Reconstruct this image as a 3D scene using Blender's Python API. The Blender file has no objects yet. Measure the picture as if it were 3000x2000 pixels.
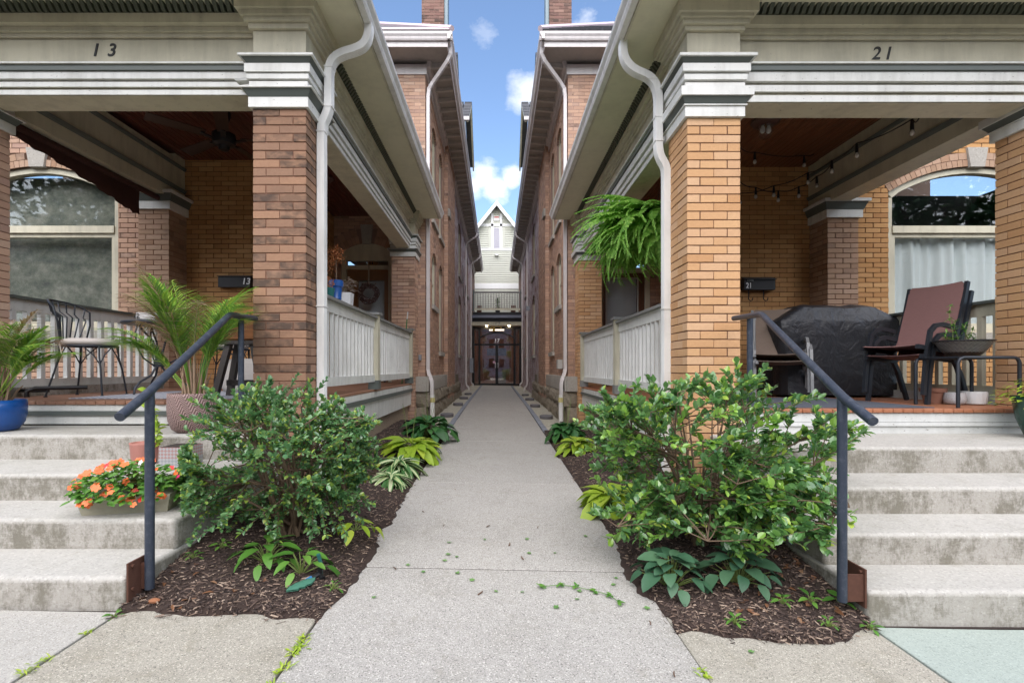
import bpy, math, random
from mathutils import Vector, Matrix, noise as mnoise
random.seed(7)
R = math.radians
PI = math.pi
D = bpy.data
scene = bpy.context.scene
COL = scene.collection

# ------------------------------------------------------------------ camera
CZ = 1.329
FPX = 1417.0
cam_d = D.cameras.new('camera')
cam = D.objects.new('camera', cam_d)
COL.objects.link(cam)
cam.location = (0, 0, CZ)
cam.rotation_euler = (R(90), 0, 0)
cam_d.sensor_width = 36.0
cam_d.lens = FPX / 3000.0 * 36.0
cam_d.shift_x = 45.0 / 3000.0
cam_d.shift_y = 80.0 / 3000.0
cam_d.clip_start = 0.05
cam_d.clip_end = 2000.0
scene.camera = cam

# ------------------------------------------------------------------ world, sun, exposure
SUN_EL, SUN_AZ = R(43), R(186)      # azimuth measured clockwise from +Y: high, behind the camera
world = D.worlds.new('World')
scene.world = world
world.use_nodes = True
wn, wl = world.node_tree.nodes, world.node_tree.links
wn.clear()


def wnode(t, **kw):
    n = wn.new(t)
    for k, v in kw.items():
        setattr(n, k, v)
    return n


w_out = wnode('ShaderNodeOutputWorld')
w_bg = wnode('ShaderNodeBackground')
w_bg.inputs["Strength"].default_value = 0.064
sky = wnode('ShaderNodeTexSky', sky_type='NISHITA')
sky.sun_disc = False
sky.sun_elevation = SUN_EL
sky.sun_rotation = SUN_AZ
sky.altitude = 200
sky.air_density = 1.0
sky.dust_density = 1.6
sky.ozone_density = 3.0
w_tc = wnode('ShaderNodeTexCoord')


def wmath(op, a, b=None, c=None, clamp=False):
    n = wnode('ShaderNodeMath', operation=op)
    n.use_clamp = clamp
    for i, v in enumerate((a, b, c)):
        if v is None:
            continue
        if isinstance(v, (int, float)):
            n.inputs[i].default_value = v
        else:
            wl.new(v, n.inputs[i])
    return n.outputs[0]


def wnoise(scale, detail=6, rough=0.55, off=(0, 0, 0)):
    mp = wnode('ShaderNodeMapping')
    mp.inputs['Location'].default_value = off
    mp.inputs['Scale'].default_value = (1, 1, 1.7)
    wl.new(w_tc.outputs['Generated'], mp.inputs['Vector'])
    n = wnode('ShaderNodeTexNoise')
    n.inputs['Scale'].default_value = scale
    n.inputs['Detail'].default_value = detail
    n.inputs['Roughness'].default_value = rough
    wl.new(mp.outputs[0], n.inputs['Vector'])
    return n.outputs['Fac']


fine = wnoise(13, 8, 0.62)
big = wnoise(2.6, 7, 0.55, (7.3, 2.4, 1.0))
# scattered fair-weather cumulus over the whole sky
cover = wmath('MULTIPLY', wmath('SUBTRACT', wmath('ADD', wmath('MULTIPLY', big, 1.0), wmath('MULTIPLY', fine, 0.16)), 0.70), 9.0, clamp=True)
mask = cover
clouds = [((-0.022, 1, 0.40), 0.033, 1.0), ((0.030, 1, 0.398), 0.027, 1.0), ((-0.002, 1, 0.378), 0.030, 1.0), ((0.062, 1, 0.57), 0.042, 1.0),
          ((-0.028, 1, 0.69), 0.014, 0.22), ((0.185, 1, 0.716), 0.022, 0.5), ((-0.06, 1, 0.372), 0.03, 0.9)]
for c, r, dens in clouds:
    cv = Vector(c).normalized()
    dn = wnode('ShaderNodeVectorMath', operation='DISTANCE')
    wl.new(w_tc.outputs['Generated'], dn.inputs[0])
    dn.inputs[1].default_value = cv
    # wobble the radius by noise
    dd = wmath('SUBTRACT', dn.outputs['Value'], wmath('MULTIPLY', wmath('SUBTRACT', fine, 0.5), 0.075 if dens > 0.7 else 0.10))
    m = wmath('MULTIPLY', wmath('MULTIPLY', wmath('SUBTRACT', r, dd), 1.0 / (r * 0.95), clamp=True), dens)
    mask = wmath('MAXIMUM', mask, m)
cl_shade = wnoise(7, 5, 0.5, (0, 0, 0.06))
ccol = wnode('ShaderNodeMix', data_type='RGBA')
ccol.inputs['A'].default_value = (3.9, 4.1, 4.5, 1)
ccol.inputs['B'].default_value = (6.2, 6.1, 6.0, 1)
wl.new(wmath('MULTIPLY', wmath('SUBTRACT', cl_shade, 0.35), 3.0, clamp=True), ccol.inputs['Factor'])
wmix = wnode('ShaderNodeMix', data_type='RGBA')
wl.new(mask, wmix.inputs['Factor'])
skyg = wnode('ShaderNodeVectorMath', operation='SCALE')
skyg.inputs['Scale'].default_value = 1.0
wl.new(sky.outputs[0], skyg.inputs[0])
wl.new(skyg.outputs[0], wmix.inputs['A'])
wl.new(ccol.outputs['Result'], wmix.inputs['B'])
wl.new(wmix.outputs['Result'], w_bg.inputs['Color'])
wl.new(w_bg.outputs[0], w_out.inputs[0])

sun_d = D.lights.new('sun', 'SUN')
sun_d.energy = 1.5
sun_d.angle = R(120)
sun_d.color = (1.0, 0.94, 0.86)
sun = D.objects.new('sun', sun_d)
COL.objects.link(sun)
sdir = Vector((math.sin(SUN_AZ) * math.cos(SUN_EL), math.cos(SUN_AZ) * math.cos(SUN_EL), math.sin(SUN_EL)))
sun.rotation_euler = sdir.to_track_quat('Z', 'Y').to_euler()
sun.location = sdir * 60

scene.view_settings.view_transform = 'Standard'
scene.view_settings.look = 'None'
scene.view_settings.gamma = 1.0
scene.view_settings.exposure = 2.2
scene.view_settings.use_curve_mapping = False
scene.render.engine = 'CYCLES'
scene.cycles.use_denoising = True
scene.cycles.max_bounces = 8
scene.cycles.diffuse_bounces = 5
scene.cycles.glossy_bounces = 4
scene.cycles.transmission_bounces = 4
scene.cycles.transparent_max_bounces = 12
scene.cycles.caustics_reflective = False
scene.cycles.caustics_refractive = False


# ------------------------------------------------------------------ object helpers
def empty(name, loc=(0, 0, 0), rz=0.0, label=None, cat=None, group=None):
    o = D.objects.new(name, None)
    o.empty_display_size = 0.1
    COL.objects.link(o)
    o.location = loc
    o.rotation_euler = (0, 0, rz)
    tag(o, label, cat, group)
    return o


def tag(o, label=None, cat=None, group=None, kind=None):
    if label: o['label'] = label
    if cat: o['category'] = cat
    if group: o['group'] = group
    if kind: o['kind'] = kind
    return o


def link(name, me, parent=None, loc=None, rot=None, scale=None):
    o = D.objects.new(name, me)
    COL.objects.link(o)
    if parent is not None:
        o.parent = parent
    if loc is not None: o.location = loc
    if rot is not None: o.rotation_euler = rot
    if scale is not None: o.scale = scale
    return o


def copy_tree(o, parent=None):
    c = o.copy()
    COL.objects.link(c)
    c.parent = parent
    for ch in list(o.children):
        copy_tree(ch, c)
    return c


def wloc(o):
    """world location of an unrotated chain of parents"""
    v = Vector((0, 0, 0))
    while o is not None:
        v += o.location
        o = o.parent
    return v


class Pl:
    """a vertical plane: p(u, w, z) -> world; u along, w outwards"""
    def __init__(s, O, U, N):
        s.O, s.U, s.N = Vector(O), Vector(U), Vector(N)

    def p(s, u, w, z):
        return s.O + s.U * u + s.N * w + Vector((0, 0, z))


class MB:
    def __init__(s):
        s.v, s.f, s.mi, s.a = [], [], [], []
        s.cm, s.ca = 0, 0.0

    def face(s, *ids):
        s.f.append(ids)
        s.mi.append(s.cm)
        s.a.append(s.ca)

    def hexa(s, c):
        """c: 8 corners, bottom 4 (ccw) then top 4"""
        b = len(s.v)
        s.v += [tuple(p) for p in c]
        a, bb, d, e = Vector(c[0]), Vector(c[1]), Vector(c[3]), Vector(c[4])
        pos = (bb - a).cross(d - a).dot(e - a) > 0
        F = ((0, 3, 2, 1), (4, 5, 6, 7), (0, 1, 5, 4), (1, 2, 6, 5), (2, 3, 7, 6), (3, 0, 4, 7))
        for q in F:
            q = q if pos else q[::-1]
            s.face(*[b + i for i in q])

    def box(s, x0, x1, y0, y1, z0, z1):
        x0, x1 = min(x0, x1), max(x0, x1)
        y0, y1 = min(y0, y1), max(y0, y1)
        z0, z1 = min(z0, z1), max(z0, z1)
        s.hexa([(x0, y0, z0), (x1, y0, z0), (x1, y1, z0), (x0, y1, z0), (x0, y0, z1), (x1, y0, z1), (x1, y1, z1), (x0, y1, z1)])

    def pbox(s, pl, u0, u1, w0, w1, z0, z1):
        c = [pl.p(u0, w0, z0), pl.p(u1, w0, z0), pl.p(u1, w1, z0), pl.p(u0, w1, z0),
             pl.p(u0, w0, z1), pl.p(u1, w0, z1), pl.p(u1, w1, z1), pl.p(u0, w1, z1)]
        s.hexa(c)

    def prism(s, poly, fn, t0, t1):
        """poly: list of 2D points; fn(a,b,t)->3D"""
        n = len(poly)
        b = len(s.v)
        s.v += [tuple(fn(p[0], p[1], t0)) for p in poly] + [tuple(fn(p[0], p[1], t1)) for p in poly]
        s.face(*range(b, b + n))
        s.face(*range(b + 2 * n - 1, b + n - 1, -1))
        for i in range(n):
            j = (i + 1) % n
            s.face(b + i, b + n + i, b + n + j, b + j)

    def tube(s, pts, r, seg=8, cap=True, closed=False):
        pts = [Vector(p) for p in pts]
        n = len(pts)
        rr = r if isinstance(r, (list, tuple)) else [r] * n
        b = len(s.v)
        prev = None
        for i, p in enumerate(pts):
            if closed:
                t = pts[(i + 1) % n] - pts[i - 1]
            else:
                t = (pts[min(i + 1, n - 1)] - pts[max(i - 1, 0)])
            if t.length < 1e-9: t = Vector((0, 0, 1))
            t.normalize()
            if prev is None:
                a = t.cross(Vector((0, 0, 1)))
                if a.length < 1e-3: a = t.cross(Vector((1, 0, 0)))
            else:
                a = prev - t * prev.dot(t)
                if a.length < 1e-6: a = t.cross(Vector((1, 0, 0)))
            a.normalize()
            prev = a
            c = t.cross(a)
            for k in range(seg):
                w = 2 * PI * k / seg
                s.v.append(tuple(p + (a * math.cos(w) + c * math.sin(w)) * rr[i]))
        m = n if closed else n - 1
        for i in range(m):
            i2 = (i + 1) % n
            for k in range(seg):
                k2 = (k + 1) % seg
                s.face(b + i * seg + k, b + i * seg + k2, b + i2 * seg + k2, b + i2 * seg + k)
        if cap and not closed:
            s.face(*[b + k for k in range(seg)][::-1])
            s.face(*[b + (n - 1) * seg + k for k in range(seg)])

    def sweep(s, pts, sec, side=(0, 1, 0)):
        """sweep a closed 2D section (a along `side`, b across) along pts, section kept parallel to `side`"""
        pts = [Vector(p) for p in pts]
        sd = Vector(side).normalized()
        b = len(s.v)
        n, m = len(pts), len(sec)
        for i, p in enumerate(pts):
            t0 = (pts[i] - pts[i - 1]).normalized() if i > 0 else None
            t1 = (pts[i + 1] - pts[i]).normalized() if i < n - 1 else None
            t = (t0 + t1).normalized() if t0 and t1 else (t0 or t1)
            k = 1.0
            if t0 and t1:
                k = 1.0 / max(0.5, t.dot(t1))
            c = t.cross(sd)
            if c.length < 1e-4: c = Vector((0, 0, 1))
            c.normalize()
            for a_, b_ in sec:
                s.v.append(tuple(p + sd * a_ + c * b_ * k))
        for i in range(n - 1):
            for j in range(m):
                j2 = (j + 1) % m
                s.face(b + i * m + j, b + i * m + j2, b + (i + 1) * m + j2, b + (i + 1) * m + j)
        s.face(*[b + j for j in range(m)][::-1])
        s.face(*[b + (n - 1) * m + j for j in range(m)])

    def lathe(s, prof, seg=24, c=(0, 0, 0), close=True, sx=1.0, sy=1.0, flute=None):
        b = len(s.v)
        n = len(prof)
        for r, z in prof:
            for k in range(seg):
                w = 2 * PI * k / seg
                q = r * (flute(w, z) if flute else 1.0)
                s.v.append((c[0] + q * math.cos(w) * sx, c[1] + q * math.sin(w) * sy, c[2] + z))
        for i in range(n - 1):
            for k in range(seg):
                k2 = (k + 1) % seg
                s.face(b + i * seg + k, b + i * seg + k2, b + (i + 1) * seg + k2, b + (i + 1) * seg + k)
        if close:
            s.face(*[b + k for k in range(seg)][::-1])
            s.face(*[b + (n - 1) * seg + k for k in range(seg)])

    def leaf(s, base, d, n, L, W, bend=0.25, fold=0.25, pts=((0.0, 0.12), (0.35, 1.0), (0.7, 0.75), (1.0, 0.04)), wave=0.0):
        d = Vector(d).normalized()
        n = Vector(n)
        n = (n - d * n.dot(d))
        if n.length < 1e-4: n = d.orthogonal()
        n.normalize()
        sd = d.cross(n)
        b = len(s.v)
        base = Vector(base)
        for t, w in pts:
            p = base + d * (L * t) - n * (bend * L * t * t)
            hw = W * 0.5 * w
            up = n * (fold * hw)
            wv = n * (wave * W * math.sin(t * 9.0))
            s.v.append(tuple(p - sd * hw + up + wv))
            s.v.append(tuple(p))
            s.v.append(tuple(p + sd * hw + up - wv))
        for i in range(len(pts) - 1):
            q = b + i * 3
            s.face(q, q + 1, q + 4, q + 3)
            s.face(q + 1, q + 2, q + 5, q + 4)

    def mesh(s, name, mats, off=None, smooth=False):
        me = D.meshes.new(name)
        if off is not None:
            ox, oy, oz = off
            vs = [(x - ox, y - oy, z - oz) for x, y, z in s.v]
        else:
            vs = s.v
        me.from_pydata(vs, [], s.f)
        if not isinstance(mats, (list, tuple)): mats = [mats]
        for m in mats: me.materials.append(m)
        if len(mats) > 1:
            me.polygons.foreach_set('material_index', s.mi)
        if any(s.a):
            at = me.attributes.new('rnd', 'FLOAT', 'FACE')
            at.data.foreach_set('value', s.a)
        if smooth:
            me.polygons.foreach_set('use_smooth', [True] * len(me.polygons))
            if smooth != 'all':
                me.set_sharp_from_angle(angle=R(smooth if smooth is not True else 40))
        me.update()
        return me

    def build(s, name, mats, parent=None, smooth=False, kind=None, label=None, local=False):
        off = None
        if parent is not None and not local:
            off = wloc(parent)
        me = s.mesh(name, mats, off, smooth)
        o = link(name, me, parent)
        if kind: o['kind'] = kind
        if label: o['label'] = label
        return o


def bevelled_mesh(me, w=0.003, seg=1):
    import bmesh
    bm = bmesh.new()
    bm.from_mesh(me)
    bmesh.ops.bevel(bm, geom=list(bm.edges), offset=w, segments=seg, profile=.5, affect='EDGES', clamp_overlap=True)
    bm.to_mesh(me)
    bm.free()
    return me


# ------------------------------------------------------------------ materials
class NT:
    def __init__(s, name):
        s.m = D.materials.new(name)
        s.m.use_nodes = True
        s.n, s.l = s.m.node_tree.nodes, s.m.node_tree.links
        s.n.clear()
        s.out = s.n.new('ShaderNodeOutputMaterial')

    def node(s, t, ins=None, **kw):
        n = s.n.new(t)
        for k, v in kw.items(): setattr(n, k, v)
        for k, v in (ins or {}).items():
            s.put(n.inputs[k], v)
        return n

    def put(s, sock, v):
        if isinstance(v, bpy.types.NodeSocket): s.l.new(v, sock)
        else: sock.default_value = v

    def math(s, op, a, b=None, c=None, clamp=False):
        n = s.n.new('ShaderNodeMath')
        n.operation = op
        n.use_clamp = clamp
        for i, v in enumerate((a, b, c)):
            if v is not None: s.put(n.inputs[i], v)
        return n.outputs[0]

    def mix(s, f, a, b, blend='MIX'):
        n = s.n.new('ShaderNodeMix')
        n.data_type = 'RGBA'
        n.blend_type = blend
        s.put(n.inputs['Factor'], f)
        s.put(n.inputs['A'], rgba(a))
        s.put(n.inputs['B'], rgba(b))
        return n.outputs['Result']

    def ramp(s, f, stops, interp='LINEAR'):
        n = s.n.new('ShaderNodeValToRGB')
        cr = n.color_ramp
        cr.interpolation = interp
        while len(cr.elements) < len(stops): cr.elements.new(0.5)
        for e, (p, c) in zip(cr.elements, stops):
            e.position = p
            e.color = rgba(c)
        s.put(n.inputs[0], f)
        return n.outputs[0]

    def pos(s, scale=(1, 1, 1), obj=False):
        if obj:
            v = s.node('ShaderNodeTexCoord').outputs['Object']
        else:
            v = s.node('ShaderNodeNewGeometry').outputs['Position']
        mp = s.node('ShaderNodeMapping')
        mp.inputs['Scale'].default_value = scale
        s.l.new(v, mp.inputs['Vector'])
        return mp.outputs[0]

    def noise(s, scale, detail=4, rough=0.6, vec=None, dist=0.0):
        n = s.node('ShaderNodeTexNoise', {'Scale': scale, 'Detail': detail, 'Roughness': rough, 'Distortion': dist})
        if vec is None: vec = s.pos()
        s.l.new(vec, n.inputs['Vector'])
        return n.outputs['Fac']

    def rnd(s):
        a = s.node('ShaderNodeAttribute', attribute_name='rnd')
        o = s.node('ShaderNodeObjectInfo')
        return s.math('FRACT', s.math('ADD', a.outputs['Fac'], o.outputs['Random']))

    def fin(s, col, rough=0.7, bump=None, bs=0.3, bd=0.005, metal=0.0, spec=0.5, transl=0.0, extra=None, coat=0.0):
        p = s.node('ShaderNodeBsdfPrincipled')
        s.put(p.inputs['Base Color'], rgba(col))
        s.put(p.inputs['Roughness'], rough)
        p.inputs['Metallic'].default_value = metal
        p.inputs['Specular IOR Level'].default_value = spec
        p.inputs['Coat Weight'].default_value = coat
        if bump is not None:
            b = s.node('ShaderNodeBump', {'Strength': bs, 'Distance': bd, 'Height': bump})
            s.l.new(b.outputs[0], p.inputs['Normal'])
        sh = p.outputs[0]
        if transl > 0:
            t = s.node('ShaderNodeBsdfTranslucent')
            s.put(t.inputs['Color'], rgba(col))
            mx = s.node('ShaderNodeMixShader')
            mx.inputs[0].default_value = transl
            s.l.new(sh, mx.inputs[1])
            s.l.new(t.outputs[0], mx.inputs[2])
            sh = mx.outputs[0]
        s.l.new(sh, s.out.inputs[0])
        return s.m


def rgba(c):
    if isinstance(c, (tuple, list)) and len(c) == 3: return (c[0], c[1], c[2], 1.0)
    return c


def srgb(r, g, b):
    f = lambda c: (c / 255 / 12.92) if c / 255 <= 0.04045 else ((c / 255 + 0.055) / 1.055) ** 2.4
    return (f(r), f(g), f(b))


def m_paint(name, c, rough=0.55, dirt=0.25, dirtc=(0.12, 0.11, 0.08), peel=0.0):
    t = NT(name)
    n1 = t.noise(2.2, 6, 0.6)
    st = t.noise(1.0, 5, 0.65, t.pos((9, 9, 1.1)))
    f = t.math('MULTIPLY', t.math('SUBTRACT', t.math('MULTIPLY', t.math('ADD', n1, st), 0.5), 0.45, clamp=True), 5.0 * dirt, clamp=True)
    col = t.mix(f, c, tuple(0.45 * a + 0.55 * b for a, b in zip(c, dirtc)))
    if peel:
        pn = t.noise(26, 5, 0.7, t.pos((1, 1, 2.2)))
        col = t.mix(t.math('MULTIPLY', t.math('SUBTRACT', pn, 0.69 - peel * 0.06, clamp=True), 22, clamp=True), col, (0.16, 0.14, 0.12))
    fn = t.noise(60, 3, 0.6, t.pos((1, 1, 1)))
    return t.fin(col, rough, bump=t.math('ADD', fn, t.math('MULTIPLY', n1, 2)), bs=0.25, bd=0.002, spec=0.4)


def m_brick(name, stops, smudge=0.5, smc=(0.05, 0.04, 0.035), paint=0.0):
    t = NT(name)
    r = t.rnd()
    col = t.ramp(r, stops)
    n1 = t.noise(38, 5, 0.65)
    n2 = t.noise(4.0, 4, 0.6)
    col = t.mix(t.math('MULTIPLY', n1, 0.55), col, t.mix(1.0, col, (0.62, 0.58, 0.55), 'MULTIPLY'))
    # flashed, smoky brick faces
    va = t.node('ShaderNodeVectorMath', operation='ADD')
    t.l.new(t.pos((1, 1, 1.7)), va.inputs[0])
    vb = t.node('ShaderNodeCombineXYZ', {0: t.math('MULTIPLY', r, 41.0), 1: t.math('MULTIPLY', r, 17.0), 2: t.math('MULTIPLY', r, 29.0)})
    t.l.new(vb.outputs[0], va.inputs[1])
    sm = t.noise(6.5, 5, 0.62, va.outputs[0])
    pick = t.math('MULTIPLY', t.math('SUBTRACT', t.math('FRACT', t.math('MULTIPLY', r, 7.3)), 1.0 - smudge), 3.0, clamp=True)
    f = t.math('MULTIPLY', t.math('MULTIPLY', t.math('SUBTRACT', t.math('ADD', sm, t.math('MULTIPLY', n2, 0.35)), 0.50, clamp=True), 3.6, clamp=True), pick)
    col = t.mix(t.math('MULTIPLY', f, 0.8), col, smc)
    if paint:
        pn = t.noise(3.0, 6, 0.7)
        col = t.mix(t.math('MULTIPLY', t.math('SUBTRACT', pn, 0.62 - 0.3 * paint, clamp=True), 4.5, clamp=True), col, (0.60, 0.55, 0.57))
    return t.fin(col, 0.85, bump=t.math('ADD', n1, t.math('MULTIPLY', t.noise(160, 2, 0.5), 0.6)), bs=0.5, bd=0.004, spec=0.25)


def m_concrete(name, c, stain=0.6, speck=1.0, rough=0.9, agg=90, vert=True):
    t = NT(name)
    big = t.noise(1.3, 6, 0.65)
    mid = t.noise(9, 5, 0.7)
    fine = t.noise(agg, 4, 0.75)
    vo = t.node('ShaderNodeTexVoronoi', {'Scale': agg * 1.4, 'Randomness': 1.0})
    t.l.new(t.pos(), vo.inputs['Vector'])
    cell = t.math('MULTIPLY', t.node('ShaderNodeSeparateColor', {'Color': vo.outputs['Color']}).outputs[0], 1.0)
    oi = t.node('ShaderNodeObjectInfo').outputs['Random']
    c2 = t.mix(t.math('MULTIPLY', oi, 0.5), c, tuple(x * 0.80 for x in c))
    base = t.mix(t.math('MULTIPLY', big, 0.9), c2, tuple(x * 0.70 for x in c))
    pt = t.noise(3.4, 7, 0.7, dist=0.5)
    base = t.mix(t.math('MULTIPLY', t.math('MULTIPLY', t.math('SUBTRACT', pt, 0.52, clamp=True), 5.0, clamp=True), 0.45 * stain, clamp=True), base, (c[0] * .52, c[1] * .51, c[2] * .46))
    base = t.mix(t.math('MULTIPLY', t.math('SUBTRACT', fine, 0.52, clamp=True), 5.0 * speck, clamp=True), base, tuple(x * 0.45 for x in c))
    base = t.mix(t.math('MULTIPLY', t.math('SUBTRACT', cell, 0.86, clamp=True), 4.0 * speck, clamp=True), base, tuple(min(1, x * 1.35) for x in c))
    base = t.mix(t.math('MULTIPLY', t.math('SUBTRACT', 0.12, cell, clamp=True), 5.5 * speck, clamp=True), base, tuple(x * 0.35 for x in c))
    base = t.mix(t.math('MULTIPLY', t.math('SUBTRACT', mid, 0.56, clamp=True), 2.2 * stain, clamp=True), base, (c[0] * .5, c[1] * .48, c[2] * .4))
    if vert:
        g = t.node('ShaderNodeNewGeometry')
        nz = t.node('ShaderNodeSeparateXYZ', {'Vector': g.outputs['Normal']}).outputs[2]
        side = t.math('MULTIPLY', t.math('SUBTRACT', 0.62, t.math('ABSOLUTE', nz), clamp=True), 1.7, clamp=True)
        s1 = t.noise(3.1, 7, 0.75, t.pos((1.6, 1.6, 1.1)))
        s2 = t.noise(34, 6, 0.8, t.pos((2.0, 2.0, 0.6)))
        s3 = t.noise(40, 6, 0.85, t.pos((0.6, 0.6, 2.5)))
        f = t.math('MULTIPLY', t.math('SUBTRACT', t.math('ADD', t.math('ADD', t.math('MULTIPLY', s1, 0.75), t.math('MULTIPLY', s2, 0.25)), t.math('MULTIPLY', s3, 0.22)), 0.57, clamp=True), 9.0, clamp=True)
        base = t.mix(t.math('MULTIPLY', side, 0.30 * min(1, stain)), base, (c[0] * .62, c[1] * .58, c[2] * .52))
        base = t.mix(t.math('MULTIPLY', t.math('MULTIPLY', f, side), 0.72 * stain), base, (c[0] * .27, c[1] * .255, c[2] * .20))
    return t.fin(base, rough, bump=t.math('ADD', fine, t.math('MULTIPLY', mid, 1.5)), bs=0.6, bd=0.006, spec=0.25)


def m_leaf(name, stops, rough=0.35, transl=0.25, spec=0.5, hue=None):
    t = NT(name)
    col = t.ramp(t.rnd(), stops)
    n = t.noise(30, 3, 0.6)
    col = t.mix(t.math('MULTIPLY', n, 0.5), col, t.mix(1.0, col, (0.55, 0.62, 0.5), 'MULTIPLY'))
    return t.fin(col, rough, transl=transl, spec=spec, bump=n, bs=0.2, bd=0.003)


def m_plain(name, c, rough=0.5, metal=0.0, var=0.25, scale=20, bs=0.15, spec=0.5, coat=0.0, stretch=(1, 1, 1)):
    t = NT(name)
    n = t.noise(scale, 5, 0.65, t.pos(stretch))
    col = t.mix(t.math('MULTIPLY', n, var * 2, clamp=True), c, tuple(x * 0.5 for x in c))
    return t.fin(col, rough, bump=n, bs=bs, bd=0.003, metal=metal, spec=spec, coat=coat)


def m_glass(name, tint=(0.8, 0.85, 0.85), refl=0.35, alpha=0.75, rough=0.02):
    t = NT(name)
    g = t.node('ShaderNodeBsdfGlossy', {'Color': (1, 1, 1, 1), 'Roughness': rough})
    nz = t.noise(1.3, 2, 0.5)
    b = t.node('ShaderNodeBump', {'Strength': 0.05, 'Distance': 0.02, 'Height': nz})
    t.l.new(b.outputs[0], g.inputs['Normal'])
    tr = t.node('ShaderNodeBsdfTransparent', {'Color': (*tint, 1)})
    lw = t.node('ShaderNodeLayerWeight', {'Blend': 0.25})
    f = t.math('ADD', t.math('MULTIPLY', lw.outputs['Fresnel'], 0.32), refl, clamp=True)
    mx = t.node('ShaderNodeMixShader')
    t.l.new(f, mx.inputs[0])
    t.l.new(tr.outputs[0], mx.inputs[1])
    t.l.new(g.outputs[0], mx.inputs[2])
    t.l.new(mx.outputs[0], t.out.inputs[0])
    return t.m


def m_emit(name, c, st):
    t = NT(name)
    e = t.node('ShaderNodeEmission', {'Color': rgba(c), 'Strength': st})
    t.l.new(e.outputs[0], t.out.inputs[0])
    return t.m


def m_wood(name, c1, c2, rough=0.5, axis=2, sc=14):
    t = NT(name)
    s = [1.0, 1.0, 1.0]
    s[axis] = 0.08
    n = t.noise(sc, 6, 0.65, t.pos(tuple(s)), dist=0.6)
    r = t.rnd()
    col = t.mix(t.math('MULTIPLY', t.math('SUBTRACT', n, 0.3, clamp=True), 2.2, clamp=True), c1, c2)
    col = t.mix(t.math('MULTIPLY', r, 0.35), col, tuple(x * 0.55 for x in c1))
    return t.fin(col, rough, bump=n, bs=0.25, bd=0.002)


SAGE = m_paint('sage_paint', (0.56, 0.525, 0.40), 0.5, 0.6, peel=0.5)
SAGE_D = m_paint('sage_paint_soffit', (0.66, 0.63, 0.47), 0.55, 0.25)
WHITE = m_paint('trim_white_paint', (0.67, 0.67, 0.635), 0.45, 0.5, peel=0.7)
WHITE_P = m_paint('peeling_white_paint', (0.60, 0.61, 0.59), 0.5, 0.35, peel=1.0)
GREY = m_paint('grey_green_trim_paint', (0.10, 0.115, 0.105), 0.45, 0.2)
DENT = m_paint('dentil_paint', (0.075, 0.085, 0.06), 0.5, 0.2)
CAPG = m_paint('grey_cap_paint', (0.21, 0.21, 0.20), 0.5, 0.4)
ALU = m_paint('white_aluminium', (0.76, 0.755, 0.73), 0.4, 0.5)
ALU_P = m_paint('pinkish_white_aluminium', (0.66, 0.615, 0.60), 0.45, 0.35)
FOUND = m_concrete('foundation_concrete', (0.44, 0.35, 0.26), 0.4, 0.7, vert=False, agg=45)
BR_O = m_brick('buff_orange_brick', [(0, (0.54, 0.30, 0.145)), (0.3, (0.64, 0.39, 0.205)), (0.55, (0.59, 0.34, 0.17)), (0.8, (0.65, 0.42, 0.25)), (1, (0.60, 0.36, 0.20))], 0.06)
BR_L = m_brick('flashed_brown_brick', [(0, (0.27, 0.16, 0.108)), (0.35, (0.34, 0.20, 0.13)), (0.65, (0.39, 0.225, 0.14)), (0.85, (0.30, 0.18, 0.12)), (1, (0.36, 0.22, 0.15))], 0.70)
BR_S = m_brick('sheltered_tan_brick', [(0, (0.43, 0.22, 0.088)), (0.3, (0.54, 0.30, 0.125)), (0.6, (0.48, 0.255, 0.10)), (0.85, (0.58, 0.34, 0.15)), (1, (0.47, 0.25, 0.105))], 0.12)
BR_A = m_brick('alley_brick', [(0, (0.45, 0.28, 0.20)), (0.35, (0.58, 0.38, 0.27)), (0.65, (0.50, 0.32, 0.225)), (0.85, (0.42, 0.27, 0.21)), (1, (0.60, 0.42, 0.31))], 0.25)
BR_B = m_brick('worn_painted_brick', [(0, (0.30, 0.16, 0.14)), (0.4, (0.38, 0.22, 0.19)), (0.75, (0.34, 0.19, 0.16)), (1, (0.45, 0.30, 0.27))], 0.25, paint=0.8)
BR_P = m_brick('pale_pier_brick', [(0, (0.36, 0.22, 0.14)), (0.35, (0.45, 0.30, 0.21)), (0.7, (0.40, 0.26, 0.17)), (1, (0.47, 0.33, 0.24))], 0.2)
BR_C = m_brick('chimney_brick', [(0, (0.19, 0.11, 0.085)), (0.4, (0.26, 0.16, 0.13)), (0.75, (0.22, 0.12, 0.10)), (1, (0.32, 0.20, 0.16))], 0.45)
MORT_R = m_plain('red_brown_mortar', (0.15, 0.075, 0.048), 0.95, var=0.3, scale=60)
MORT_L = m_plain('pinkish_brown_mortar', (0.26, 0.13, 0.085), 0.95, var=0.3, scale=60)
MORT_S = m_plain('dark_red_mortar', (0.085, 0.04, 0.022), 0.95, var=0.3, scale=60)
MORT_A = m_plain('alley_mortar', (0.30, 0.20, 0.16), 0.95, var=0.3, scale=60)
STONE = m_concrete('limestone', (0.46, 0.43, 0.38), 0.7, 0.5, agg=40, vert=False)
ROCK = m_concrete('rock_faced_stone', (0.29, 0.25, 0.19), 0.9, 0.8, agg=30, vert=False)
CONC_S = m_concrete('step_concrete', (0.52, 0.50, 0.46), 1.0, 0.55, agg=70)
CONC_P = m_concrete('path_concrete', (0.46, 0.44, 0.405), 1.0, 1.7, agg=150, vert=False)
CONC_W = m_concrete('walk_concrete', (0.44, 0.41, 0.345), 1.3, 1.6, agg=150, vert=False)
CONC_L = m_concrete('pale_walk_concrete', (0.485, 0.465, 0.425), 0.8, 1.1, agg=150, vert=False)
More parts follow.
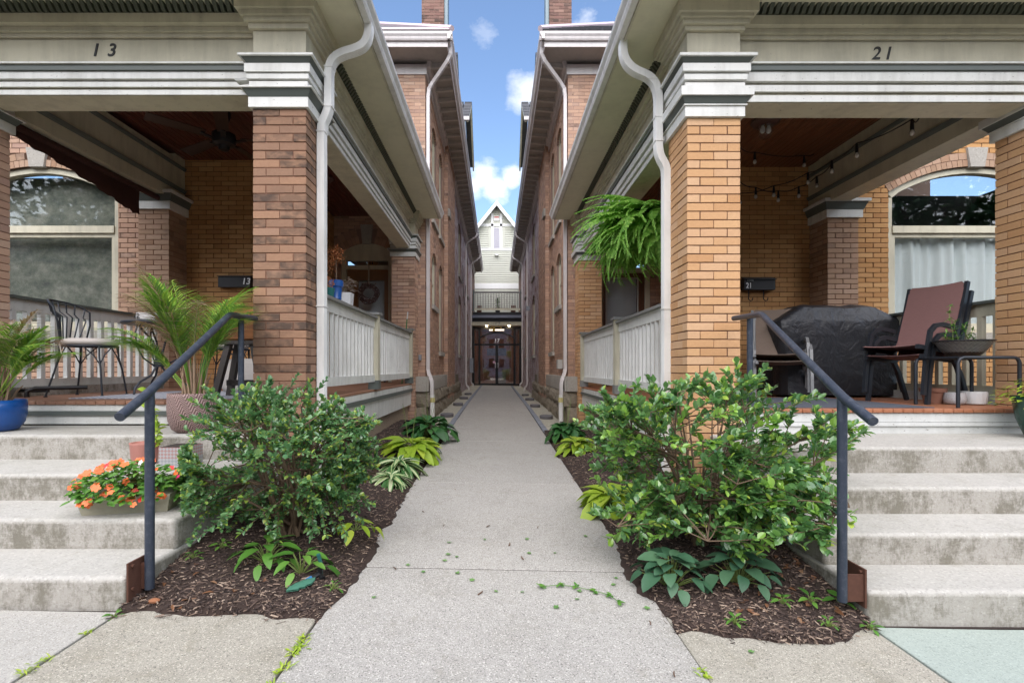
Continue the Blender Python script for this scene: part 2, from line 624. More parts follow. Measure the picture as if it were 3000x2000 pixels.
CONC_G = m_concrete('greenish_walk_stone', (0.41, 0.465, 0.42), 0.25, 0.6, agg=120, vert=False)
SOIL = m_plain('dark_soil', (0.035, 0.022, 0.017), 0.95, var=0.5, scale=40, bs=0.8)
BLUESTONE = m_plain('blue_grey_edging', (0.25, 0.27, 0.31), 0.8, var=0.35, scale=25)
BLUE_D = m_plain('dark_stepping_stone', (0.17, 0.16, 0.17), 0.9, var=0.35, scale=25)
SANDY = m_concrete('sandy_gravel_strip', (0.50, 0.47, 0.38), 0.6, 1.0, agg=35, vert=False)
t_ = NT('dark_blue_grey_pipe')
_n1 = t_.noise(24, 6, 0.75)
_n2 = t_.noise(90, 4, 0.7)
_c = t_.mix(t_.math('MULTIPLY', t_.math('SUBTRACT', _n1, 0.5, clamp=True), 6, clamp=True), (0.032, 0.042, 0.063), (0.065, 0.075, 0.098))
_c = t_.mix(t_.math('MULTIPLY', t_.math('SUBTRACT', _n2, 0.66, clamp=True), 14, clamp=True), _c, (0.16, 0.13, 0.12))
PIPE = t_.fin(_c, t_.math('ADD', 0.28, t_.math('MULTIPLY', _n1, 0.35)), bump=_n2, bs=0.5, bd=0.002, metal=0.15)
RUST = m_plain('rusty_steel', (0.13, 0.055, 0.035), 0.85, 0.2, var=0.5, scale=50)
BLACK = m_plain('black_metal', (0.012, 0.012, 0.014), 0.45, 0.2, var=0.3)
IRON = m_plain('wrought_iron', (0.035, 0.04, 0.05), 0.45, 0.4, var=0.3)
CEIL = m_wood('beadboard_ceiling', (0.13, 0.045, 0.02), (0.20, 0.078, 0.035), 0.35, axis=1)
CEIL_L = m_wood('dark_red_beadboard', (0.095, 0.025, 0.018), (0.135, 0.04, 0.026), 0.3, axis=1)
DECK_L = m_wood('brown_deck', (0.27, 0.13, 0.075), (0.33, 0.18, 0.12), 0.6, axis=1)
DECK_R = m_wood('red_brown_deck', (0.33, 0.115, 0.05), (0.38, 0.17, 0.09), 0.6, axis=1)
DOOR_W = m_wood('brown_door', (0.19, 0.09, 0.032), (0.26, 0.13, 0.055), 0.4, axis=2)
DOOR_D = m_wood('dark_door', (0.10, 0.042, 0.02), (0.15, 0.065, 0.03), 0.4, axis=2)
SOFF = m_paint('dark_eave_soffit', (0.40, 0.37, 0.335), 0.7, 0.3)
RAFT = m_paint('grey_rafter', (0.52, 0.49, 0.445), 0.7, 0.4)
SHING = m_plain('grey_shingle', (0.115, 0.115, 0.125), 0.9, var=0.45, scale=18)
PINKM = m_plain('pinkish_roof_metal', (0.62, 0.50, 0.53), 0.4, 0.0, var=0.2)
BLUEM = m_plain('blue_grey_metal', (0.20, 0.26, 0.29), 0.5, 0.2, var=0.2)
SIDE = m_paint('pale_green_siding', (0.50, 0.505, 0.435), 0.55, 0.12)
SIDEW = m_paint('white_siding_trim', (0.72, 0.72, 0.71), 0.5, 0.1)
GLASS = m_glass('window_glass', (0.92, 0.94, 0.94), refl=0.015)
GLASS_R = m_glass('reflective_glass', (0.85, 0.87, 0.88), 0.03)
GLASS_D = m_glass('dark_window_glass', (0.85, 0.88, 0.88), 0.015)
ROOM = m_plain('dark_room', (0.03, 0.028, 0.025), 0.9)
TXT = m_plain('black_lettering', (0.012, 0.012, 0.012), 0.5, var=0.1)
TXTW = m_plain('white_lettering', (0.75, 0.75, 0.75), 0.5, var=0.1)


def gz(x, y):
    xc = max(-2.6, min(2.6, x))
    return 0.044 - 0.02 * xc + 0.014 * max(0.0, min(12.0, y - 3.0)) + 0.0035 * max(0.0, min(16.0, y - 15.0))


def textobj(name, txt, size, mat, parent, loc, rot, ext=0.004, shear=0.0, sx=1.0, label=None):
    cu = D.curves.new(name, 'FONT')
    cu.body = txt
    cu.size = size
    cu.extrude = ext
    cu.shear = shear
    cu.offset = size * 0.012
    cu.align_x = 'CENTER'
    cu.align_y = 'CENTER'
    cu.resolution_u = 4
    tmp = D.objects.new(name + '_tmp', cu)
    COL.objects.link(tmp)
    bpy.context.view_layer.update()
    me = D.meshes.new_from_object(tmp)
    me.name = name
    me.materials.clear()
    me.materials.append(mat)
    D.objects.remove(tmp)
    D.curves.remove(cu)
    L = Vector(loc) - (wloc(parent) if parent is not None else Vector((0, 0, 0)))
    o = link(name, me, parent, L, rot, (sx, 1, 1))
    if label: o['label'] = label
    return o

# ------------------------------------------------------------------ brick machinery
CRS = 0.0776      # course height
BH = 0.0685       # brick height
BLN = 0.242       # brick module length
OCC = [(735, 958, 200, 1700), (1932, 2168, 200, 1700), (0, 30, 300, 1300), (2917, 3000, 300, 1300),
       (0, 740, 0, 320), (2160, 3000, 0, 335)]


def proj(p):
    if p[1] < 0.3: return None
    return (1455 + p[0] / p[1] * FPX, 1080 - (p[2] - CZ) / p[1] * FPX)


_brick_cache = {}


def brick_mesh(L, H, T, mat, var):
    k = (round(L, 2), round(H, 3), round(T, 2), mat.name, var)
    if k in _brick_cache: return _brick_cache[k]
    b = MB()
    b.box(-k[0] / 2, k[0] / 2, -T, 0, -H / 2, H / 2)
    me = b.mesh('brick', mat)
    rr = random.Random(hash(k[:3]) % 1000 + var)
    for v in me.vertices:
        v.co.x += rr.uniform(-.0015, .0015)
        v.co.z += rr.uniform(-.0012, .0012)
        v.co.y += rr.uniform(-.001, .001)
    if k[0] > 0.05: bevelled_mesh(me, 0.0028)
    _brick_cache[k] = me
    return me


class Bricks:
    """collects the bricks of one thing; the largest in view become objects, the rest one stuff part"""
    def __init__(s, limit=300):
        s.c = []
        s.limit = limit

    def add(s, pl, u0, u1, z0, z1, mat, parent, T=0.09, w=0.0, vis=True):
        if u1 - u0 < 0.01: return
        w += random.uniform(-0.0015, 0.002)
        c = pl.p((u0 + u1) / 2, w, (z0 + z1) / 2)
        area = 0.0
        if vis:
            q = proj(c)
            if q and -20 < q[0] < 3020 and -20 < q[1] < 2020:
                tocam = Vector((0, 0, CZ)) - c
                ca = tocam.dot(pl.N)
                if ca > 0:
                    a, b2 = proj(pl.p(u0, 0, z0)), proj(pl.p(u1, 0, z1))
                    if a and b2:
                        area = abs(a[0] - b2[0]) * abs(a[1] - b2[1])
                        if min(abs(a[0] - b2[0]), abs(a[1] - b2[1])) < 2.2: area = 0
                        if c.y > 5.0 and any(o[0] < q[0] < o[1] and o[2] < q[1] < o[3] for o in OCC): area *= 0.02
        s.c.append((area, pl, u0, u1, z0, z1, mat, parent, T, w))

    def flush(s, root, name='brickwork'):
        s.c.sort(key=lambda t: -t[0])
        mats, mb = [], MB()
        n = 0
        for i, (area, pl, u0, u1, z0, z1, mat, parent, T, w) in enumerate(s.c):
            if area > 25 and n < s.limit:
                n += 1
                me = brick_mesh(u1 - u0, z1 - z0, T, mat, random.randrange(3))
                o = link('brick', me, parent)
                c = pl.p((u0 + u1) / 2, w, (z0 + z1) / 2)
                o.location = c - wloc(parent)
                # mesh: x along u, outward face at +y... N must be local +Y
                o.rotation_euler = (0, 0, math.atan2(pl.N.y, pl.N.x) - PI / 2)
            else:
                if mat not in mats: mats.append(mat)
                mb.cm = mats.index(mat)
                mb.ca = random.uniform(0.01, 0.99)
                mb.pbox(pl, u0, u1, w - T, w, z0, z1)
        if mb.f:
            mb.build(name, mats, root, kind='stuff')


class Opening:
    def __init__(s, u0, u1, z0, zs, rise=0.0, th=0.0, sillh=0.0):
        s.u0, s.u1, s.z0, s.zs, s.rise, s.th = u0, u1, z0, zs, rise, th
        s.h = (u1 - u0) / 2
        s.uc = (u0 + u1) / 2
        if rise > 0:
            s.R = (s.h ** 2 + rise ** 2) / (2 * rise)
            s.zc = zs + rise - s.R
        s.ztop = zs + rise

    def hole(s, z, pad=0.0):
        """blocked interval at height z (with the voussoir ring)"""
        if z < s.z0: return None
        if s.rise <= 0:
            return (s.u0, s.u1) if z < s.zs else None
        if z < s.zs:
            return (s.u0, s.u1)
        Ro = s.R + s.th + pad
        dz = z - s.zc
        if dz >= Ro: return None
        w = math.sqrt(Ro * Ro - dz * dz)
        wmax = s.h * Ro / s.R
        # ends of the ring are radial: limit width
        w = min(w, wmax) if dz > 0 else w
        lim = abs(dz) * s.h / max(1e-6, math.sqrt(max(1e-9, s.R ** 2 - s.h ** 2)))
        w = min(w, max(s.h if z < s.zs + 0.02 else 0, lim)) if dz > 0 else w
        return (s.uc - w, s.uc + w)

    def arc(s, n=14, off=0.0):
        """points of the head from u0 to u1"""
        if s.rise <= 0: return [(s.u0 - 0, s.zs + off), (s.u1, s.zs + off)]
        a = math.asin(min(1, s.h / s.R))
        r = s.R + off
        return [(s.uc + r * math.sin(-a + 2 * a * i / n), s.zc + r * math.cos(-a + 2 * a * i / n)) for i in range(n + 1)]


def wall_core(root, pl, u0, u1, z0, z1, ops, mat, T=0.3, name='wall'):
    b = MB()
    w0, w1 = -T, -0.008
    x = u0
    for o in sorted(ops, key=lambda o: o.u0):
        if o.u0 > x: b.pbox(pl, x, o.u0, w0, w1, z0, z1)
        if o.z0 > z0: b.pbox(pl, o.u0, o.u1, w0, w1, z0, o.z0)
        arc = o.arc()
        poly = arc + [(o.u1, z1), (o.u0, z1)]
        b.prism(poly, lambda a, c, t: pl.p(a, t, c), w0, w1)
        x = o.u1
    if x < u1: b.pbox(pl, x, u1, w0, w1, z0, z1)
    return b.build(name, mat, root)


def lay(bs, pl, u0, u1, z0, z1, ops, mat, parent, vis=True, off0=0.0, zbase=0.0, rows=None, T=0.09):
    """running bond over a rectangle minus the openings"""
    k0 = int(math.floor((z0 - zbase) / CRS))
    k = k0
    while zbase + k * CRS < z1 - 0.02:
        za = max(z0, zbase + k * CRS)
        zb = min(z1, zbase + k * CRS + BH)
        if zb - za > 0.02:
            zm = (za + zb) / 2
            blocked = [h for h in (o.hole(zm) for o in ops) if h]
            st = u0 + off0 - (BLN / 2 if k % 2 else 0) - BLN
            u = st
            while u < u1:
                a, c = max(u, u0), min(u + BLN - 0.009, u1)
                segs = [(a, c)]
                for h in blocked:
                    ns = []
                    for (p, q) in segs:
                        if q <= h[0] or p >= h[1]: ns.append((p, q))
                        else:
                            if p < h[0] - 0.010: ns.append((p, h[0] - 0.001))
                            if q > h[1] + 0.010: ns.append((h[1] + 0.001, q))
                    segs = ns
                for (p, q) in segs:
                    if q - p > 0.010: bs.add(pl, p, q, za, zb, mat, parent, vis=vis, T=T)
                u += BLN
        k += 1


def arch_ring(parent, pl, o, mat, rows=2, keystone=0.0, small=False):
    """voussoirs of an arched head, each a brick; returns nothing"""
    if o.rise <= 0: return
    a = math.asin(min(1, o.h / o.R))
    th = o.th / rows
    mb = MB()
    for r in range(rows):
        ri, ro = o.R + r * th, o.R + (r + 1) * th - 0.008
        n = max(3, int(2 * a * (ri + th / 2) / (0.082 if th > 0.09 else 0.075)))
        if rows > 1 and r % 2: n = max(3, int(n * 0.6))
        for i in range(n):
            a0 = -a + 2 * a * i / n + 0.004 / ri
            a1 = -a + 2 * a * (i + 1) / n - 0.004 / ri
            if keystone and (min(abs(a0), abs(a1)) * ro < keystone / 2 or a0 * a1 < 0): continue
            pts = [(o.uc + q * math.sin(t), o.zc + q * math.cos(t)) for q, t in ((ri, a0), (ro, a0), (ro, a1), (ri, a1))]
            if small:
                mb.ca = random.uniform(.01, .99)
                mb.prism(pts, lambda x, z, t: pl.p(x, t, z), -0.12, 0.004)
            else:
                m1 = MB()
                m1.prism(pts, lambda x, z, t: pl.p(x, t, z), -0.12, 0.004)
                m1.build('arch_brick', mat, parent)
    if small:
        mb.build('arch_brickwork', mat, parent, kind='stuff')
    if keystone:
        m1 = MB()
        k0, k1 = keystone * 0.42, keystone * 0.62
        m1.prism([(o.uc - k0, o.ztop - 0.02), (o.uc + k0, o.ztop - 0.02), (o.uc + k1, o.ztop + o.th + 0.06), (o.uc - k1, o.ztop + o.th + 0.06)],
                 lambda x, z, t: pl.p(x, t, z), -0.12, 0.035)
        m1.build('keystone', STONE, parent)


def window(root, pl, o, frame=SAGE, glass=GLASS_R, trans=None, fw=0.07, rec=0.10, sill=STONE, silld=0.06, sillh=0.11, meet=None, mull=None, back='dark', room=0.6, name='window'):
    """frame (the window part) > pane, sash, sill"""
    b = MB()
    arc_o = o.arc(16)
    arc_i = o.arc(16, -fw) if o.rise > 0 else [(o.u0, o.zs - fw), (o.u1, o.zs - fw)]
    # ring: jambs + head
    def P(a, c, t): return pl.p(a, t, c)
    inner = [(max(o.u0 + fw, min(o.u1 - fw, a)), c) for a, c in arc_i]
    n = len(arc_o)
    for i in range(n - 1):
        b.prism([arc_o[i], arc_o[i + 1], inner[i + 1], inner[i]], P, -rec - 0.08, -rec + 0.03)
    zj = arc_o[0][1]
    b.pbox(pl, o.u0, o.u0 + fw, -rec - 0.08, -rec + 0.03, o.z0, inner[0][1])
    b.pbox(pl, o.u1 - fw, o.u1, -rec - 0.08, -rec + 0.03, o.z0, inner[-1][1])
    b.pbox(pl, o.u0 + fw, o.u1 - fw, -rec - 0.08, -rec + 0.03, o.z0, o.z0 + fw)
    f = b.build(name, frame, root)
    # inner sash
    s_ = MB()
    sw = fw * 0.7
    if trans:
        s_.pbox(pl, o.u0 + fw, o.u1 - fw, -rec - 0.07, -rec + 0.05, trans, trans + 0.11)
        top = trans
    else:
        top = o.zs - (fw if o.rise <= 0 else 0)
    s_.pbox(pl, o.u0 + fw, o.u0 + fw + sw, -rec - 0.06, -rec + 0.01, o.z0 + fw, top)
    s_.pbox(pl, o.u1 - fw - sw, o.u1 - fw, -rec - 0.06, -rec + 0.01, o.z0 + fw, top)
    s_.pbox(pl, o.u0 + fw + sw, o.u1 - fw - sw, -rec - 0.06, -rec + 0.01, o.z0 + fw, o.z0 + fw + sw)
    if meet: s_.pbox(pl, o.u0 + fw + sw, o.u1 - fw - sw, -rec - 0.06, -rec + 0.02, meet, meet + 0.05)
    if trans: s_.pbox(pl, o.u0 + fw + sw, o.u1 - fw - sw, -rec - 0.06, -rec + 0.01, trans - sw, trans)
    if mull:
        for m in mull: s_.pbox(pl, m - 0.02, m + 0.02, -rec - 0.055, -rec + 0.01, o.z0 + fw, top)
    s_.build('sash', frame, f)
    g = MB()
    poly = [(o.u0 + fw * .5, o.z0 + fw * .5), (o.u1 - fw * .5, o.z0 + fw * .5)] + list(reversed([(max(o.u0 + fw * .5, min(o.u1 - fw * .5, a)), c + fw * 0.4) for a, c in arc_i]))
    g.prism(poly, P, -rec - 0.045, -rec - 0.035)
    g.build('pane', glass, f)
    if sill:
        q = MB()
        q.pbox(pl, o.u0 - 0.1, o.u1 + 0.1, -0.15, silld, o.z0 - sillh, o.z0)
        q.build('sill', sill, f)
    if back:
        r = MB()
        r.pbox(pl, o.u0 + 0.01, o.u1 - 0.01, -room - 0.02, -room, o.z0, o.ztop)
        r.pbox(pl, o.u0 + 0.005, o.u0 + 0.02, -room, -rec - 0.09, o.z0, o.ztop)
        r.pbox(pl, o.u1 - 0.02, o.u1 - 0.005, -room, -rec - 0.09, o.z0, o.ztop)
        r.build('room_interior', ROOM, f)
    return f


# ------------------------------------------------------------------ brick column
def capital(root, x0, x1, y0, y1, zb, side, lift):
    """stack of bands; zb: world z of the brick top"""
    L = lift
    if side < 0:
        bands = [(0.0, 0.09, .03, WHITE), (.09, .15, .07, GREY), (.15, .16, .085, WHITE), (.16, .235, .025, WHITE), (.25, .295, .04, WHITE), (.305, .38, .055, WHITE),
                 (.385, .43, .075, GREY), (.43, .45, .095, WHITE), (.45, .71, .0, SAGE), (.71, .76, .03, SAGE), (.76, .80, .06, SAGE), (.80, .845, .085, SAGE), (.845, .94, .115, SAGE)]
    else:
        bands = [(0.0, 0.095, .03, WHITE), (.095, .105, .045, WHITE), (.105, .165, .07, GREY), (.165, .245, .085, WHITE), (.25, .305, .03, WHITE), (.325, .375, .045, WHITE), (.39, .46, .065, WHITE),
                 (.465, .505, .085, GREY), (.505, .53, .105, WHITE), (.53, .78, .0, SAGE), (.78, .82, .03, SAGE), (.82, .865, .06, SAGE), (.865, .895, .085, SAGE), (.895, .995, .115, SAGE)]
    groups = {}
    inner = MB()
    inner.box(x0 + .01, x1 - .01, y0 + .01, y1 - .01, zb, zb + bands[-1][1])
    inner.build('capital_core', SAGE, root)
    nm = {WHITE.name: 'capital_board', GREY.name: 'capital_moulding', SAGE.name: 'capital_block'}
    for a, b, p, m in bands:
        q = MB()
        if m is GREY:   # splayed moulding
            pb = p - .04
            c = [(x0 - pb, y0 - pb), (x1 + pb, y0 - pb), (x1 + pb, y1 + pb), (x0 - pb, y1 + pb)]
            d = [(x0 - p, y0 - p), (x1 + p, y0 - p), (x1 + p, y1 + p), (x0 - p, y1 + p)]
            q.hexa([(u, v, zb + a) for u, v in c] + [(u, v, zb + b) for u, v in d])
        else:
            q.box(x0 - p, x1 + p, y0 - p, y1 + p, zb + a, zb + b - .001)
        q.build(nm[m.name], m, root)


def brick_column(s, xin, y0, zbot, ztop, mat, mortar, label, side_lift=0, w=0.48, group=None, side=True, cap=True, loc_name='brick_column', matfront=None):
    root = empty(loc_name, (s * (xin + w / 2), y0 + w / 2, zbot), label=label, cat='brick column', group=group)
    x0, x1 = sorted((s * xin, s * (xin + w)))
    b = MB()
    b.box(x0 + .007, x1 - .007, y0 + .007, y0 + w - .007, zbot, ztop)
    b.build('mortar_core', mortar, root)
    front = Pl((s * xin, y0, 0), (s, 0, 0), (0, -1, 0))
    backp = Pl((s * xin, y0 + w, 0), (s, 0, 0), (0, 1, 0))
    inn = Pl((s * xin, y0, 0), (0, 1, 0), (-s, 0, 0))
    out = Pl((s * (xin + w), y0, 0), (0, 1, 0), (s, 0, 0))
    bs = Bricks()
    mf = matfront or mat
    k, z = 0, ztop - BH
    H = w / 2
    while z > zbot - BH:
        za, zb = max(z, zbot), z + BH
        if zb - za < .015: break
        if k % 2 == 0:
            for pl, v in ((front, True), (backp, False)):
                for a in (0, 1): bs.add(pl, a * H + (.0045 if a else 0), (a + 1) * H - (0 if a else .0045), za, zb, mf if v else mat, root, T=.112, vis=v)
            for pl, v in ((inn, side), (out, False)):
                bs.add(pl, .121, w - .121, za, zb, mat, root, T=.112, vis=v)
        else:
            for pl, v in ((inn, side), (out, False)):
                for a in (0, 1): bs.add(pl, a * H + (.0045 if a else 0), (a + 1) * H - (0 if a else .0045), za, zb, mat, root, T=.112, vis=v)
            for pl, v in ((front, True), (backp, False)):
                bs.add(pl, .121, w - .121, za, zb, mf if v else mat, root, T=.112, vis=v)
        z -= CRS
        k += 1
    bs.flush(root)
    if cap: capital(root, x0, x1, y0, y0 + w, ztop, s, side_lift)
    return root


def simple_cap(root, x0, x1, y0, y1, zb):
    for a, b, p, m, nm in ((0, .12, .04, WHITE, 'capital_board'), (.12, .225, .09, GREY, 'capital_moulding'), (.225, .27, .115, WHITE, 'capital_board')):
        q = MB()
        if m is GREY:
            pb = .05
            q.hexa([(x0 - pb, y0 - pb, zb + a), (x1 + pb, y0 - pb, zb + a), (x1 + pb, y1, zb + a), (x0 - pb, y1, zb + a),
                    (x0 - p, y0 - p, zb + b), (x1 + p, y0 - p, zb + b), (x1 + p, y1, zb + b), (x0 - p, y1, zb + b)])
        else:
            q.box(x0 - p, x1 + p, y0 - p, y1, zb + a, zb + b - .001)
        q.build(nm, m, root)


# ------------------------------------------------------------------ parameters of the two houses
CFG = {-1: dict(deck=1.03, brtop=1.329 + 2.365, xcol2=4.91, ceil=1.329 + 3.36, soffit=1.329 + 3.30, bbot=2.537, up=.02, cm=CEIL_L, dm=DECK_L,
                colm=BR_L, mort=MORT_L, no='13', st=[(2.5, .251), (2.90, .4265), (3.32, .605), (3.87, .80)], skirt_y=4.53, side='left', ground=.09),
       1: dict(deck=.96, brtop=1.329 + 2.28, xcol2=5.03, ceil=1.329 + 3.25, soffit=1.329 + 3.28, bbot=2.47, up=0.0, cm=CEIL, dm=DECK_R,
               colm=BR_O, mort=MORT_R, no='21', st=[(2.5, .18), (2.84, .361), (3.23, .538), (3.675, .733)], skirt_y=4.47, side='right', ground=0.0)}
XC = 1.735       # inner face of the porch columns


def bx(s, b, x0, x1, *r):
    b.box(s * x0, s * x1, *r)


def entab_profile(c):
    def Z(z):
        if z < 2.735: z = c['bbot'] + (z - 2.47) / (2.735 - 2.47) * (2.735 - c['bbot'])
        elif z > 3.0: z += c['up']
        return CZ + z
    return [('fascia_board', Z(2.475), Z(2.535), .012, WHITE), ('fascia_board', Z(2.56), Z(2.62), .03, WHITE), ('fascia_board', Z(2.645), Z(2.732), .05, WHITE),
            ('dark_moulding', Z(2.736), Z(2.783), .07, GREY), ('ledge', Z(2.785), Z(2.80), .09, WHITE),
            ('bed_moulding', Z(3.045), Z(3.08), .025, SAGE), ('bed_moulding', Z(3.082), Z(3.128), .05, SAGE), ('crown_board', Z(3.13), Z(3.215), .10, SAGE)], Z


def porch_roof(s):
    c = CFG[s]
    root = empty('porch_roof', (s * 3.4, 6.5, CZ + 3.3), cat='porch roof',
                 label=('sage and white porch roof with house number 13 over the %s porch' if s < 0 else 'sage and white porch roof with house number 21 over the %s porch') % c['side'])
    prof, Z = entab_profile(c)
    XB = 1.835           # outer face of the alley side beam
    XE = 5.95
    b0, bt = Z(2.47), c['soffit']
    f = MB(); bx(s, f, XB, XE - .55, 4.5, 4.77, b0, bt); f.build('front_beam', SAGE, root)
    f = MB(); bx(s, f, XB, XB + .27, 4.772, 10.7, b0, bt); f.build('side_beam', SAGE, root)
    for nm, za, zb, p, m in prof:
        q = MB(); bx(s, q, XB - p, XE - .54, 4.5 - p, 4.49, za, zb)
        q.box(s * (XB - p), s * XB - s * 0.001, 4.491, 4.77, za, zb)
        q.build(nm, m, root)
        q = MB(); bx(s, q, XB - p, XB - .001, 4.772, 10.2, za, zb); q.build(nm, m, root)
    # dentils
    zd0, zd1 = Z(3.217), c['soffit'] - .001
    q = MB(); bx(s, q, XB - .06, XE - .5, 4.44, 4.499, zd0, zd1)
    bx(s, q, XB - .06, XB - .002, 4.5, 10.2, zd0, zd1); q.build('dentil_backing', DENT, root)
    dm = MB(); dm.hexa([(-.018, -.0, -.032), (.018, 0, -.032), (.018, .06, -.032), (-.018, .06, -.032), (-.018, -.05, .03), (.018, -.05, .03), (.018, .06, .03), (-.018, .06, .03)])
    dme = dm.mesh('dentil', DENT)
    zc = (zd0 + zd1) / 2
    rl = wloc(root)
    x = 2.36
    while x < 5.25:
        link('dentil', dme, root, Vector((s * x, 4.38, zc)) - rl)
        x += .0595
    y = 5.02
    while y < 10.1:
        link('dentil', dme, root, Vector((s * (XB - .115), y, zc)) - rl, (0, 0, -s * PI / 2 if s > 0 else PI / 2))
        y += .0595
    # soffit, fascia, gutter
    zs = c['soffit']
    q = MB(); bx(s, q, 1.29, XB - .002, 3.9, 10.66, zs + .001, zs + .02); bx(s, q, XB, XE, 3.9, 4.499, zs + .001, zs + .02); bx(s, q, 5.33, XE, 4.50, 7.5, zs + .001, zs + .02); q.build('soffit', SAGE_D, root)
    q = MB(); bx(s, q, 1.27, 1.288, 3.88, 10.66, zs - .015, zs + .16); bx(s, q, 1.289, XE, 3.88, 3.898, zs - .015, zs + .16)
    q.build('fascia_board', SAGE, root)
    # K-style gutter
    sec = [(0, 0), (-.06, 0), (-.075, .03), (-.075, .055), (-.105, .09), (-.11, .12), (-.10, .12), (-.095, .095), (-.065, .06), (-.0, .06)]
    g = MB()
    def gpt(a, z, y): return (s * (1.268 + a), y, zs + .005 + z)
    g.prism([(a, z) for a, z in sec], lambda a, z, t: gpt(a, z, t), 3.78, 10.66)
    g.build('gutter', ALU, root)
    g = MB()
    g.prism([(a, z) for a, z in sec], lambda a, z, t: (t, 3.878 + a, zs + .005 + z), s * 1.16, s * XE)
    g.build('gutter', ALU, root)
    # roof body
    r = MB()
    z2 = zs + .17
    P = [(s * 1.2, 3.8, z2), (s * XE, 3.8, z2), (s * XE, 7.54, z2), (s * 1.2, 10.69, z2), (s * 3.6, 6.3, z2 + .65), (s * 4.4, 6.3, z2 + .65), (s * 4.4, 7.54, z2 + .65), (s * 3.6, 10.69, z2 + .65)]
    r.v = P
    for q_ in ((0, 1, 5, 4), (4, 5, 6, 7), (0, 4, 7, 3), (1, 2, 6, 5), (2, 3, 7, 6), (0, 3, 2, 1)): r.face(*q_)
    r.build('roof', SHING, root)
    # ceiling boards
    zc_ = c['ceil']
    cb = MB(); cb.box(-.036, .036, 0, 5.9, 0, .02)
    cme = cb.mesh('ceiling_board', c['cm'])
    bevelled_mesh(cme, .006)
    x = XB + .31
    k = 0
    while x < 5.0:
        link('ceiling_board', cme, root, Vector((s * x, 4.775, zc_ + .0007 * (k % 2))) - rl)
        x += .0765; k += 1
    q = MB(); bx(s, q, XB + .271, 5.33, 4.775, 10.69, zc_ + .022, zc_ + .04); q.build('ceiling_backing', c['cm'], root)
    # party beam with two dark mouldings
    xb = 5.02
    z0 = zc_ - .72
    q = MB(); bx(s, q, xb, xb + .31, 4.775, 7.54, z0, bt); bx(s, q, xb, xb + .31, 7.541, 7.79, z0, zc_ - .001); q.build('party_beam', SAGE, root)
    q = MB()
    q.prism([(xb - .001, z0 + .16), (xb - .02, z0 + .18), (xb - .035, z0 + .215), (xb - .001, z0 + .215)], lambda a, z, t: (s * a, t, z), 4.775, 7.785)
    q.build('dark_moulding', GREY, root)
    q = MB()
    q.prism([(xb - .001, z0 + .52), (xb - .02, z0 + .53), (xb - .035, z0 + .565), (xb - .001, z0 + .565)], lambda a, z, t: (s * a, t, z), 4.775, 7.785)
    q.build('dark_moulding', GREY, root)
    # house number
    yN = 4.498
    if s < 0:
        textobj('house_number', '1', .165, TXT, root, (-3.735, yN, CZ + 2.955), (R(90), 0, 0), shear=.22)
        textobj('house_number', '3', .165, TXT, root, (-3.585, yN, CZ + 2.955), (R(90), 0, 0), shear=.22)
    else:
        textobj('house_number', '2', .165, TXT, root, (3.525, yN, CZ + 2.925), (R(90), 0, 0), shear=.22)
        textobj('house_number', '1', .165, TXT, root, (3.635, yN, CZ + 2.925), (R(90), 0, 0), shear=.22)
    if s < 0:   # a split splinter of the ledge
        q = MB()
        q.hexa([(-2.36, 4.37, CZ + 2.60), (-2.13, 4.40, CZ + 2.635), (-2.12, 4.44, CZ + 2.635), (-2.36, 4.44, CZ + 2.60), (-2.37, 4.36, CZ + 2.615), (-2.12, 4.395, CZ + 2.66), (-2.11, 4.44, CZ + 2.66), (-2.37, 4.44, CZ + 2.62)])
        q.build('split_ledge_piece', WHITE_P, root, label='splintered loose piece of ledge beside the column capital')
    # downspout of the front column
    yd = 4.68 if s < 0 else 4.87
    w2, t2 = .046, .034
    sec = []
    for i in range(9):      # fluted face
        sec.append((-w2 + 2 * w2 * i / 8, -t2 - (.004 if i % 2 else 0)))
    for i in range(9):
        sec.append((w2 - 2 * w2 * i / 8, t2 + (.004 if i % 2 else 0)))
    if s < 0:
        key = [(-1.235, 3.33), (-1.235, 3.22), (-1.27, 3.13), (-1.35, 3.08), (-1.50, 3.04), (-1.585, 2.98), (-1.62, 2.88), (-1.62, 2.52), (-1.645, 2.44), (-1.685, 2.36), (-1.69, 2.26), (-1.69, -1.05)]
    else:
        key = [(1.27, 3.30), (1.27, 3.16), (1.31, 3.06), (1.39, 2.99), (1.52, 2.94), (1.59, 2.87), (1.625, 2.76), (1.625, 2.2), (1.645, 2.12), (1.70, 2.03), (1.705, 1.94), (1.705, -1.1)]
    d = MB()
    sm = []
    m_ = len(key)
    for i in range(m_ - 1):
        p0, p1, p2, p3 = (Vector(key[max(0, min(m_ - 1, j))]) for j in (i - 1, i, i + 1, i + 2))
        n_ = 3 if (p2 - p1).length < .3 else 1
        for k_ in range(n_):
            u = k_ / n_
            pass
    sm = [Vector(k_) for k_ in key]
    for it in range(2):
        o_ = [sm[0]]
        for a_, b_ in zip(sm[:-1], sm[1:]):
            f_ = min(.25, .03 / max(.001, (b_ - a_).length)) if (b_ - a_).length > .3 else .25
            o_ += [a_.lerp(b_, f_), a_.lerp(b_, 1 - f_)]
        sm = o_ + [sm[-1]]
    d.sweep([(v_.x, yd, CZ + v_.y) for v_ in sm], sec, (0, 1, 0))
    ds = d.build('downspout', ALU, root, smooth=35)
    for z in (2.9, 2.52, 2.28, .6):
        x_ = [a_[0] + (b_[0] - a_[0]) * (a_[1] - z) / (a_[1] - b_[1]) for a_, b_ in zip(key[:-1], key[1:]) if a_[1] >= z > b_[1]][0]
        q = MB(); q.box(x_ - .041, x_ + .041, yd - .052, yd + .052, CZ + z - .006, CZ + z + .006)
        q.build('downspout_joint', ALU, ds)
    return root


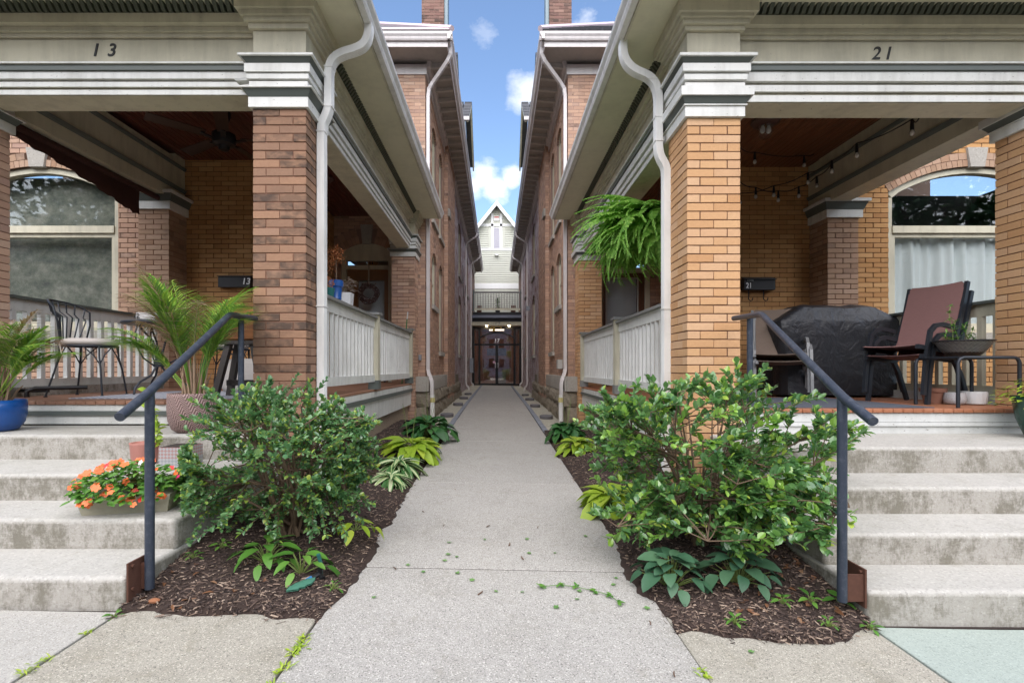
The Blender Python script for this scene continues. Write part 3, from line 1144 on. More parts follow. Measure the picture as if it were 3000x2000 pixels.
def porch_deck(s):
    c = CFG[s]
    dz = c['deck']
    root = empty('porch_deck', (s * 3.4, 6.5, dz), cat='porch deck', label='%s wooden porch floor with painted skirt boards, up the steps on the %s' % ('brown' if s < 0 else 'red-brown', c['side']))
    ys = c['skirt_y']
    rl = wloc(root)
    b = MB()
    b.box(-.044, .044, 0, 10.68 - ys + .03, -.036, 0)
    me = b.mesh('deck_board', c['dm'])
    bevelled_mesh(me, .006)
    x = 1.835
    while x < 5.42:
        y0 = ys - .035
        if 1.7 < x < 2.25 or c['xcol2'] - .05 < x < c['xcol2'] + .52:
            y0 = 4.90
        link('deck_board', me, root, Vector((s * x, y0, dz + random.uniform(-.001, .001))) - rl, None, (1, (10.66 - y0) / (10.68 - ys + .03), 1))
        x += .0925
    if s < 0:
        prof = [(.813, .897, 0, WHITE, 'skirt_board'), (.897, .936, .03, GREY, 'skirt_moulding'), (.936, .996, .012, WHITE, 'skirt_board')]
        sp = [(.58, .855, 0, WHITE, 'skirt_board'), (.86, .915, .03, GREY, 'skirt_moulding'), (.915, .992, .012, WHITE, 'skirt_board')]
    else:
        prof = [(.70, .80, 0, WHITE_P, 'skirt_board'), (.802, .838, .02, WHITE_P, 'skirt_moulding'), (.840, .922, .012, WHITE_P, 'skirt_board')]
        sp = [(.53, .79, 0, WHITE, 'skirt_board'), (.795, .845, .03, GREY, 'skirt_moulding'), (.845, .922, .012, WHITE, 'skirt_board')]
    for a, b_, p, m, nm in prof:
        q = MB(); bx(s, q, 2.23, c['xcol2'] - .01, ys - p, ys + .05, a, b_ - .001); q.build(nm, m, root)
    for a, b_, p, m, nm in sp:
        q = MB(); bx(s, q, 1.80 - p, 1.84, 4.89, 10.19, a, b_ - .001); q.build(nm, m, root)
    q = MB(); bx(s, q, 1.87, 2.1, 4.88, 10.2, -.1, .60); bx(s, q, 2.23, 5.3, 4.6, 4.8, -.1, .7); bx(s, q, 5.12, 5.38, 4.89, 7.5, -.1, dz - .04); q.build('foundation_wall', FOUND, root)
    # curb below the party rail
    q = MB(); bx(s, q, 5.08, 5.3, 4.9, 7.4, dz, dz + .10); q.build('curb', CONC_S if s < 0 else WHITE_P, root)
    return root


def rail_run(root, s, X, y0, y1, zt, zbot, z0bot, spacing=.15, capm=CAPG, bal=.036, mat=WHITE):
    """one run of balustrade along y at |x| = X, as parts of root"""
    rl = wloc(root)
    q = MB(); bx(s, q, X - .07, X + .07, y0, y1, zt - .03, zt); q.build('handrail', capm, root)
    q = MB(); bx(s, q, X - .02, X + .02, y0, y1, zt - .155, zt - .031); q.build('top_rail', mat, root)
    q = MB(); bx(s, q, X - .022, X + .022, y0, y1, z0bot, zbot); q.build('bottom_rail', mat, root)
    h = zt - .155 - zbot
    b = MB(); b.box(-bal / 2, bal / 2, -bal / 2, bal / 2, 0, h)
    me = b.mesh('baluster', mat)
    n = int((y1 - y0) / spacing)
    for i in range(n):
        y = y0 + (i + .5) * (y1 - y0) / n
        link('baluster', me, root, Vector((s * X, y, zbot)) - rl, (0, 0, random.uniform(-.03, .03)))


def post(root, s, X, y, z0, z1):
    q = MB(); bx(s, q, X - .065, X + .065, y - .065, y + .065, z0, z1); p = q.build('post', SAGE, root)
    q = MB(); bx(s, q, X - .095, X + .095, y - .095, y + .095, z1, z1 + .032); q.build('post_cap', CAPG, p)
    q = MB(); bx(s, q, X - .075, X + .075, y - .075, y + .075, z0, z0 + .13); q.build('post_base', GREY if s < 0 else CAPG, p)


def rails(s):
    c = CFG[s]
    dz = c['deck']
    zt = dz + (1.06 if s < 0 else 1.06)
    root = empty('porch_railing', (s * 1.80, 7.5, dz), cat='railing', label='white balustrade facing the walkway along the side of the %s porch' % c['side'])
    rail_run(root, s, 1.80, 4.90, 7.06, zt, dz + .21, dz + .11)
    rail_run(root, s, 1.80, 7.21, 9.90, zt, dz + .21, dz + .11)
    post(root, s, 1.80, 7.135, dz, zt + .03)
    post(root, s, 1.80, 9.97, dz, zt + .03)
    root = empty('porch_railing', (s * 5.16, 6.1, dz), cat='railing', label='painted party balustrade %s' % ('behind the wrought iron chair on the left porch' if s < 0 else 'behind the red-brown sling chairs on the right porch'))
    rail_run(root, s, 5.16, 4.90, 7.38, zt + .02, dz + .19, dz + .10, .155, GREY, .05, mat=WHITE if s < 0 else SAGE)


def steps(s):
    c = CFG[s]
    root = empty('concrete_steps', (s * 3.4, 3.4, 0), cat='steps', label='weathered concrete steps with dark stained risers up to the %s porch' % c['side'])
    zp = -.08
    xi = [1.925, 1.93, 1.935, 1.94]
    for i, (d, z) in enumerate(c['st']):
        b = MB()
        bx(s, b, xi[i], 5.6, d, 4.52, zp, z)
        me = b.mesh('step', CONC_S, off=wloc(root))
        import bmesh
        bm = bmesh.new(); bm.from_mesh(me)
        ed = [e for e in bm.edges if all(v.co.z > z - .001 - wloc(root).z for v in e.verts) and (all(abs(v.co.y + wloc(root).y - d) < .001 for v in e.verts) or all(abs(abs(v.co.x + wloc(root).x) - xi[i]) < .001 for v in e.verts))]
        ed += [e for e in bm.edges if all(abs(v.co.y + wloc(root).y - d) < .001 and abs(abs(v.co.x + wloc(root).x) - xi[i]) < .001 for v in e.verts)]
        bmesh.ops.bevel(bm, geom=list(set(ed)), offset=.028, segments=4, profile=.5, affect='EDGES')
        bm.to_mesh(me); bm.free()
        me.polygons.foreach_set('use_smooth', [True] * len(me.polygons)); me.set_sharp_from_angle(angle=R(60))
        for pg in me.polygons:
            if max(abs(pg.normal.x), abs(pg.normal.y), abs(pg.normal.z)) > .995: pg.use_smooth = False
        link('step', me, root)
        zp = z - .001
    return root


def handrail(s):
    c = CFG[s]
    if s < 0:
        pb, pt = (-1.865, 2.60), (-2.145, 4.06)
        rail = [(-1.825, 2.34, 1.095), (-1.865, 2.6, 1.207), (-2.095, 3.80, 1.755), (-2.145, 4.30, 1.775)]
        zb = .15; zt0 = .80
    else:
        pb, pt = (1.80, 2.52), (2.125, 4.06)
        rail = [(1.775, 2.28, 1.08), (1.80, 2.52, 1.185), (2.08, 3.80, 1.757), (2.10, 4.28, 1.775)]
        zb = .12; zt0 = .733
    root = empty('handrail', (pb[0], pb[1], zb), cat='handrail', label='dark painted steel pipe handrail %s' % ('left of the walkway, rust at its foot' if s < 0 else 'right of the walkway, a shrub branch crossing its post'))
    def sm(pts):      # soften the elbow
        out = [Vector(p) for p in pts[:2]]
        a, b, d_ = Vector(pts[1]), Vector(pts[2]), Vector(pts[3])
        p0, p1 = b + (a - b).normalized() * .05, b + (d_ - b).normalized() * .05
        for i in range(5):
            t = i / 4
            out.append(p0 * (1 - t) ** 2 + b * 2 * t * (1 - t) + p1 * t * t)
        out.append(d_)
        return out
    q = MB(); q.tube(sm(rail), .0235, 16); q.build('rail', PIPE, root, smooth=50)
    q = MB(); q.tube([(pb[0], pb[1], zb), (pb[0], pb[1], rail[1][2] - .01)], .0235, 16); p1 = q.build('post', PIPE, root, smooth=50)
    q = MB(); q.tube([(pt[0], pt[1], zt0 - .02), (pt[0], pt[1], 1.755)], .0235, 16); q.build('post', PIPE, root, smooth=50)
    q = MB()
    xs = pb[0] - s * (-.03)
    q.box(s * 1.908, s * 1.918, 2.505, 2.665, zb - .03, zb + .17)
    q.box(pb[0], s * 1.908, pb[1] - .006, pb[1] + .006, zb, zb + .14)
    pm = q.build('mounting_plate', RUST, root)
    for dy in (-.055, .07):
        for dzz in (.03, .15):
            q = MB(); q.tube([(s * 1.91, 2.585 + dy, zb + dzz), (s * 1.896, 2.585 + dy, zb + dzz)], .009, 6); q.build('bolt', RUST, pm)
    return root


_rock = {}


def rock_mesh(L, H, T, mat, seed, amp):
    import bmesh
    bm = bmesh.new()
    bmesh.ops.create_cube(bm, size=1.0)
    bmesh.ops.subdivide_edges(bm, edges=bm.edges[:], cuts=3, use_grid_fill=True)
    for v in bm.verts:
        e = max(abs(v.co.x), abs(v.co.z)) * 2
        v.co.x *= L; v.co.y *= T; v.co.z *= H
        q = Vector((v.co.x * 5, v.co.y * 5 + seed * 7.1, v.co.z * 5 + seed * 3.3))
        n = mnoise.noise(q) + .5 * mnoise.noise(q * 2.7)
        v.co.y += n * amp + (amp * .9 if (v.co.y > 0 and e < .9) else 0)
        v.co.x += mnoise.noise(q + Vector((9, 0, 0))) * amp * .5
        v.co.z += mnoise.noise(q + Vector((0, 9, 0))) * amp * .5
    me = D.meshes.new('stone')
    bm.to_mesh(me); bm.free()
    me.materials.append(mat)
    if amp < .02: me.polygons.foreach_set('use_smooth', [True] * len(me.polygons)); me.set_sharp_from_angle(angle=R(50))
    return me


def shingle_slope(name, parent, p0, p1, p2, p3, n=8, th=.03, mat=None):
    """courses of shingles from the eave p0-p1 up to p3-p2"""
    p0, p1, p2, p3 = map(Vector, (p0, p1, p2, p3))
    nr = (p1 - p0).cross(p3 - p0).normalized()
    if nr.z < 0: nr = -nr
    b = MB()
    for i in range(n):
        t0, t1 = i / n, (i + 1) / n
        a, c = p0.lerp(p3, t0), p1.lerp(p2, t0)
        d, e = p0.lerp(p3, t1 + .15 / n), p1.lerp(p2, t1 + .15 / n)
        m = max(1, int((c - a).length / .3))
        for k in range(m):
            q = random.uniform(.004, .01)
            u0, u1 = k / m + .004, (k + 1) / m - .004
            A, C, DD, E = a.lerp(c, u0), a.lerp(c, u1), d.lerp(e, u0), d.lerp(e, u1)
            b.ca = random.random() * .98 + .01
            b.hexa([A, C, E, DD, A + nr * (th * .6 + q), C + nr * (th * .6 + q), E + nr * .008, DD + nr * .008])
    return b.build(name, mat or SHING, parent, kind='stuff')


def house(s):
    c = CFG[s]
    root = empty('brick_house', (s * 3.0, 12.0, 0), cat='house', label='two-storey brick row house with wide grey eaves on the %s of the walkway' % c['side'])
    bs = Bricks(300)
    dz = c['deck']
    XW, XP = 1.58, 1.46
    YF = 10.7
    ZT = 8.05
    FR = (s, 0, 0)
    # ---- recessed wall behind the front porch bay
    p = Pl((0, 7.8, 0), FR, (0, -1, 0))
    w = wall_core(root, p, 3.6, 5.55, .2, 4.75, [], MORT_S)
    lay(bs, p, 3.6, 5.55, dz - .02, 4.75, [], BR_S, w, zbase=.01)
    # ---- window wall of the neighbouring bay
    p = Pl((0, 7.55, 0), FR, (0, -1, 0))
    uc, hw = (7.16, 1.25) if s < 0 else (7.48, 1.36)
    zo = 0.03 if s < 0 else 0
    ow = Opening(uc - hw, uc + hw, 1.89 + zo, CZ + 2.76, .40, .22)
    w = wall_core(root, p, 5.52, 9.6, .0, 7.6, [ow], MORT_S, T=.24)
    lay(bs, p, 5.52, 9.6, .2, 5.6, [ow], BR_A if s < 0 else BR_S, w, zbase=.04)
    arch_ring(w, p, ow, BR_P, 2, keystone=.26)
    wf = window(w, p, ow, SAGE, GLASS_D if s < 0 else GLASS, trans=CZ + 2.13, fw=.09, rec=.08, room=1.3, sillh=.14)
    if s > 0:      # white curtain behind the glass
        q = MB()
        n = 90
        zt_, zb_ = CZ + 2.14, 1.95
        b0 = len(q.v)
        for j in range(7):
            z = zt_ + (zb_ - zt_) * j / 6
            for i in range(n + 1):
                u = uc - hw + .12 + (2 * hw - .24) * i / n
                pinch = 1.0
                q.v.append(tuple(p.p(u, -.22 + .06 * math.sin(u * 17 + math.sin(u * 5) * 2.2) * (.5 + j / 8) + .03 * math.sin(u * 39 + math.sin(u * 3)), z)))
        for j in range(6):
            for i in range(n):
                a = b0 + j * (n + 1) + i
                q.face(a, a + 1, a + n + 2, a + n + 1)
        q.build('curtain', CURT, wf, smooth='all')
    else:          # murky blinds and odds and ends inside the left window
        q = MB(); q.pbox(p, uc - hw + .1, uc + hw - .1, -.34, -.33, 1.9, CZ + 3.1); q.build('blind', MURK, wf)
        for k, (u, z, r) in enumerate(((6.5, 2.1, .13), (6.9, 2.06, .16), (7.3, 2.1, .12), (7.7, 2.06, .17))):
            q = MB(); q.lathe([(.02, -r), (r * .8, -r * .6), (r, 0), (r * .7, r * .7), (.02, r)], 10, tuple(p.p(u, -.26, z)), sy=.4)
            q.build('window_ornament', (BRASSY if k > 3 else PALEC), wf, smooth='all')
    q = MB(); bx(s, q, 5.4, 9.7, 7.4, 10.68, 7.6, 7.75); q.build('bay_roof', SHING, root)
    q = MB(); bx(s, q, 5.45, 5.521, 7.57, 10.68, 4.76, 7.6); q.build('wall', BR_A, root)
    # ---- side wall between the two planes
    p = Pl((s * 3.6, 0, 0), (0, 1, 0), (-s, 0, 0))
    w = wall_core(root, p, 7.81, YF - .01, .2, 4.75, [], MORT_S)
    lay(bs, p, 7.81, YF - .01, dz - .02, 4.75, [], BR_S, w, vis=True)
    # ---- door wall
    p = Pl((0, YF, 0), FR, (0, -1, 0))
    if s < 0: od = Opening(2.30, 3.44, dz, CZ + 2.56, .22, .34)
    else: od = Opening(2.26, 3.40, dz, CZ + 2.50, .22, .34)
    w = wall_core(root, p, XW + .002, 3.95, .2, 4.6, [od], MORT_A)
    lay(bs, p, XW + .002, 3.6, .2, 4.6, [od], BR_A, w)
    arch_ring(w, p, od, BR_A, 2, keystone=.22)
    door(root, s, p, od, dz)
    # ---- upper front wall
    ou = Opening(2.25, 3.35, 5.4, 7.35, .2, .24)
    w = wall_core(root, p, XW + .002, 9.6, 4.6, ZT, [ou], MORT_A)
    lay(bs, p, XW + .002, 5.0, 4.6, ZT, [ou], BR_A, w)
    arch_ring(w, p, ou, BR_A, 2, small=True)
    window(w, p, ou, SAGE, GLASS_D, rec=.1, meet=6.35)
    # ---- alley wall, three stretches
    p = Pl((s * XW, 0, 0), (0, 1, 0), (-s, 0, 0))
    lo = [Opening(11.85, 12.75, 2.9, 4.05, .2, .13), Opening(13.3, 14.15, 1.8, 4.05, .2, .13)]
    hi = [Opening(11.85, 12.75, 5.0, 7.2, .18, .13), Opening(13.3, 14.15, 5.0, 7.2, .18, .13)]
    wa = wall_core(root, p, YF + .002, 14.6, .2, 4.7, lo, MORT_A)
    lay(bs, p, YF + .0, 14.6, .2, 4.7, lo, BR_A, wa)
    wb = wall_core(root, p, YF + .002, 14.6, 4.7, ZT, hi, MORT_A)
    lay(bs, p, YF + .0, 14.6, 4.7, ZT, hi, BR_A, wb)
    for w_, ops in ((wa, lo), (wb, hi)):
        for o in ops:
            arch_ring(w_, p, o, BR_A, 1, small=True)
            window(w_, p, o, SAGE, GLASS_D, rec=.09, meet=(o.z0 + o.zs) / 2)
    # projecting chimney breast
    b = MB(); b.box(s * (XP + .008), s * (XW + .05), 14.508, 16.84, .2, ZT); w = b.build('chimney_breast', MORT_A, root)
    pf = Pl((s * XP, 14.5, 0), FR, (0, -1, 0))
    lay(bs, pf, 0, .13, .2, ZT, [], BR_A, w)
    pp = Pl((s * XP, 0, 0), (0, 1, 0), (-s, 0, 0))
    lay(bs, pp, 14.5, 16.85, .2, ZT, [], BR_A, w)
    for z in (5.9,):
        q = MB(); q.box(s * (XP - .06), s * (XP + .002), 14.46, 14.9, z, z + .22); q.build('stone_corbel', STONE, w)
    lo = [Opening(20.0, 21.5, 1.9, 4.2, .28, .14), Opening(25.6, 26.8, 1.9, 4.1, .22, .14), Opening(28.6, 29.6, 2.6, 4.1, .2, .14)]
    hi = [Opening(20.0, 21.5, 5.25, 7.3, .2, .14), Opening(25.6, 26.8, 5.25, 7.1, .2, .14)]
    wa = wall_core(root, p, 16.85, 35, .2, 4.7, lo, MORT_A)
    wb = wall_core(root, p, 16.85, 35, 4.7, ZT, hi, MORT_A)
    lay(bs, p, 16.85, 31.2, .2, 4.7, lo, BR_B, wa, vis=False)
    lay(bs, p, 16.85, 31.2, 4.7, ZT, hi, BR_B, wb, vis=False)
    for w_, ops in ((wa, lo), (wb, hi)):
        for o in ops:
            arch_ring(w_, p, o, BR_B, 1, small=True)
            window(w_, p, o, SAGE, GLASS_D, rec=.09, meet=(o.z0 + o.zs) / 2)
    bs.flush(root)
    # ---- foundation stones
    rl = wloc(root)
    rr = random.Random(5 + s)
    y = 10.46
    b = MB(); b.box(s * 1.535, s * 1.72, 10.52, 19.5, -.05, 1.12); fd = b.build('foundation', ROCK, root)
    fl = wloc(fd)
    k = 0
    while y < 17.2:
        L = rr.uniform(.75, 1.05)
        me = rock_mesh(L - .012, .325, .24, STONE, k + 50 * s, .010)
        o = link('stone', me, fd, Vector((s * 1.60, y + L / 2, 1.0)) - fl, (0, 0, PI / 2 if s > 0 else -PI / 2))
        y += L; k += 1
    me = rock_mesh(.29, .325, .2, STONE, 99, .010)
    link('stone', me, fd, Vector((s * 1.655, 10.485, 1.0)) - fl, (0, 0, PI))
    for row, (za, zb) in enumerate(((.50, .835), (.12, .50))):
        me = rock_mesh(.27, zb - za - .015, .26, ROCK, row + 7, .04)
        link('stone', me, fd, Vector((s * 1.66, 10.60, (za + zb) / 2)) - fl, (0, 0, PI))
        y = 10.5 + row * .2
        while y < 19.4:
            L = rr.uniform(.35, .75)
            me = rock_mesh(L - .02, zb - za - .015, .24, ROCK, k, .05)
            link('stone', me, fd, Vector((s * 1.60, y + L / 2, (za + zb) / 2)) - fl, (0, 0, PI / 2 if s > 0 else -PI / 2))
            y += L; k += 1
    # ---- eave: frieze, soffit, rafters, fascia, gutter
    XEV = .925 if s < 0 else .90
    ZE = 8.20
    YE = YF - .68
    YB = 34.0
    XO = 9.6
    q = MB(); bx(s, q, XW - .035, XW - .001, YF - .035, YB, 7.82, 8.04); bx(s, q, XW - .0, XO, YF - .035, YF - .001, 7.82, 8.04); q.build('frieze_board', ALU_P, root)
    q = MB(); bx(s, q, XEV + .12, XW + .3, YE + .12, YB, 8.12, 8.14); bx(s, q, XW + .301, XO, YE + .12, YF + .3, 8.12, 8.14); q.build('soffit', SOFF, root)
    b = MB(); b.hexa([(0, -.04, -.06), (.55, -.04, -.11), (.55, .04, -.11), (0, .04, -.06), (0, -.045, 0), (.55, -.045, 0), (.55, .045, 0), (0, .045, 0)])
    rme = b.mesh('rafter_tail', RAFT)
    y = YF + .1
    while y < YB - .2:
        link('rafter_tail', rme, root, Vector((s * (XEV + .125), y, 8.118)) - rl, (0, 0, 0 if s > 0 else PI))
        y += .46
    q = MB(); q.prism([(XW - .04, 7.98), (XW - .10, 8.0), (XW - .13, 8.118), (XW - .04, 8.118)], lambda a, z, t: (s * a, t, z), YF - .03, YB); q.build('bed_moulding', ALU_P, root)
    q = MB(); bx(s, q, XEV + .10, XEV + .119, YE + .10, YB, 8.06, 8.32); bx(s, q, XEV + .12, XO, YE + .10, YE + .119, 8.06, 8.32); q.build('fascia_board', ALU_P, root)
    sec = [(0, .0), (-.05, 0), (-.065, .03), (-.07, .06), (-.10, .10), (-.105, .15), (-.09, .15), (-.0, .15)]
    g = MB(); g.prism(sec, lambda a, z, t: (s * (XEV + .099 + a), t, ZE - .03 + z), YE, YB); g.build('gutter', ALU_P, root)
    g = MB(); g.prism(sec, lambda a, z, t: (t, YE + .099 + a, ZE - .03 + z), s * (XEV - .005), s * XO); g.build('gutter', ALU_P, root)
    # roof: hipped slopes
    t = math.tan(R(37))
    z0 = ZE + .14
    ridge = 4.3
    b = MB()
    b.v = [(s * XEV, YE, z0), (s * XO, YE, z0), (s * XO, YB, z0), (s * XEV, YB, z0), (s * (XEV + ridge), YE + ridge, z0 + ridge * t), (s * XO, YE + ridge, z0 + ridge * t), (s * XO, YB, z0 + ridge * t), (s * (XEV + ridge), YB, z0 + ridge * t)]
    for q_ in ((0, 1, 5, 4), (0, 4, 7, 3), (4, 5, 6, 7), (1, 2, 6, 5), (3, 7, 6, 2), (0, 3, 2, 1)): b.face(*q_)
    b.build('roof', SHING, root)
    if s < 0:
        q = MB(); q.hexa([(-XEV - .02, YE - .01, z0 + .005), (-XO, YE - .01, z0 + .005), (-XO, YE + .5, z0 + .5 * t + .005), (-XEV - .52, YE + .5, z0 + .5 * t + .005), (-XEV - .02, YE - .01, z0 + .035), (-XO, YE - .01, z0 + .035), (-XO, YE + .5, z0 + .5 * t + .035), (-XEV - .52, YE + .5, z0 + .5 * t + .035)])
        q.build('roof_edge_metal', PINKM, root)
    else:
        shingle_slope('shingles', root, (XEV + .02, YE, z0), (6, YE, z0), (6, YE + 1.5, z0 + 1.5 * t), (XEV + 1.5, YE + 1.5, z0 + 1.5 * t), 10)
    q = MB(); q.tube([(s * XEV, YE, z0 + .03), (s * (XEV + ridge), YE + ridge, z0 + ridge * t + .03)], .06, 6); q.build('hip_flashing', PINKM, root)
    # ---- chimney
    cx0, cx1, cy0 = 1.31, 1.86, 12.0
    b = MB(); b.box(s * (cx0 + .007), s * (cx1 - .007), cy0 + .007, cy0 + .60, 8.2, 12.8); ch = b.build('chimney', MORT_A, root)
    cb = Bricks(0)
    pf = Pl((0, cy0, 0), FR, (0, -1, 0))
    lay(cb, pf, cx0, cx1, 8.3, 12.8, [], BR_C, ch)
    ps = Pl((s * cx0, 0, 0), (0, 1, 0), (-s, 0, 0))
    lay(cb, ps, cy0, cy0 + .6, 8.3, 12.8, [], BR_C, ch, off0=.12)
    cb.limit = 75
    cb.flush(ch, 'chimney_brickwork')
    q = MB(); q.box(s * (cx0 - .09), s * (cx0 - .008), cy0 + .05, cy0 + .4, 8.3, 12.8); q.build('flue_flashing', BLUEM, root)
    # ---- dormers
    for (yr, hwid, zr, zev, xf) in ((18.95, 2.1, 1.329 + 10.4, 1.329 + 8.75, .95), (14.35, .75, 1.329 + 9.35, 1.329 + 8.45, 1.14)):
        dm = MB()
        xr = XEV + (zr - z0) / t
        poly = [(yr - hwid + .25, z0 - .1), (yr + hwid - .25, z0 - .1), (yr + hwid - .25, zev + .05), (yr, zr - .18), (yr - hwid + .25, zev + .05)]
        dm.prism(poly, lambda a, z, tt: (s * tt, a, z), xf + .3, xr + .5)
        d_ = dm.build('dormer', SAGE, root)
        x0_, x1_ = s * xf, s * (xr + .3)
        shingle_slope('shingles', d_, (x0_, yr - hwid, zev), (x1_, yr - hwid, zev), (x1_, yr, zr), (x0_, yr, zr), 9, .04)
        shingle_slope('shingles', d_, (x0_, yr + hwid, zev), (x1_, yr + hwid, zev), (x1_, yr, zr), (x0_, yr, zr), 9, .04)
        q = MB()
        for sg in (-1, 1):
            q.hexa([(s * (xf + .03), yr + sg * hwid, zev - .16), (s * (xf + .03), yr, zr - .16), (s * (xf + .09), yr, zr - .16), (s * (xf + .09), yr + sg * hwid, zev - .16),
                    (s * (xf + .03), yr + sg * hwid, zev), (s * (xf + .03), yr, zr), (s * (xf + .09), yr, zr), (s * (xf + .09), yr + sg * hwid, zev)])
        q.build('rake_board', SAGE, d_)
        q = MB(); q.box(s * (xf - .0), s * (xf + .5), yr - hwid - .08, yr - hwid + .02, zev - .12, zev - .0); q.build('dormer_gutter', ALU_P, d_)
    # ---- downspouts down the alley wall
    sq = [(-.045, -.035), (.045, -.035), (.045, .035), (-.045, .035)]
    for (y, lower) in ((10.78, True), (24.2, False), (28.9, False)):
        xg = XEV + .06
        g0 = ZE - .03
        xw = XW - .055
        if lower:
            key = [(xg, y - .45, g0), (xg, y - .45, g0 - .14), (xg + .07, y - .4, g0 - .25), (xw - .1, y - .05, g0 - .52), (xw - .02, y, g0 - .62), (xw, y, g0 - .8), (xw, y, 1.32), (xw - .02, y - .05, 1.24), (xw - .1, y - .18, 1.08), (xw - .115, y - .2, .98), (xw - .115, y - .2, .2)]
        else:
            key = [(xg, y, g0), (xg, y, g0 - .14), (xg + .07, y, g0 - .24), (xw - .1, y, g0 - .5), (xw - .02, y, g0 - .58), (xw, y, g0 - .74), (xw, y, .62), (xw - .02, y, .5), (xw - .12, y - .03, .42), (xw - .14, y - .03, .22)]
        d = MB(); d.sweep([(s * a, b_, cc) for a, b_, cc in key], sq, (0, 1, 0))
        dn = d.build('downspout', ALU_P, root)
        if lower:
            q = MB(); q.lathe([(.052, 0), (.052, .58)], 12, (s * (xw - .115), y - .2, .18)); q.build('drain_pipe', ALU, dn, smooth=40)
            q = MB(); q.lathe([(.06, 0), (.06, .10)], 12, (s * (xw - .115), y - .2, .60)); q.build('pipe_collar', YELT, dn, smooth=40)
    if s < 0:
        q = MB(); q.box(-1.56, -1.36, 28.0, 28.35, 1.1, 1.95); q.build('meter_box', m_box, root)
        q = MB(); q.box(-1.72, -1.66, 10.64, 10.70, 1.52, 1.64); q.build('outlet_box', m_box, root)
        q = MB(); q.tube([(-1.53, 21.8 + i * .12, 6.0 - 1.4 * math.sin(i / 18 * PI) - i * .03) for i in range(19)], .012, 5); q.build('cable', TXT, root)
    else:
        q = MB(); q.box(1.46, 1.575, 11.55, 11.8, 1.33, 1.55); q.build('outlet_box', PALEC, root)
        q = MB(); q.box(1.40, 1.57, 22.9, 23.1, 4.1, 4.3); q.build('wall_lamp', m_box, root)
    return root


def door(root, s, p, od, dz):
    """door leaf with frame and transom"""
    u0, u1 = od.u0, od.u1
    fw = .105
    b = MB()
    arc = od.arc(14); 
    zt = CZ + 1.0
    zb_, zt_ = (CZ + 2.205, CZ + 2.29) if s < 0 else (CZ + 2.13, CZ + 2.24)
    P = lambda a, c, t: p.p(a, t, c)
    b.pbox(p, u0, u0 + fw, -.16, -.03, dz, od.zs)
    b.pbox(p, u1 - fw, u1, -.16, -.03, dz, od.zs)
    b.prism(arc + [(u1, od.zs - .0), (u0, od.zs - .0)] if False else [(u0, od.zs - .16)] + arc + [(u1, od.zs - .16)], P, -.16, -.031)
    b.pbox(p, u0 + fw, u1 - fw, -.17, -.01, zb_, zt_)
    f = b.build('door_frame', SAGE, root)
    g = MB(); g.pbox(p, u0 + fw, u1 - fw, -.12, -.11, zt_, od.zs - .15); g.build('transom_pane', GLASS_D, f)
    r = MB(); r.pbox(p, u0 + fw, u1 - fw, -.9, -.88, dz, od.zs); r.build('hall_interior', ROOMW, f)
    # leaf
    a0, a1 = u0 + fw, u1 - fw
    if s < 0: ga, gb, gz0, gz1, mat = 2.50, 3.09, 1.75, CZ + 1.97, DOOR_W
    else: ga, gb, gz0, gz1, mat = 2.46, 3.13, 1.45, CZ + 2.0, DOOR_D
    d = MB()
    d.pbox(p, a0, ga, -.15, -.09, dz, zb_); d.pbox(p, gb, a1, -.15, -.09, dz, zb_)
    d.pbox(p, ga, gb, -.15, -.09, dz, gz0); d.pbox(p, ga, gb, -.15, -.09, gz1, zb_)
    dl = d.build('door', mat, root)
    fr = MB()
    for q in ((ga - .03, ga, gz0 - .03, gz1 + .03), (gb, gb + .03, gz0 - .03, gz1 + .03), (ga, gb, gz1, gz1 + .03), (ga, gb, gz0 - .03, gz0)):
        fr.pbox(p, q[0], q[1], -.092, -.075, q[2], q[3])
    fr.build('glass_bead', mat if s < 0 else PALEC, dl)
    g = MB(); g.pbox(p, ga, gb, -.13, -.12, gz0, gz1); g.build('door_pane', GLASS_R, dl)
    q = MB(); q.pbox(p, ga - .01, gb + .01, -.16, -.145, gz0 - .01, gz1 + .01); q.build('door_blind', DBLIND, dl)
    q = MB(); hu = a1 - .1 if s > 0 else a0 + .09
    q.pbox(p, hu - .02, hu + .02, -.09, -.08, CZ - .35, CZ - .05)
    q.lathe([(.01, 0), (.035, .01), (.035, .05), (.015, .07)], 10, tuple(p.p(hu, -.06, CZ - .25)))
    q.build('door_handle', BLACK, dl)
    if s > 0:
        q = MB(); q.pbox(p, 3.21, 3.27, -.085, -.05, CZ + .38, CZ + .62); q.build('keypad_lock', BLACK, dl)


CURT = m_plain('white_curtain', (0.80, 0.83, 0.82), 0.9, var=0.08, scale=6)
PALEC = m_plain('pale_cream', (0.50, 0.49, 0.45), 0.6)
BRASSY = m_plain('brassy', (0.35, 0.24, 0.07), 0.4, 0.3)
t_ = NT('murky_interior')
n_ = t_.noise(4.5, 9, 0.72, t_.pos((1, 1, 1.2)))
MURK = t_.fin(t_.ramp(n_, [(0.30, (0.13, 0.13, 0.12)), (0.5, (0.28, 0.27, 0.22)), (0.62, (0.42, 0.38, 0.32)), (0.8, (0.6, 0.57, 0.52))]), 0.9)
ROOMW = m_plain('warm_hall', (0.22, 0.12, 0.065), 0.9)
DBLIND = m_plain('door_blind', (0.72, 0.72, 0.70), 0.8, var=.1)
YELT = m_plain('yellow_tape', (0.60, 0.52, 0.22), 0.6)
m_box = m_plain('light_grey_metal', (0.30, 0.32, 0.35), 0.5, 0.2)


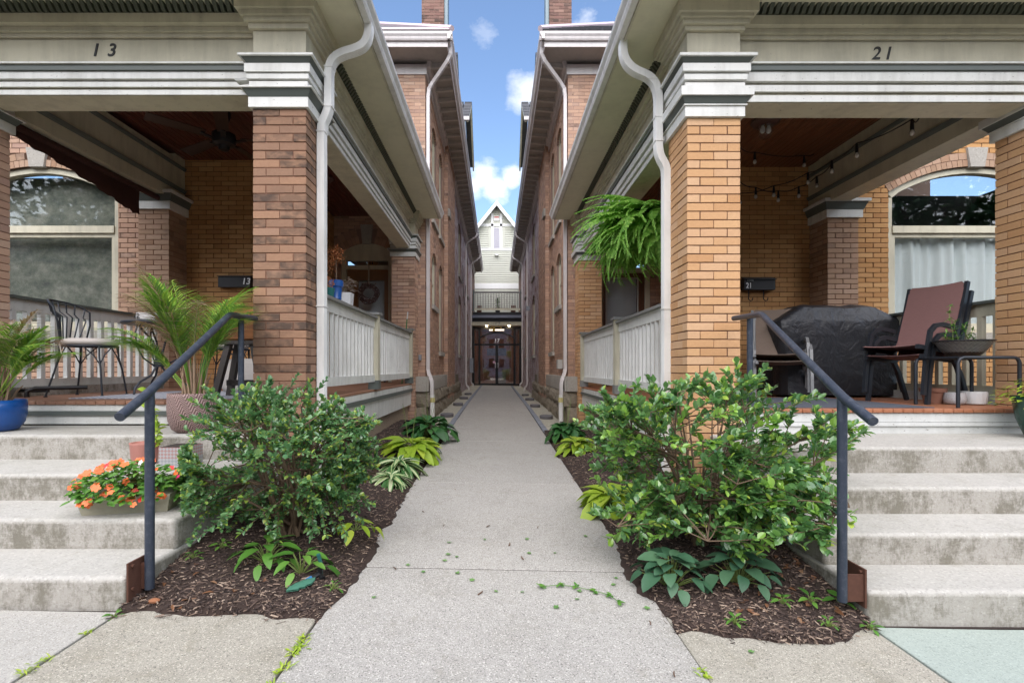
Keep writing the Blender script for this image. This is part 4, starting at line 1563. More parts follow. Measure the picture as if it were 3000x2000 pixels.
def build_structure():
    for s in (-1, 1):
        c = CFG[s]
        rg = c['side']
        house(s)
        porch_deck(s)
        steps(s)
        gfoot = c['ground'] - .02
        brick_column(s, XC, 4.4, gfoot, c['brtop'], c['colm'], c['mort'],
                     'tall %s brick column with white and grey banded capital, beside the shrub %s of the walkway' % ('smoke-darkened brown' if s < 0 else 'clean orange-buff', 'left' if s < 0 else 'right'))
        brick_column(s, c['xcol2'], 4.4, .0, c['brtop'], BR_O if s > 0 else BR_A, c['mort'],
                     'brick column cut off by the %s edge of the photo' % rg)
        brick_column(s, XC, 10.2, .15, c['brtop'], BR_A if s < 0 else BR_O, MORT_R,
                     'brick column at the far end of the %s porch, next to its door' % rg)
        xp = 5.0 if s < 0 else 5.05
        zc = CZ + (2.43 if s < 0 else 2.30)
        pr = brick_column(s, xp, 7.38, c['deck'] - .1, zc, BR_P, MORT_L if s < 0 else MORT_R, 'pale brick pier under the party beam at the back of the %s porch' % rg,
                          w=.47, cap=False, matfront=BR_P, loc_name='brick_pier')
        x0, x1 = sorted((s * xp, s * (xp + .47)))
        simple_cap(pr, x0, x1, 7.38, 7.79, zc)
        porch_roof(s)
        rails(s)
        handrail(s)


# ------------------------------------------------------------------ ground, walks, beds
def slab(root, x0, x1, y0, y1, mat, lift=0.0, th=.12, nx=6, ny=8, name='slab', edge=0.004):
    if edge > .0034:
        j = MB(); zj = lambda x: gz(x, y1) + lift
        j.hexa([(x0, y1 - edge, zj(x0) - .05), (x1, y1 - edge, zj(x1) - .05), (x1, y1 + edge, zj(x1) - .05), (x0, y1 + edge, zj(x0) - .05), (x0, y1 - edge, zj(x0) - .004), (x1, y1 - edge, zj(x1) - .004), (x1, y1 + edge, zj(x1) - .004), (x0, y1 + edge, zj(x0) - .004)])
        j.build('joint_dirt', SOIL, root)
    x0 += edge; x1 -= edge; y0 += edge; y1 -= edge
    b = MB()
    rl = wloc(root)
    sd = random.uniform(0, 90)
    def zz(x, y): return gz(x, y) + lift + .0025 * mnoise.noise(Vector((x * 1.5 + sd, y * 1.5, 0)))
    ed = .004
    xs = [x0, x0 + ed] + [x0 + (x1 - x0) * i / nx for i in range(1, nx)] + [x1 - ed, x1]
    ys = [y0, y0 + ed] + [y0 + (y1 - y0) * j / ny for j in range(1, ny)] + [y1 - ed, y1]
    W = len(xs)
    for j, y in enumerate(ys):
        for i, x in enumerate(xs):
            dn = .003 if i in (0, W - 1) or j in (0, len(ys) - 1) else 0
            b.v.append((x, y, zz(x, y) - dn))
    for j in range(len(ys) - 1):
        for i in range(W - 1):
            a = j * W + i
            b.face(a, a + 1, a + W + 1, a + W)
    # skirt
    ring = [i for i in range(W)] + [j * W + W - 1 for j in range(1, len(ys))] + [(len(ys) - 1) * W + i for i in range(W - 2, -1, -1)] + [j * W for j in range(len(ys) - 2, 0, -1)]
    n0 = len(b.v)
    for r in ring: b.v.append((b.v[r][0], b.v[r][1], b.v[r][2] - th))
    m = len(ring)
    for k in range(m):
        k2 = (k + 1) % m
        b.face(ring[k], n0 + k, n0 + k2, ring[k2])
    return b.build(name, mat, root, smooth=30)


PX0, PX1 = -.905, .895


def build_ground():
    b = MB()
    xs = [-300, -60, -12, -6, -3, -1.5, 0, 1.5, 3, 6, 12, 60, 300]
    ys = [-300, -40, -6, 0, 3, 6, 10, 15, 20, 31, 60, 200, 900]
    for y in ys:
        for x in xs: b.v.append((x, y, gz(x, y) - .10))
    W = len(xs)
    for j in range(len(ys) - 1):
        for i in range(W - 1):
            a = j * W + i
            b.face(a, a + 1, a + W + 1, a + W)
    g = b.build('ground', SOIL); tag(g, 'dark earth under the walks and beds', kind='structure')
    # street behind the camera
    b = MB(); b.box(-60, 60, -14, -3.0, -.22, -.08); tag(b.build('road', m_plain('asphalt', (.06, .06, .06), .9)), 'asphalt street in front of the houses', kind='structure')
    pth = empty('path', (0, 8, 0)); tag(pth, 'concrete walkway running between the two houses', kind='structure')
    ys = [-.1, 3.10, 5.30, 8.1, 11.2, 14.2, 17.2, 20.2, 23.2, 26.2, 28.6, 31.0]
    for a, c in zip(ys[:-1], ys[1:]):
        slab(pth, PX0, PX1, a, c, CONC_P, ny=max(4, int((c - a) * 2)), edge=.0055)
    wk = empty('sidewalk', (0, 1, 0)); tag(wk, 'concrete sidewalk slabs in front of the steps and beds', kind='structure')
    for x0, x1, m, y1 in ((-1.93, PX0, CONC_W, 2.62), (-3.9, -1.93, CONC_L, 2.49), (-5.9, -3.9, CONC_W, 2.49), (PX1 - .01, 1.92, CONC_W, 2.62), (1.92, 3.9, CONC_G, 2.49), (3.9, 5.9, CONC_W, 2.49)):
        slab(wk, x0, x1, -.1, y1, m, edge=.008)
    for i in range(-5, 5):
        slab(wk, i * 1.2, i * 1.2 + 1.2, -2.9, -.1, CONC_W, edge=.008, nx=3, ny=4)
    # gravel strips and edging bricks
    for s in (-1, 1):
        sx = empty('gravel_strip', (s * 1.25, 18, 0)); tag(sx, 'sandy strip with stepping stones between walkway and wall on the %s' % ('left' if s < 0 else 'right'), kind='structure')
        xa, xb = sorted((s * 1.02, s * 1.60))
        slab(sx, xa, xb, 8.9, 31, SANDY, lift=-.015, ny=30)
        bm_ = MB(); bm_.box(-.055, .055, -.11, .11, -.06, 0); me = bm_.mesh('edging_brick', BLUESTONE); bevelled_mesh(me, .006)
        y = 8.95; k = 0; st = MB()
        while y < 30.9:
            x = s * .962; z = gz(x, y) + .006 + random.uniform(-.003, .004)
            if k < 60: link('edging_brick', me, sx, Vector((x + random.uniform(-.005, .005), y, z)) - wloc(sx), (0, 0, random.uniform(-.03, .03)))
            else: st.box(x - .055, x + .055, y - .11, y + .11, z - .05, z)
            y += .232; k += 1
        st.build('edging_brickwork', BLUESTONE, sx, kind='stuff')
        for i, (x, y, r) in enumerate(((1.20, 11.7, .17), (1.17, 14.7, .16), (1.2, 17.6, .17), (1.2, 20.3, .16))):
            q = MB(); z = gz(x * s, y) + .0
            q.lathe([(r * .96, -.03), (r, -.0), (r, .055), (r * .94, .065), (.01, .065)], 22, (s * x, y, z), sx=.95, sy=1.3)
            o = q.build('stepping_stone', BLUE_D, None, smooth=40)
            tag(o, 'round dark stepping stone by the %s wall, %s from the porch' % ('left' if s < 0 else 'right', ['first', 'second', 'third', 'fourth'][i]), 'stepping stone', group='round stepping stones along the walkway')
    # mulch beds
    for s in (-1, 1):
        c = CFG[s]
        b = MB()
        xi, xo = .93, 1.93
        nx, ny = 34, 190
        y0, y1 = 2.28, 9.4
        for j in range(ny + 1):
            y = y0 + (y1 - y0) * j / ny
            for i in range(nx + 1):
                x = s * (.80 + (xo - .80) * i / nx)
                b.v.append((x, y, mulch_z(s, abs(x), y)))
        W = nx + 1
        for j in range(ny):
            for i in range(nx):
                a = j * W + i
                b.face(a, a + 1, a + W + 1, a + W) if s > 0 else b.face(a, a + W, a + W + 1, a + 1)
        o = b.build('mulch_bed', MULCH, None, smooth='all')
        tag(o, 'dark shredded bark mulch bed %s of the walkway' % c['side'], kind='stuff')
        chips(s)


def mulch_z(s, ax, y):
    g = gz(s * ax, y)
    n = mnoise.noise(Vector((ax * 3.1 * s, y * 3.1, 1.7))) * .5 + mnoise.noise(Vector((ax * 9 * s, y * 9, 4.7))) * .3
    # irregular borders against the path and the sidewalk
    edge = (ax - (.875 + (.03 if y > 4.4 else .0) - (.06 * max(0, 1 - abs(y - 3.1) / .6))) + .09 * mnoise.noise(Vector((s * 5.1, y * 2.1, 0))) + .05 * mnoise.noise(Vector((s, y * 9.1, 3))))
    if s < 0: e2 = y - (2.45 + .10 * mnoise.noise(Vector((ax * 2.6, 3.3, 0))) + .03 * mnoise.noise(Vector((ax * 12, 7.7, 0))))
    else: e2 = y - (2.36 + .10 * mnoise.noise(Vector((ax * 2.6, 9.3, 0))) + .03 * mnoise.noise(Vector((ax * 12, 7.7, 0))) + max(0, (ax - 1.6)) * .35)
    e = min(edge, e2)
    rise = max(0.0, min(1.0, (ax - 1.0) / .7)) * max(0.0, min(1.0, (y - 2.45) / .9))
    k = max(-1.0, min(1.0, e / .05))
    k = k * (1.5 - .5 * k * k) if k > 0 else k
    return g + (.022 * k if k > 0 else .06 * k) + .015 * n * max(0, k) + .15 * rise


def chips(s, n=15000):
    rr = random.Random(21 + s)
    b = MB()
    cnt = 0
    while cnt < n:
        y = 2.3 + (rr.random() ** 1.7) * 6.8
        ax = rr.uniform(.86, 1.93)
        z = mulch_z(s, ax, y)
        g = gz(s * ax, y)
        if z < g + .002:
            if rr.random() > .06 or z < g - .055: continue
            z = g + .004
        cnt += 1
        x = s * ax
        L = rr.choice((.012, .018, .025, .035, .05)) * rr.uniform(.6, 1.2)
        W = rr.uniform(.003, .009)
        a, t = rr.uniform(0, 2 * PI), rr.uniform(-.45, .45)
        d = Vector((math.cos(a) * math.cos(t), math.sin(a) * math.cos(t), math.sin(t) * .8))
        sd = Vector((-math.sin(a), math.cos(a), rr.uniform(-.6, .6))).normalized()
        up = d.cross(sd).normalized()
        p = Vector((x, y, z + rr.uniform(0, .008)))
        v0 = len(b.v)
        b.v += [tuple(p - d * L / 2 - sd * W / 2), tuple(p + d * L / 2 - sd * W * .3), tuple(p + d * L / 2 + sd * W * .3), tuple(p - d * L / 2 + sd * W / 2), tuple(p + up * W * .7 - d * L * .3), tuple(p + up * W * .7 + d * L * .3)]
        b.ca = rr.random() * .98 + .01
        b.face(v0, v0 + 1, v0 + 5, v0 + 4); b.face(v0 + 4, v0 + 5, v0 + 2, v0 + 3); b.face(v0, v0 + 4, v0 + 3); b.face(v0 + 1, v0 + 2, v0 + 5)
    o = b.build('bark_chips', CHIP, None)
    tag(o, 'loose bark chips strewn over the %s mulch bed' % CFG[s]['side'], kind='stuff')


MULCH = m_plain('bark_mulch', (0.045, 0.026, 0.019), 0.95, var=.6, scale=60, bs=1.0)
t_ = NT('bark_chip')
CHIP = t_.fin(t_.ramp(t_.rnd(), [(0, (0.028, 0.018, 0.015)), (0.4, (0.058, 0.037, 0.030)), (0.7, (0.10, 0.066, 0.050)), (0.86, (0.19, 0.13, 0.095)), (1, (0.38, 0.29, 0.22))]), 0.85)


# ------------------------------------------------------------------ end building and glass entrance
def build_end():
    YE = 31.0
    root = empty('siding_house', (0, 36, 0), cat='house', label='pale green clapboard gable house closing the end of the walkway')
    b = MB()
    apex = CZ + 485 * 36 / FPX
    zb = apex - 2.0 * 1.26 - 1.3
    hw = 3.6
    zev = apex - hw * 1.24
    b.prism([(-hw, 3), (hw, 3), (hw, zev), (0, apex - .1), (-hw, zev)], lambda a, z, t: (a, t, z), 36.03, 44)
    w = b.build('wall', SIDE, root)
    q = MB()
    z = 4.0
    while z < apex - .3:
        hwz = min(hw, (apex - .1 - z) / 1.24)
        segs = [(-hwz, hwz)]
        if apex - 3.35 < z < apex - 1.75: segs = [(-hwz, -.60), (.60, hwz)]
        for a, c_ in segs:
            if c_ - a > .05:
                q.hexa([(a, 35.965, z), (c_, 35.965, z), (c_, 36.03, z), (a, 36.03, z), (a, 36.012, z + .118), (c_, 36.012, z + .118), (c_, 36.03, z + .118), (a, 36.03, z + .118)])
        z += .135
    q.build('clapboard', SIDE, w, kind='stuff')
    t = MB()
    k = 36 / FPX
    def Zp(y): return CZ + (1080 - y) * k
    for x0, x1, z0, z1 in ((-4, 4, Zp(734), Zp(727)), (-2.1, 2.1, Zp(663), Zp(656)), (-.42, -.24, Zp(728), Zp(627)), (.24, .42, Zp(728), Zp(627)), (-4, 4, Zp(846), Zp(830))):
        t_ = MB(); t_.box(x0, x1, 35.955, 35.983, z0, z1); t_.build('trim_board', SIDEW, root)
    q = MB(); q.box(-.239, .239, 35.962, 35.99, Zp(728), Zp(666)); sh = q.build('louvered_window', SIDEW, root)
    for i in range(22):
        z = Zp(727) + i * (Zp(667) - Zp(727)) / 22
        q = MB(); q.hexa([(-.22, 35.94, z), (.22, 35.94, z), (.22, 35.96, z), (-.22, 35.96, z), (-.22, 35.955, z + .05), (.22, 35.955, z + .05), (.22, 35.962, z + .05), (-.22, 35.962, z + .05)])
        q.build('louvre', LAVG, sh)
    q = MB(); q.box(-.20, .20, 35.95, 35.98, Zp(647), Zp(634)); sg = q.build('notice_board', SIDEW, root)
    q = MB(); q.box(-.17, .17, 35.944, 35.949, Zp(639), Zp(635)); q.build('red_band', REDP, sg)
    q = MB(); q.lathe([(.02, 0), (.14, .04), (.16, .12), (.05, .2)], 12, (0, 35.85, Zp(752))); q.box(-.03, .03, 35.85, 35.98, Zp(752) + .1, Zp(752) + .16); q.build('flood_lamp', ALU, root, smooth=40)
    for sg_ in (-1, 1):
        q = MB()
        q.hexa([(0, 35.5, apex - .16), (sg_ * (hw + .3), 35.5, zev - .3 * 1.24 - .16), (sg_ * (hw + .3), 44, zev - .3 * 1.24 - .16), (0, 44, apex - .16),
                (0, 35.5, apex), (sg_ * (hw + .3), 35.5, zev - .3 * 1.24), (sg_ * (hw + .3), 44, zev - .3 * 1.24), (0, 44, apex)])
        q.build('roof', SHING, root)
        q = MB()
        q.hexa([(0, 35.44, apex - .34), (sg_ * (hw + .3), 35.44, zev - .3 * 1.24 - .34), (sg_ * (hw + .3), 35.498, zev - .3 * 1.24 - .34), (0, 35.498, apex - .34),
                (0, 35.44, apex + .02), (sg_ * (hw + .3), 35.44, zev - .3 * 1.24 + .02), (sg_ * (hw + .3), 35.498, zev - .3 * 1.24 + .02), (0, 35.498, apex + .02)])
        q.build('rake_board', SIDEW, root)
    # entrance
    K = YE / FPX
    def Z(y): return CZ + (1080 - y) * K
    def X(x): return (x - 1455) * K
    # px helpers in the crop: x = 1380 + a/4.9, y = 830 + b/4.9
    cx = lambda a: X(1380 + a / 4.9)
    cy = lambda b_: Z(830 + b_ / 4.9)
    root = empty('glass_entrance', (0, YE, gz(0, YE)), cat='entrance', label='dark framed glass double door entrance marked 17 at the end of the walkway')
    zf = gz(0, YE) + .0
    f = MB()
    for a0, a1, b0, b1 in ((20, 52, 615, 1465), (105, 135, 640, 1465), (608, 640, 640, 1465), (690, 722, 615, 1465), (52, 690, 620, 655), (52, 690, 865, 892), (350, 390, 892, 1465), (135, 350, 1435, 1465), (390, 608, 1435, 1465), (52, 105, 1440, 1465), (640, 690, 1440, 1465)):
        f = MB(); f.box(cx(a0), cx(a1), YE - .05, YE + .05, max(zf, cy(b1)), cy(b0)); f.build('frame', BLACK, root)
    fa = MB()
    pts = []
    for i in range(17):
        a = i / 16
        x = cx(135 + 475 * a)
        z = cy(765) + (cy(695) - cy(765)) * math.sin(PI * a) ** .8
        pts.append((x, z))
    fa.prism(pts + [(x, z - .10) for x, z in reversed(pts)], lambda a, z, t: (a, t, z), YE - .03, YE + .03)
    fa.build('arch_bar', BLACK, root)
    for a0, a1, b0, b1, nm in ((52, 105, 655, 1440, 'side_light'), (640, 690, 655, 1440, 'side_light'), (135, 608, 655, 865, 'transom_pane')):
        g = MB(); g.box(cx(a0), cx(a1), YE, YE + .01, cy(b1), cy(b0)); g.build(nm, GLASS_E, root)
    for a0, a1, sg_ in ((135, 350, 1), (390, 608, -1)):
        g = MB(); g.box(cx(a0), cx(a1), YE - .005, YE + .005, cy(1435), cy(892)); d_ = g.build('door_pane', GLASS_E, root)
        hx = cx(a1 + 4) if sg_ > 0 else cx(a0 - 4)
        h = MB(); h.tube([(hx, YE - .06, cy(1140)), (hx, YE - .12, cy(1150)), (hx, YE - .12, cy(1205)), (hx, YE - .06, cy(1212))], .014, 6); h.build('door_handle', ALU, d_)
    h = MB(); h.lathe([(.001, 0), (.09, .001)], 14, (0, 0, 0), close=False, sy=.8)
    st = [(x * 1.0, YE - .02, z) for x, z in [(cx(330) + .09 * math.cos(a), cy(1130) + .07 * math.sin(a)) for a in [2 * PI * i / 14 for i in range(14)]]]
    q = MB(); q.v = st + [(x, YE - .012, z) for x, _, z in st]; q.face(*range(14)); q.face(*range(27, 13, -1)); q.build('door_sticker', PINKP, root)
    textobj('door_number', '17', .36, TXTW, root, (cx(372), YE - .05, cy(825)), (R(90), 0, 0))
    q = MB(); q.box(cx(20), cx(730), YE - .5, YE + 4.9, cy(612), cy(562)); fb = q.build('fascia_board', SAGE, root)
    textobj('door_number', '1 7', .26, m_plain('pewter', (.2, .2, .2), .4, .5), root, (cx(380), YE - .505, cy(588)), (R(90), 0, 0))
    q = MB(); q.box(cx(25), cx(725), YE - .52, YE + 4.9, cy(558), cy(510)); q.build('canopy_soffit', BLACK, root)
    q = MB(); q.hexa([(cx(10), YE - .72, cy(512)), (cx(738), YE - .72, cy(512)), (cx(725), YE - .2, cy(470)), (cx(25), YE - .2, cy(470)), (cx(10), YE - .72, cy(500)), (cx(738), YE - .72, cy(500)), (cx(725), YE - .2, cy(458)), (cx(25), YE - .2, cy(458))])
    q.build('canopy_metal', CANM, root)
    q = MB(); q.box(cx(25), cx(722), YE - .2, YE + 4.9, cy(455), cy(418)); q.build('canopy_gutter', BLACK, root)
    for a in (225, 545):
        q = MB(); q.lathe([(.05, 0), (.07, .03)], 12, (cx(a), YE - .3, cy(612) - .035)); q.build('downlight', LAMP, root)
    q = MB()
    q.box(cx(310), cx(345), YE - .3, YE - .14, cy(690), cy(630)); q.box(cx(275), cx(300), YE - .26, YE - .18, cy(665), cy(640)); q.box(cx(420), cx(440), YE - .26, YE - .18, cy(650), cy(625)); q.box(cx(290), cx(430), YE - .23, YE - .21, cy(632), cy(622))
    q.build('hanging_lantern', GOLD, root)
    # inside: corridor
    r = MB(); r.box(cx(30), cx(30) + .03, YE + .06, 35, zf - .02, cy(615)); r.box(cx(720) - .03, cx(720), YE + .06, 35, zf - .02, cy(615)); r.box(cx(30), cx(720), 34.97, 35, zf - .02, cy(615)); r.box(cx(30), cx(720), YE + .06, 35, zf - .02, zf + .0)
    r.build('lobby', LOBBY, root)
    q = MB(); q.box(-.5, .5, YE + 1.2, YE + 2.2, cy(640), cy(635)); q.build('lobby_fill_panel', LOB_FILL, root)  # added glowing panel that brightens the lobby behind the glass
    q = MB(); q.box(cx(215), cx(520), 34.0, 34.05, cy(1020), cy(905)); q.build('lobby_banner', m_plain('blue_banner', (.12, .16, .24), .7), root)
    q = MB(); q.box(cx(390), cx(510), 33.2, 33.8, zf, zf + .85); q.build('lobby_cabinet', m_plain('lobby_grey', (.25, .25, .24), .7), root)
    # balcony
    root = empty('balcony_railing', (0, YE, cy(400)), cat='railing', label='balcony balustrade above the glass entrance with three planters behind it')
    q = MB(); q.box(cx(33), cx(722), YE + .0, YE + .10, cy(140), cy(118)); q.build('handrail', CAPG, root)
    q = MB(); q.box(cx(33), cx(722), YE + .01, YE + .07, cy(385), cy(355)); q.build('bottom_rail', SAGE, root)
    for a in (33, 715):
        q = MB(); q.box(cx(a) - .04, cx(a) + .06, YE - .02, YE + .12, cy(405), cy(90)); q.build('post', GREY, root)
    me = MB(); me.box(-.022, .022, -.02, .02, 0, cy(140) - cy(355)); bal = me.mesh('baluster', CAPG)
    for i in range(30):
        link('baluster', bal, root, Vector((cx(45) + (cx(712) - cx(45)) * i / 29, YE + .04, cy(355))) - wloc(root))
    zb = cy(410)
    for i, a in enumerate((118, 385, 610)):
        q = MB()
        lab = ['squat terracotta planter on the left of the entrance balcony', 'dark planter with a leafy green plant in the middle of the entrance balcony', 'squat terracotta planter on the right of the entrance balcony'][i]
        r_ = empty('planter', (cx(a), YE + .3, cy(418)), label=lab, cat='planter')
        q.box(cx(a - 36), cx(a + 30), YE + .15, YE + .5, cy(418) + .001, cy(310 if i != 1 else 345))
        q.build('pot', TERRA if i != 1 else BLACK, r_)
        if i == 1:
            q = MB(); rr = random.Random(3)
            for k in range(90):
                an = rr.uniform(0, 2 * PI); el = rr.uniform(-.1, 1.3)
                zz = rr.uniform(0, .55)
                q.ca = rr.random() * .98 + .01
                q.leaf((cx(a), YE + .3, cy(345) + zz), (math.cos(an) * math.cos(el), math.sin(an) * math.cos(el), math.sin(el)), (0, 0, 1), rr.uniform(.15, .32), .06, .5)
            q.build('foliage', LF_MID, r_)


LAVG = m_plain('lavender_grey', (0.42, 0.40, 0.46), 0.7)
REDP = m_plain('red_print', (0.5, 0.12, 0.10), 0.7)
PINKP = m_plain('pink_sticker', (0.75, 0.45, 0.55), 0.6)
CANM = m_plain('canopy_metal', (0.13, 0.14, 0.18), 0.45, 0.3)
LAMP = m_emit('warm_downlight', (1.0, 0.78, 0.5), 22.0)
GOLD = m_plain('gold_metal', (0.45, 0.30, 0.08), 0.35, 0.5)
LOB_FILL = m_emit('lobby_fill_glow', (1.0, 0.82, 0.6), 0.9)  # glow of the panel added to fill the lobby with light
LOBBY = m_brick('lobby_brick', [(0, (0.42, 0.20, 0.14)), (0.5, (0.5, 0.26, 0.18)), (1, (0.45, 0.24, 0.18))], 0.1)
GLASS_E = m_glass('entrance_glass', (0.9, 0.9, 0.9), 0.16)
TERRA = m_plain('terracotta', (0.28, 0.13, 0.085), 0.8, var=.3)

# ------------------------------------------------------------------ plants
LF_BUSH = m_leaf('glossy_shrub_leaf', [(0, (0.10, 0.235, 0.095)), (0.5, (0.16, 0.33, 0.13)), (0.82, (0.24, 0.42, 0.15)), (0.9, (0.38, 0.55, 0.10)), (1, (0.56, 0.64, 0.12))], 0.20, 0.35, 1.0)
LF_HOLLY = m_leaf('holly_leaf', [(0, (0.10, 0.23, 0.08)), (0.5, (0.16, 0.33, 0.11)), (0.8, (0.23, 0.43, 0.11)), (0.9, (0.36, 0.58, 0.09)), (1, (0.54, 0.66, 0.12))], 0.16, 0.35, 1.0)
LF_FERN = m_leaf('fern_leaf', [(0, (0.16, 0.38, 0.05)), (0.5, (0.26, 0.54, 0.08)), (1, (0.42, 0.68, 0.14))], 0.5, 0.45)
LF_CHART = m_leaf('chartreuse_leaf', [(0, (0.25, 0.40, 0.03)), (0.5, (0.36, 0.50, 0.04)), (1, (0.47, 0.57, 0.07))], 0.45, 0.3)
LF_DARK = m_leaf('dark_leaf', [(0, (0.03, 0.12, 0.03)), (0.5, (0.05, 0.17, 0.045)), (1, (0.08, 0.22, 0.06))], 0.45, 0.25)
LF_GREY = m_leaf('blue_green_leaf', [(0, (0.045, 0.12, 0.065)), (0.5, (0.06, 0.15, 0.08)), (1, (0.09, 0.19, 0.10))], 0.5, 0.2)
LF_MID = m_leaf('mid_green_leaf', [(0, (0.07, 0.20, 0.03)), (0.5, (0.11, 0.28, 0.04)), (1, (0.18, 0.36, 0.06))], 0.45, 0.3)
LF_PALM = m_leaf('palm_leaf', [(0, (0.11, 0.27, 0.05)), (0.45, (0.19, 0.38, 0.05)), (0.8, (0.32, 0.52, 0.06)), (1, (0.45, 0.58, 0.12))], 0.4, 0.3)
LF_DRY = m_leaf('dry_palm_leaf', [(0, (0.30, 0.18, 0.10)), (0.5, (0.42, 0.28, 0.19)), (1, (0.52, 0.40, 0.30))], 0.8, 0.2)
LF_ORNG = m_leaf('dried_orange_leaf', [(0, (0.30, 0.09, 0.03)), (0.5, (0.42, 0.15, 0.05)), (1, (0.50, 0.22, 0.09))], 0.8, 0.2)
LF_DUST = m_leaf('dusty_pink_leaf', [(0, (0.30, 0.25, 0.16)), (0.5, (0.42, 0.33, 0.30)), (1, (0.55, 0.45, 0.44))], 0.8, 0.2)
STEM = m_plain('woody_stem', (0.15, 0.10, 0.062), 0.85)
STEMG = m_plain('green_stem', (0.18, 0.24, 0.06), 0.7)
t_ = NT('variegated_leaf')
_r = t_.rnd()
_c = t_.ramp(_r, [(0, (0.06, 0.17, 0.05)), (0.55, (0.09, 0.21, 0.06)), (0.56, (0.42, 0.52, 0.22)), (1, (0.62, 0.66, 0.42))])
LF_VAR = t_.fin(_c, 0.45, transl=.25)
SOILP = m_plain('potting_soil', (0.03, 0.02, 0.015), 0.95)


def shrub(name, base, ctr, rad, n_main, n_twig, leafL, leafW, mat, label, seed, extra=(), per=9, yellow=.12, cls='shrub', xcap=None, xmin=None):
    """woody shrub: stems fork towards the shell of an ellipsoid, leaves along the twigs"""
    rr = random.Random(seed)
    root = empty(name, base, label=label, cat=cls)
    base = Vector(base)
    ctr = Vector(ctr)
    stems = MB()
    lf = MB()
    def lump(v):
        d = Vector((v.x / rad[0], v.y / rad[1], v.z / rad[2]))
        if d.length < 1e-3: return 1.0
        return 1.0 + .62 * mnoise.noise(d.normalized() * 1.9 + Vector((seed * 3.7, 0, 0)))
    def curve(a, b, k, sag):
        m = (a + b) / 2 + Vector((rr.uniform(-k, k), rr.uniform(-k, k), rr.uniform(-k, k) - sag))
        return [a * (1 - t) ** 2 + m * 2 * t * (1 - t) + b * t * t for t in [i / 5 for i in range(6)]]
    tips = []
    mains = []
    for i in range(n_main):
        th = 2 * PI * (i + rr.random() * .8) / n_main
        ph = rr.uniform(-.25, 1.25)
        tgt = ctr + Vector((math.cos(th) * math.cos(ph) * rad[0], math.sin(th) * math.cos(ph) * rad[1], math.sin(ph) * rad[2])) * rr.uniform(.55, 1.0)
        st = base + Vector((rr.uniform(-.08, .08), rr.uniform(-.08, .08), 0))
        c = curve(st, tgt, .10, -.06)
        stems.tube(c, [.013, .011, .009, .007, .005, .0035], 5, cap=False)
        mains.append(c)
    for c, tg in [(None, Vector(e)) for e in extra]:
        m = rr.choice(mains)
        c = curve(m[2], tg, .05, -.05)
        stems.tube(c, [.009, .008, .007, .006, .005, .003], 5, cap=False)
        mains.append(c)
    nex = len(extra)
    for i in range(n_twig):
        m = rr.choice(mains) if (nex == 0 or rr.random() > .25) else rr.choice(mains[-nex:])
        k = rr.randrange(2, 6)
        a = m[k]
        out = (a - ctr)
        out = Vector((out.x / rad[0], out.y / rad[1], out.z / rad[2]))
        if out.length < .1: out = Vector((rr.uniform(-1, 1), rr.uniform(-1, 1), .5))
        d = out.normalized() * .7 + Vector((rr.uniform(-1, 1), rr.uniform(-1, 1), rr.uniform(-.6, 1.0))) * .8
        d.normalize()
        L = rr.uniform(.12, .42)
        b = a + Vector((d.x * rad[0], d.y * rad[1], d.z * rad[2])) * (L / max(rad)) * 1.6
        q = (b - ctr); e = math.sqrt((q.x / rad[0]) ** 2 + (q.y / rad[1]) ** 2 + (q.z / rad[2]) ** 2)
        lm = lump(q)
        if e > 1.15 * lm: b = ctr + q * (rr.uniform(.85, 1.25) * lm / e)
        if xcap and abs(b.x) > xcap * b.y: b.x = math.copysign(xcap * b.y - rr.random() * .06, b.x)
        if xmin and abs(b.x) < xmin + .12 * mnoise.noise(b * 6): b.x = math.copysign(xmin + rr.random() * .12, b.x)
        if b.z < base.z + .06: b.z = base.z + .06 + rr.random() * .1
        c = curve(a, b, .04, -.02)
        stems.tube(c, [.004, .0035, .003, .0025, .002, .0015], 4, cap=False)
        young = rr.random() < yellow
        n = int(per * L / .24) + 3
        dirv = (b - a).normalized()
        for j in range(n):
            t = .38 + .62 * j / (n - 1)
            p = c[min(5, int(t * 5))].lerp(c[min(5, int(t * 5) + 1)], t * 5 - int(t * 5)) if t < 1 else c[5]
            for w in range(2 if t < .97 else 3):
                an = rr.uniform(0, 2 * PI)
                o1 = dirv.orthogonal().normalized()
                o2 = dirv.cross(o1)
                ld = (dirv * rr.uniform(.5, 1.2) + (o1 * math.cos(an) + o2 * math.sin(an)) * .9 + Vector((0, 0, .45))).normalized()
                if young and t > .6: lf.ca = rr.uniform(.88, .99)
                else: lf.ca = rr.uniform(.01, .86)
                sc = rr.uniform(.5, 1.3)
                lf.leaf(p, ld, Vector((rr.uniform(-.5, .5), rr.uniform(-.5, .5), 1)), leafL * sc, leafW * sc, rr.uniform(-.1, .35), .28, pts=((0, .2), (.3, .9), (.62, 1.0), (.88, .55), (1, .12)))
    stems.build('branches', STEM, root)
    lf.build('foliage', mat, root, kind='stuff')
    return root


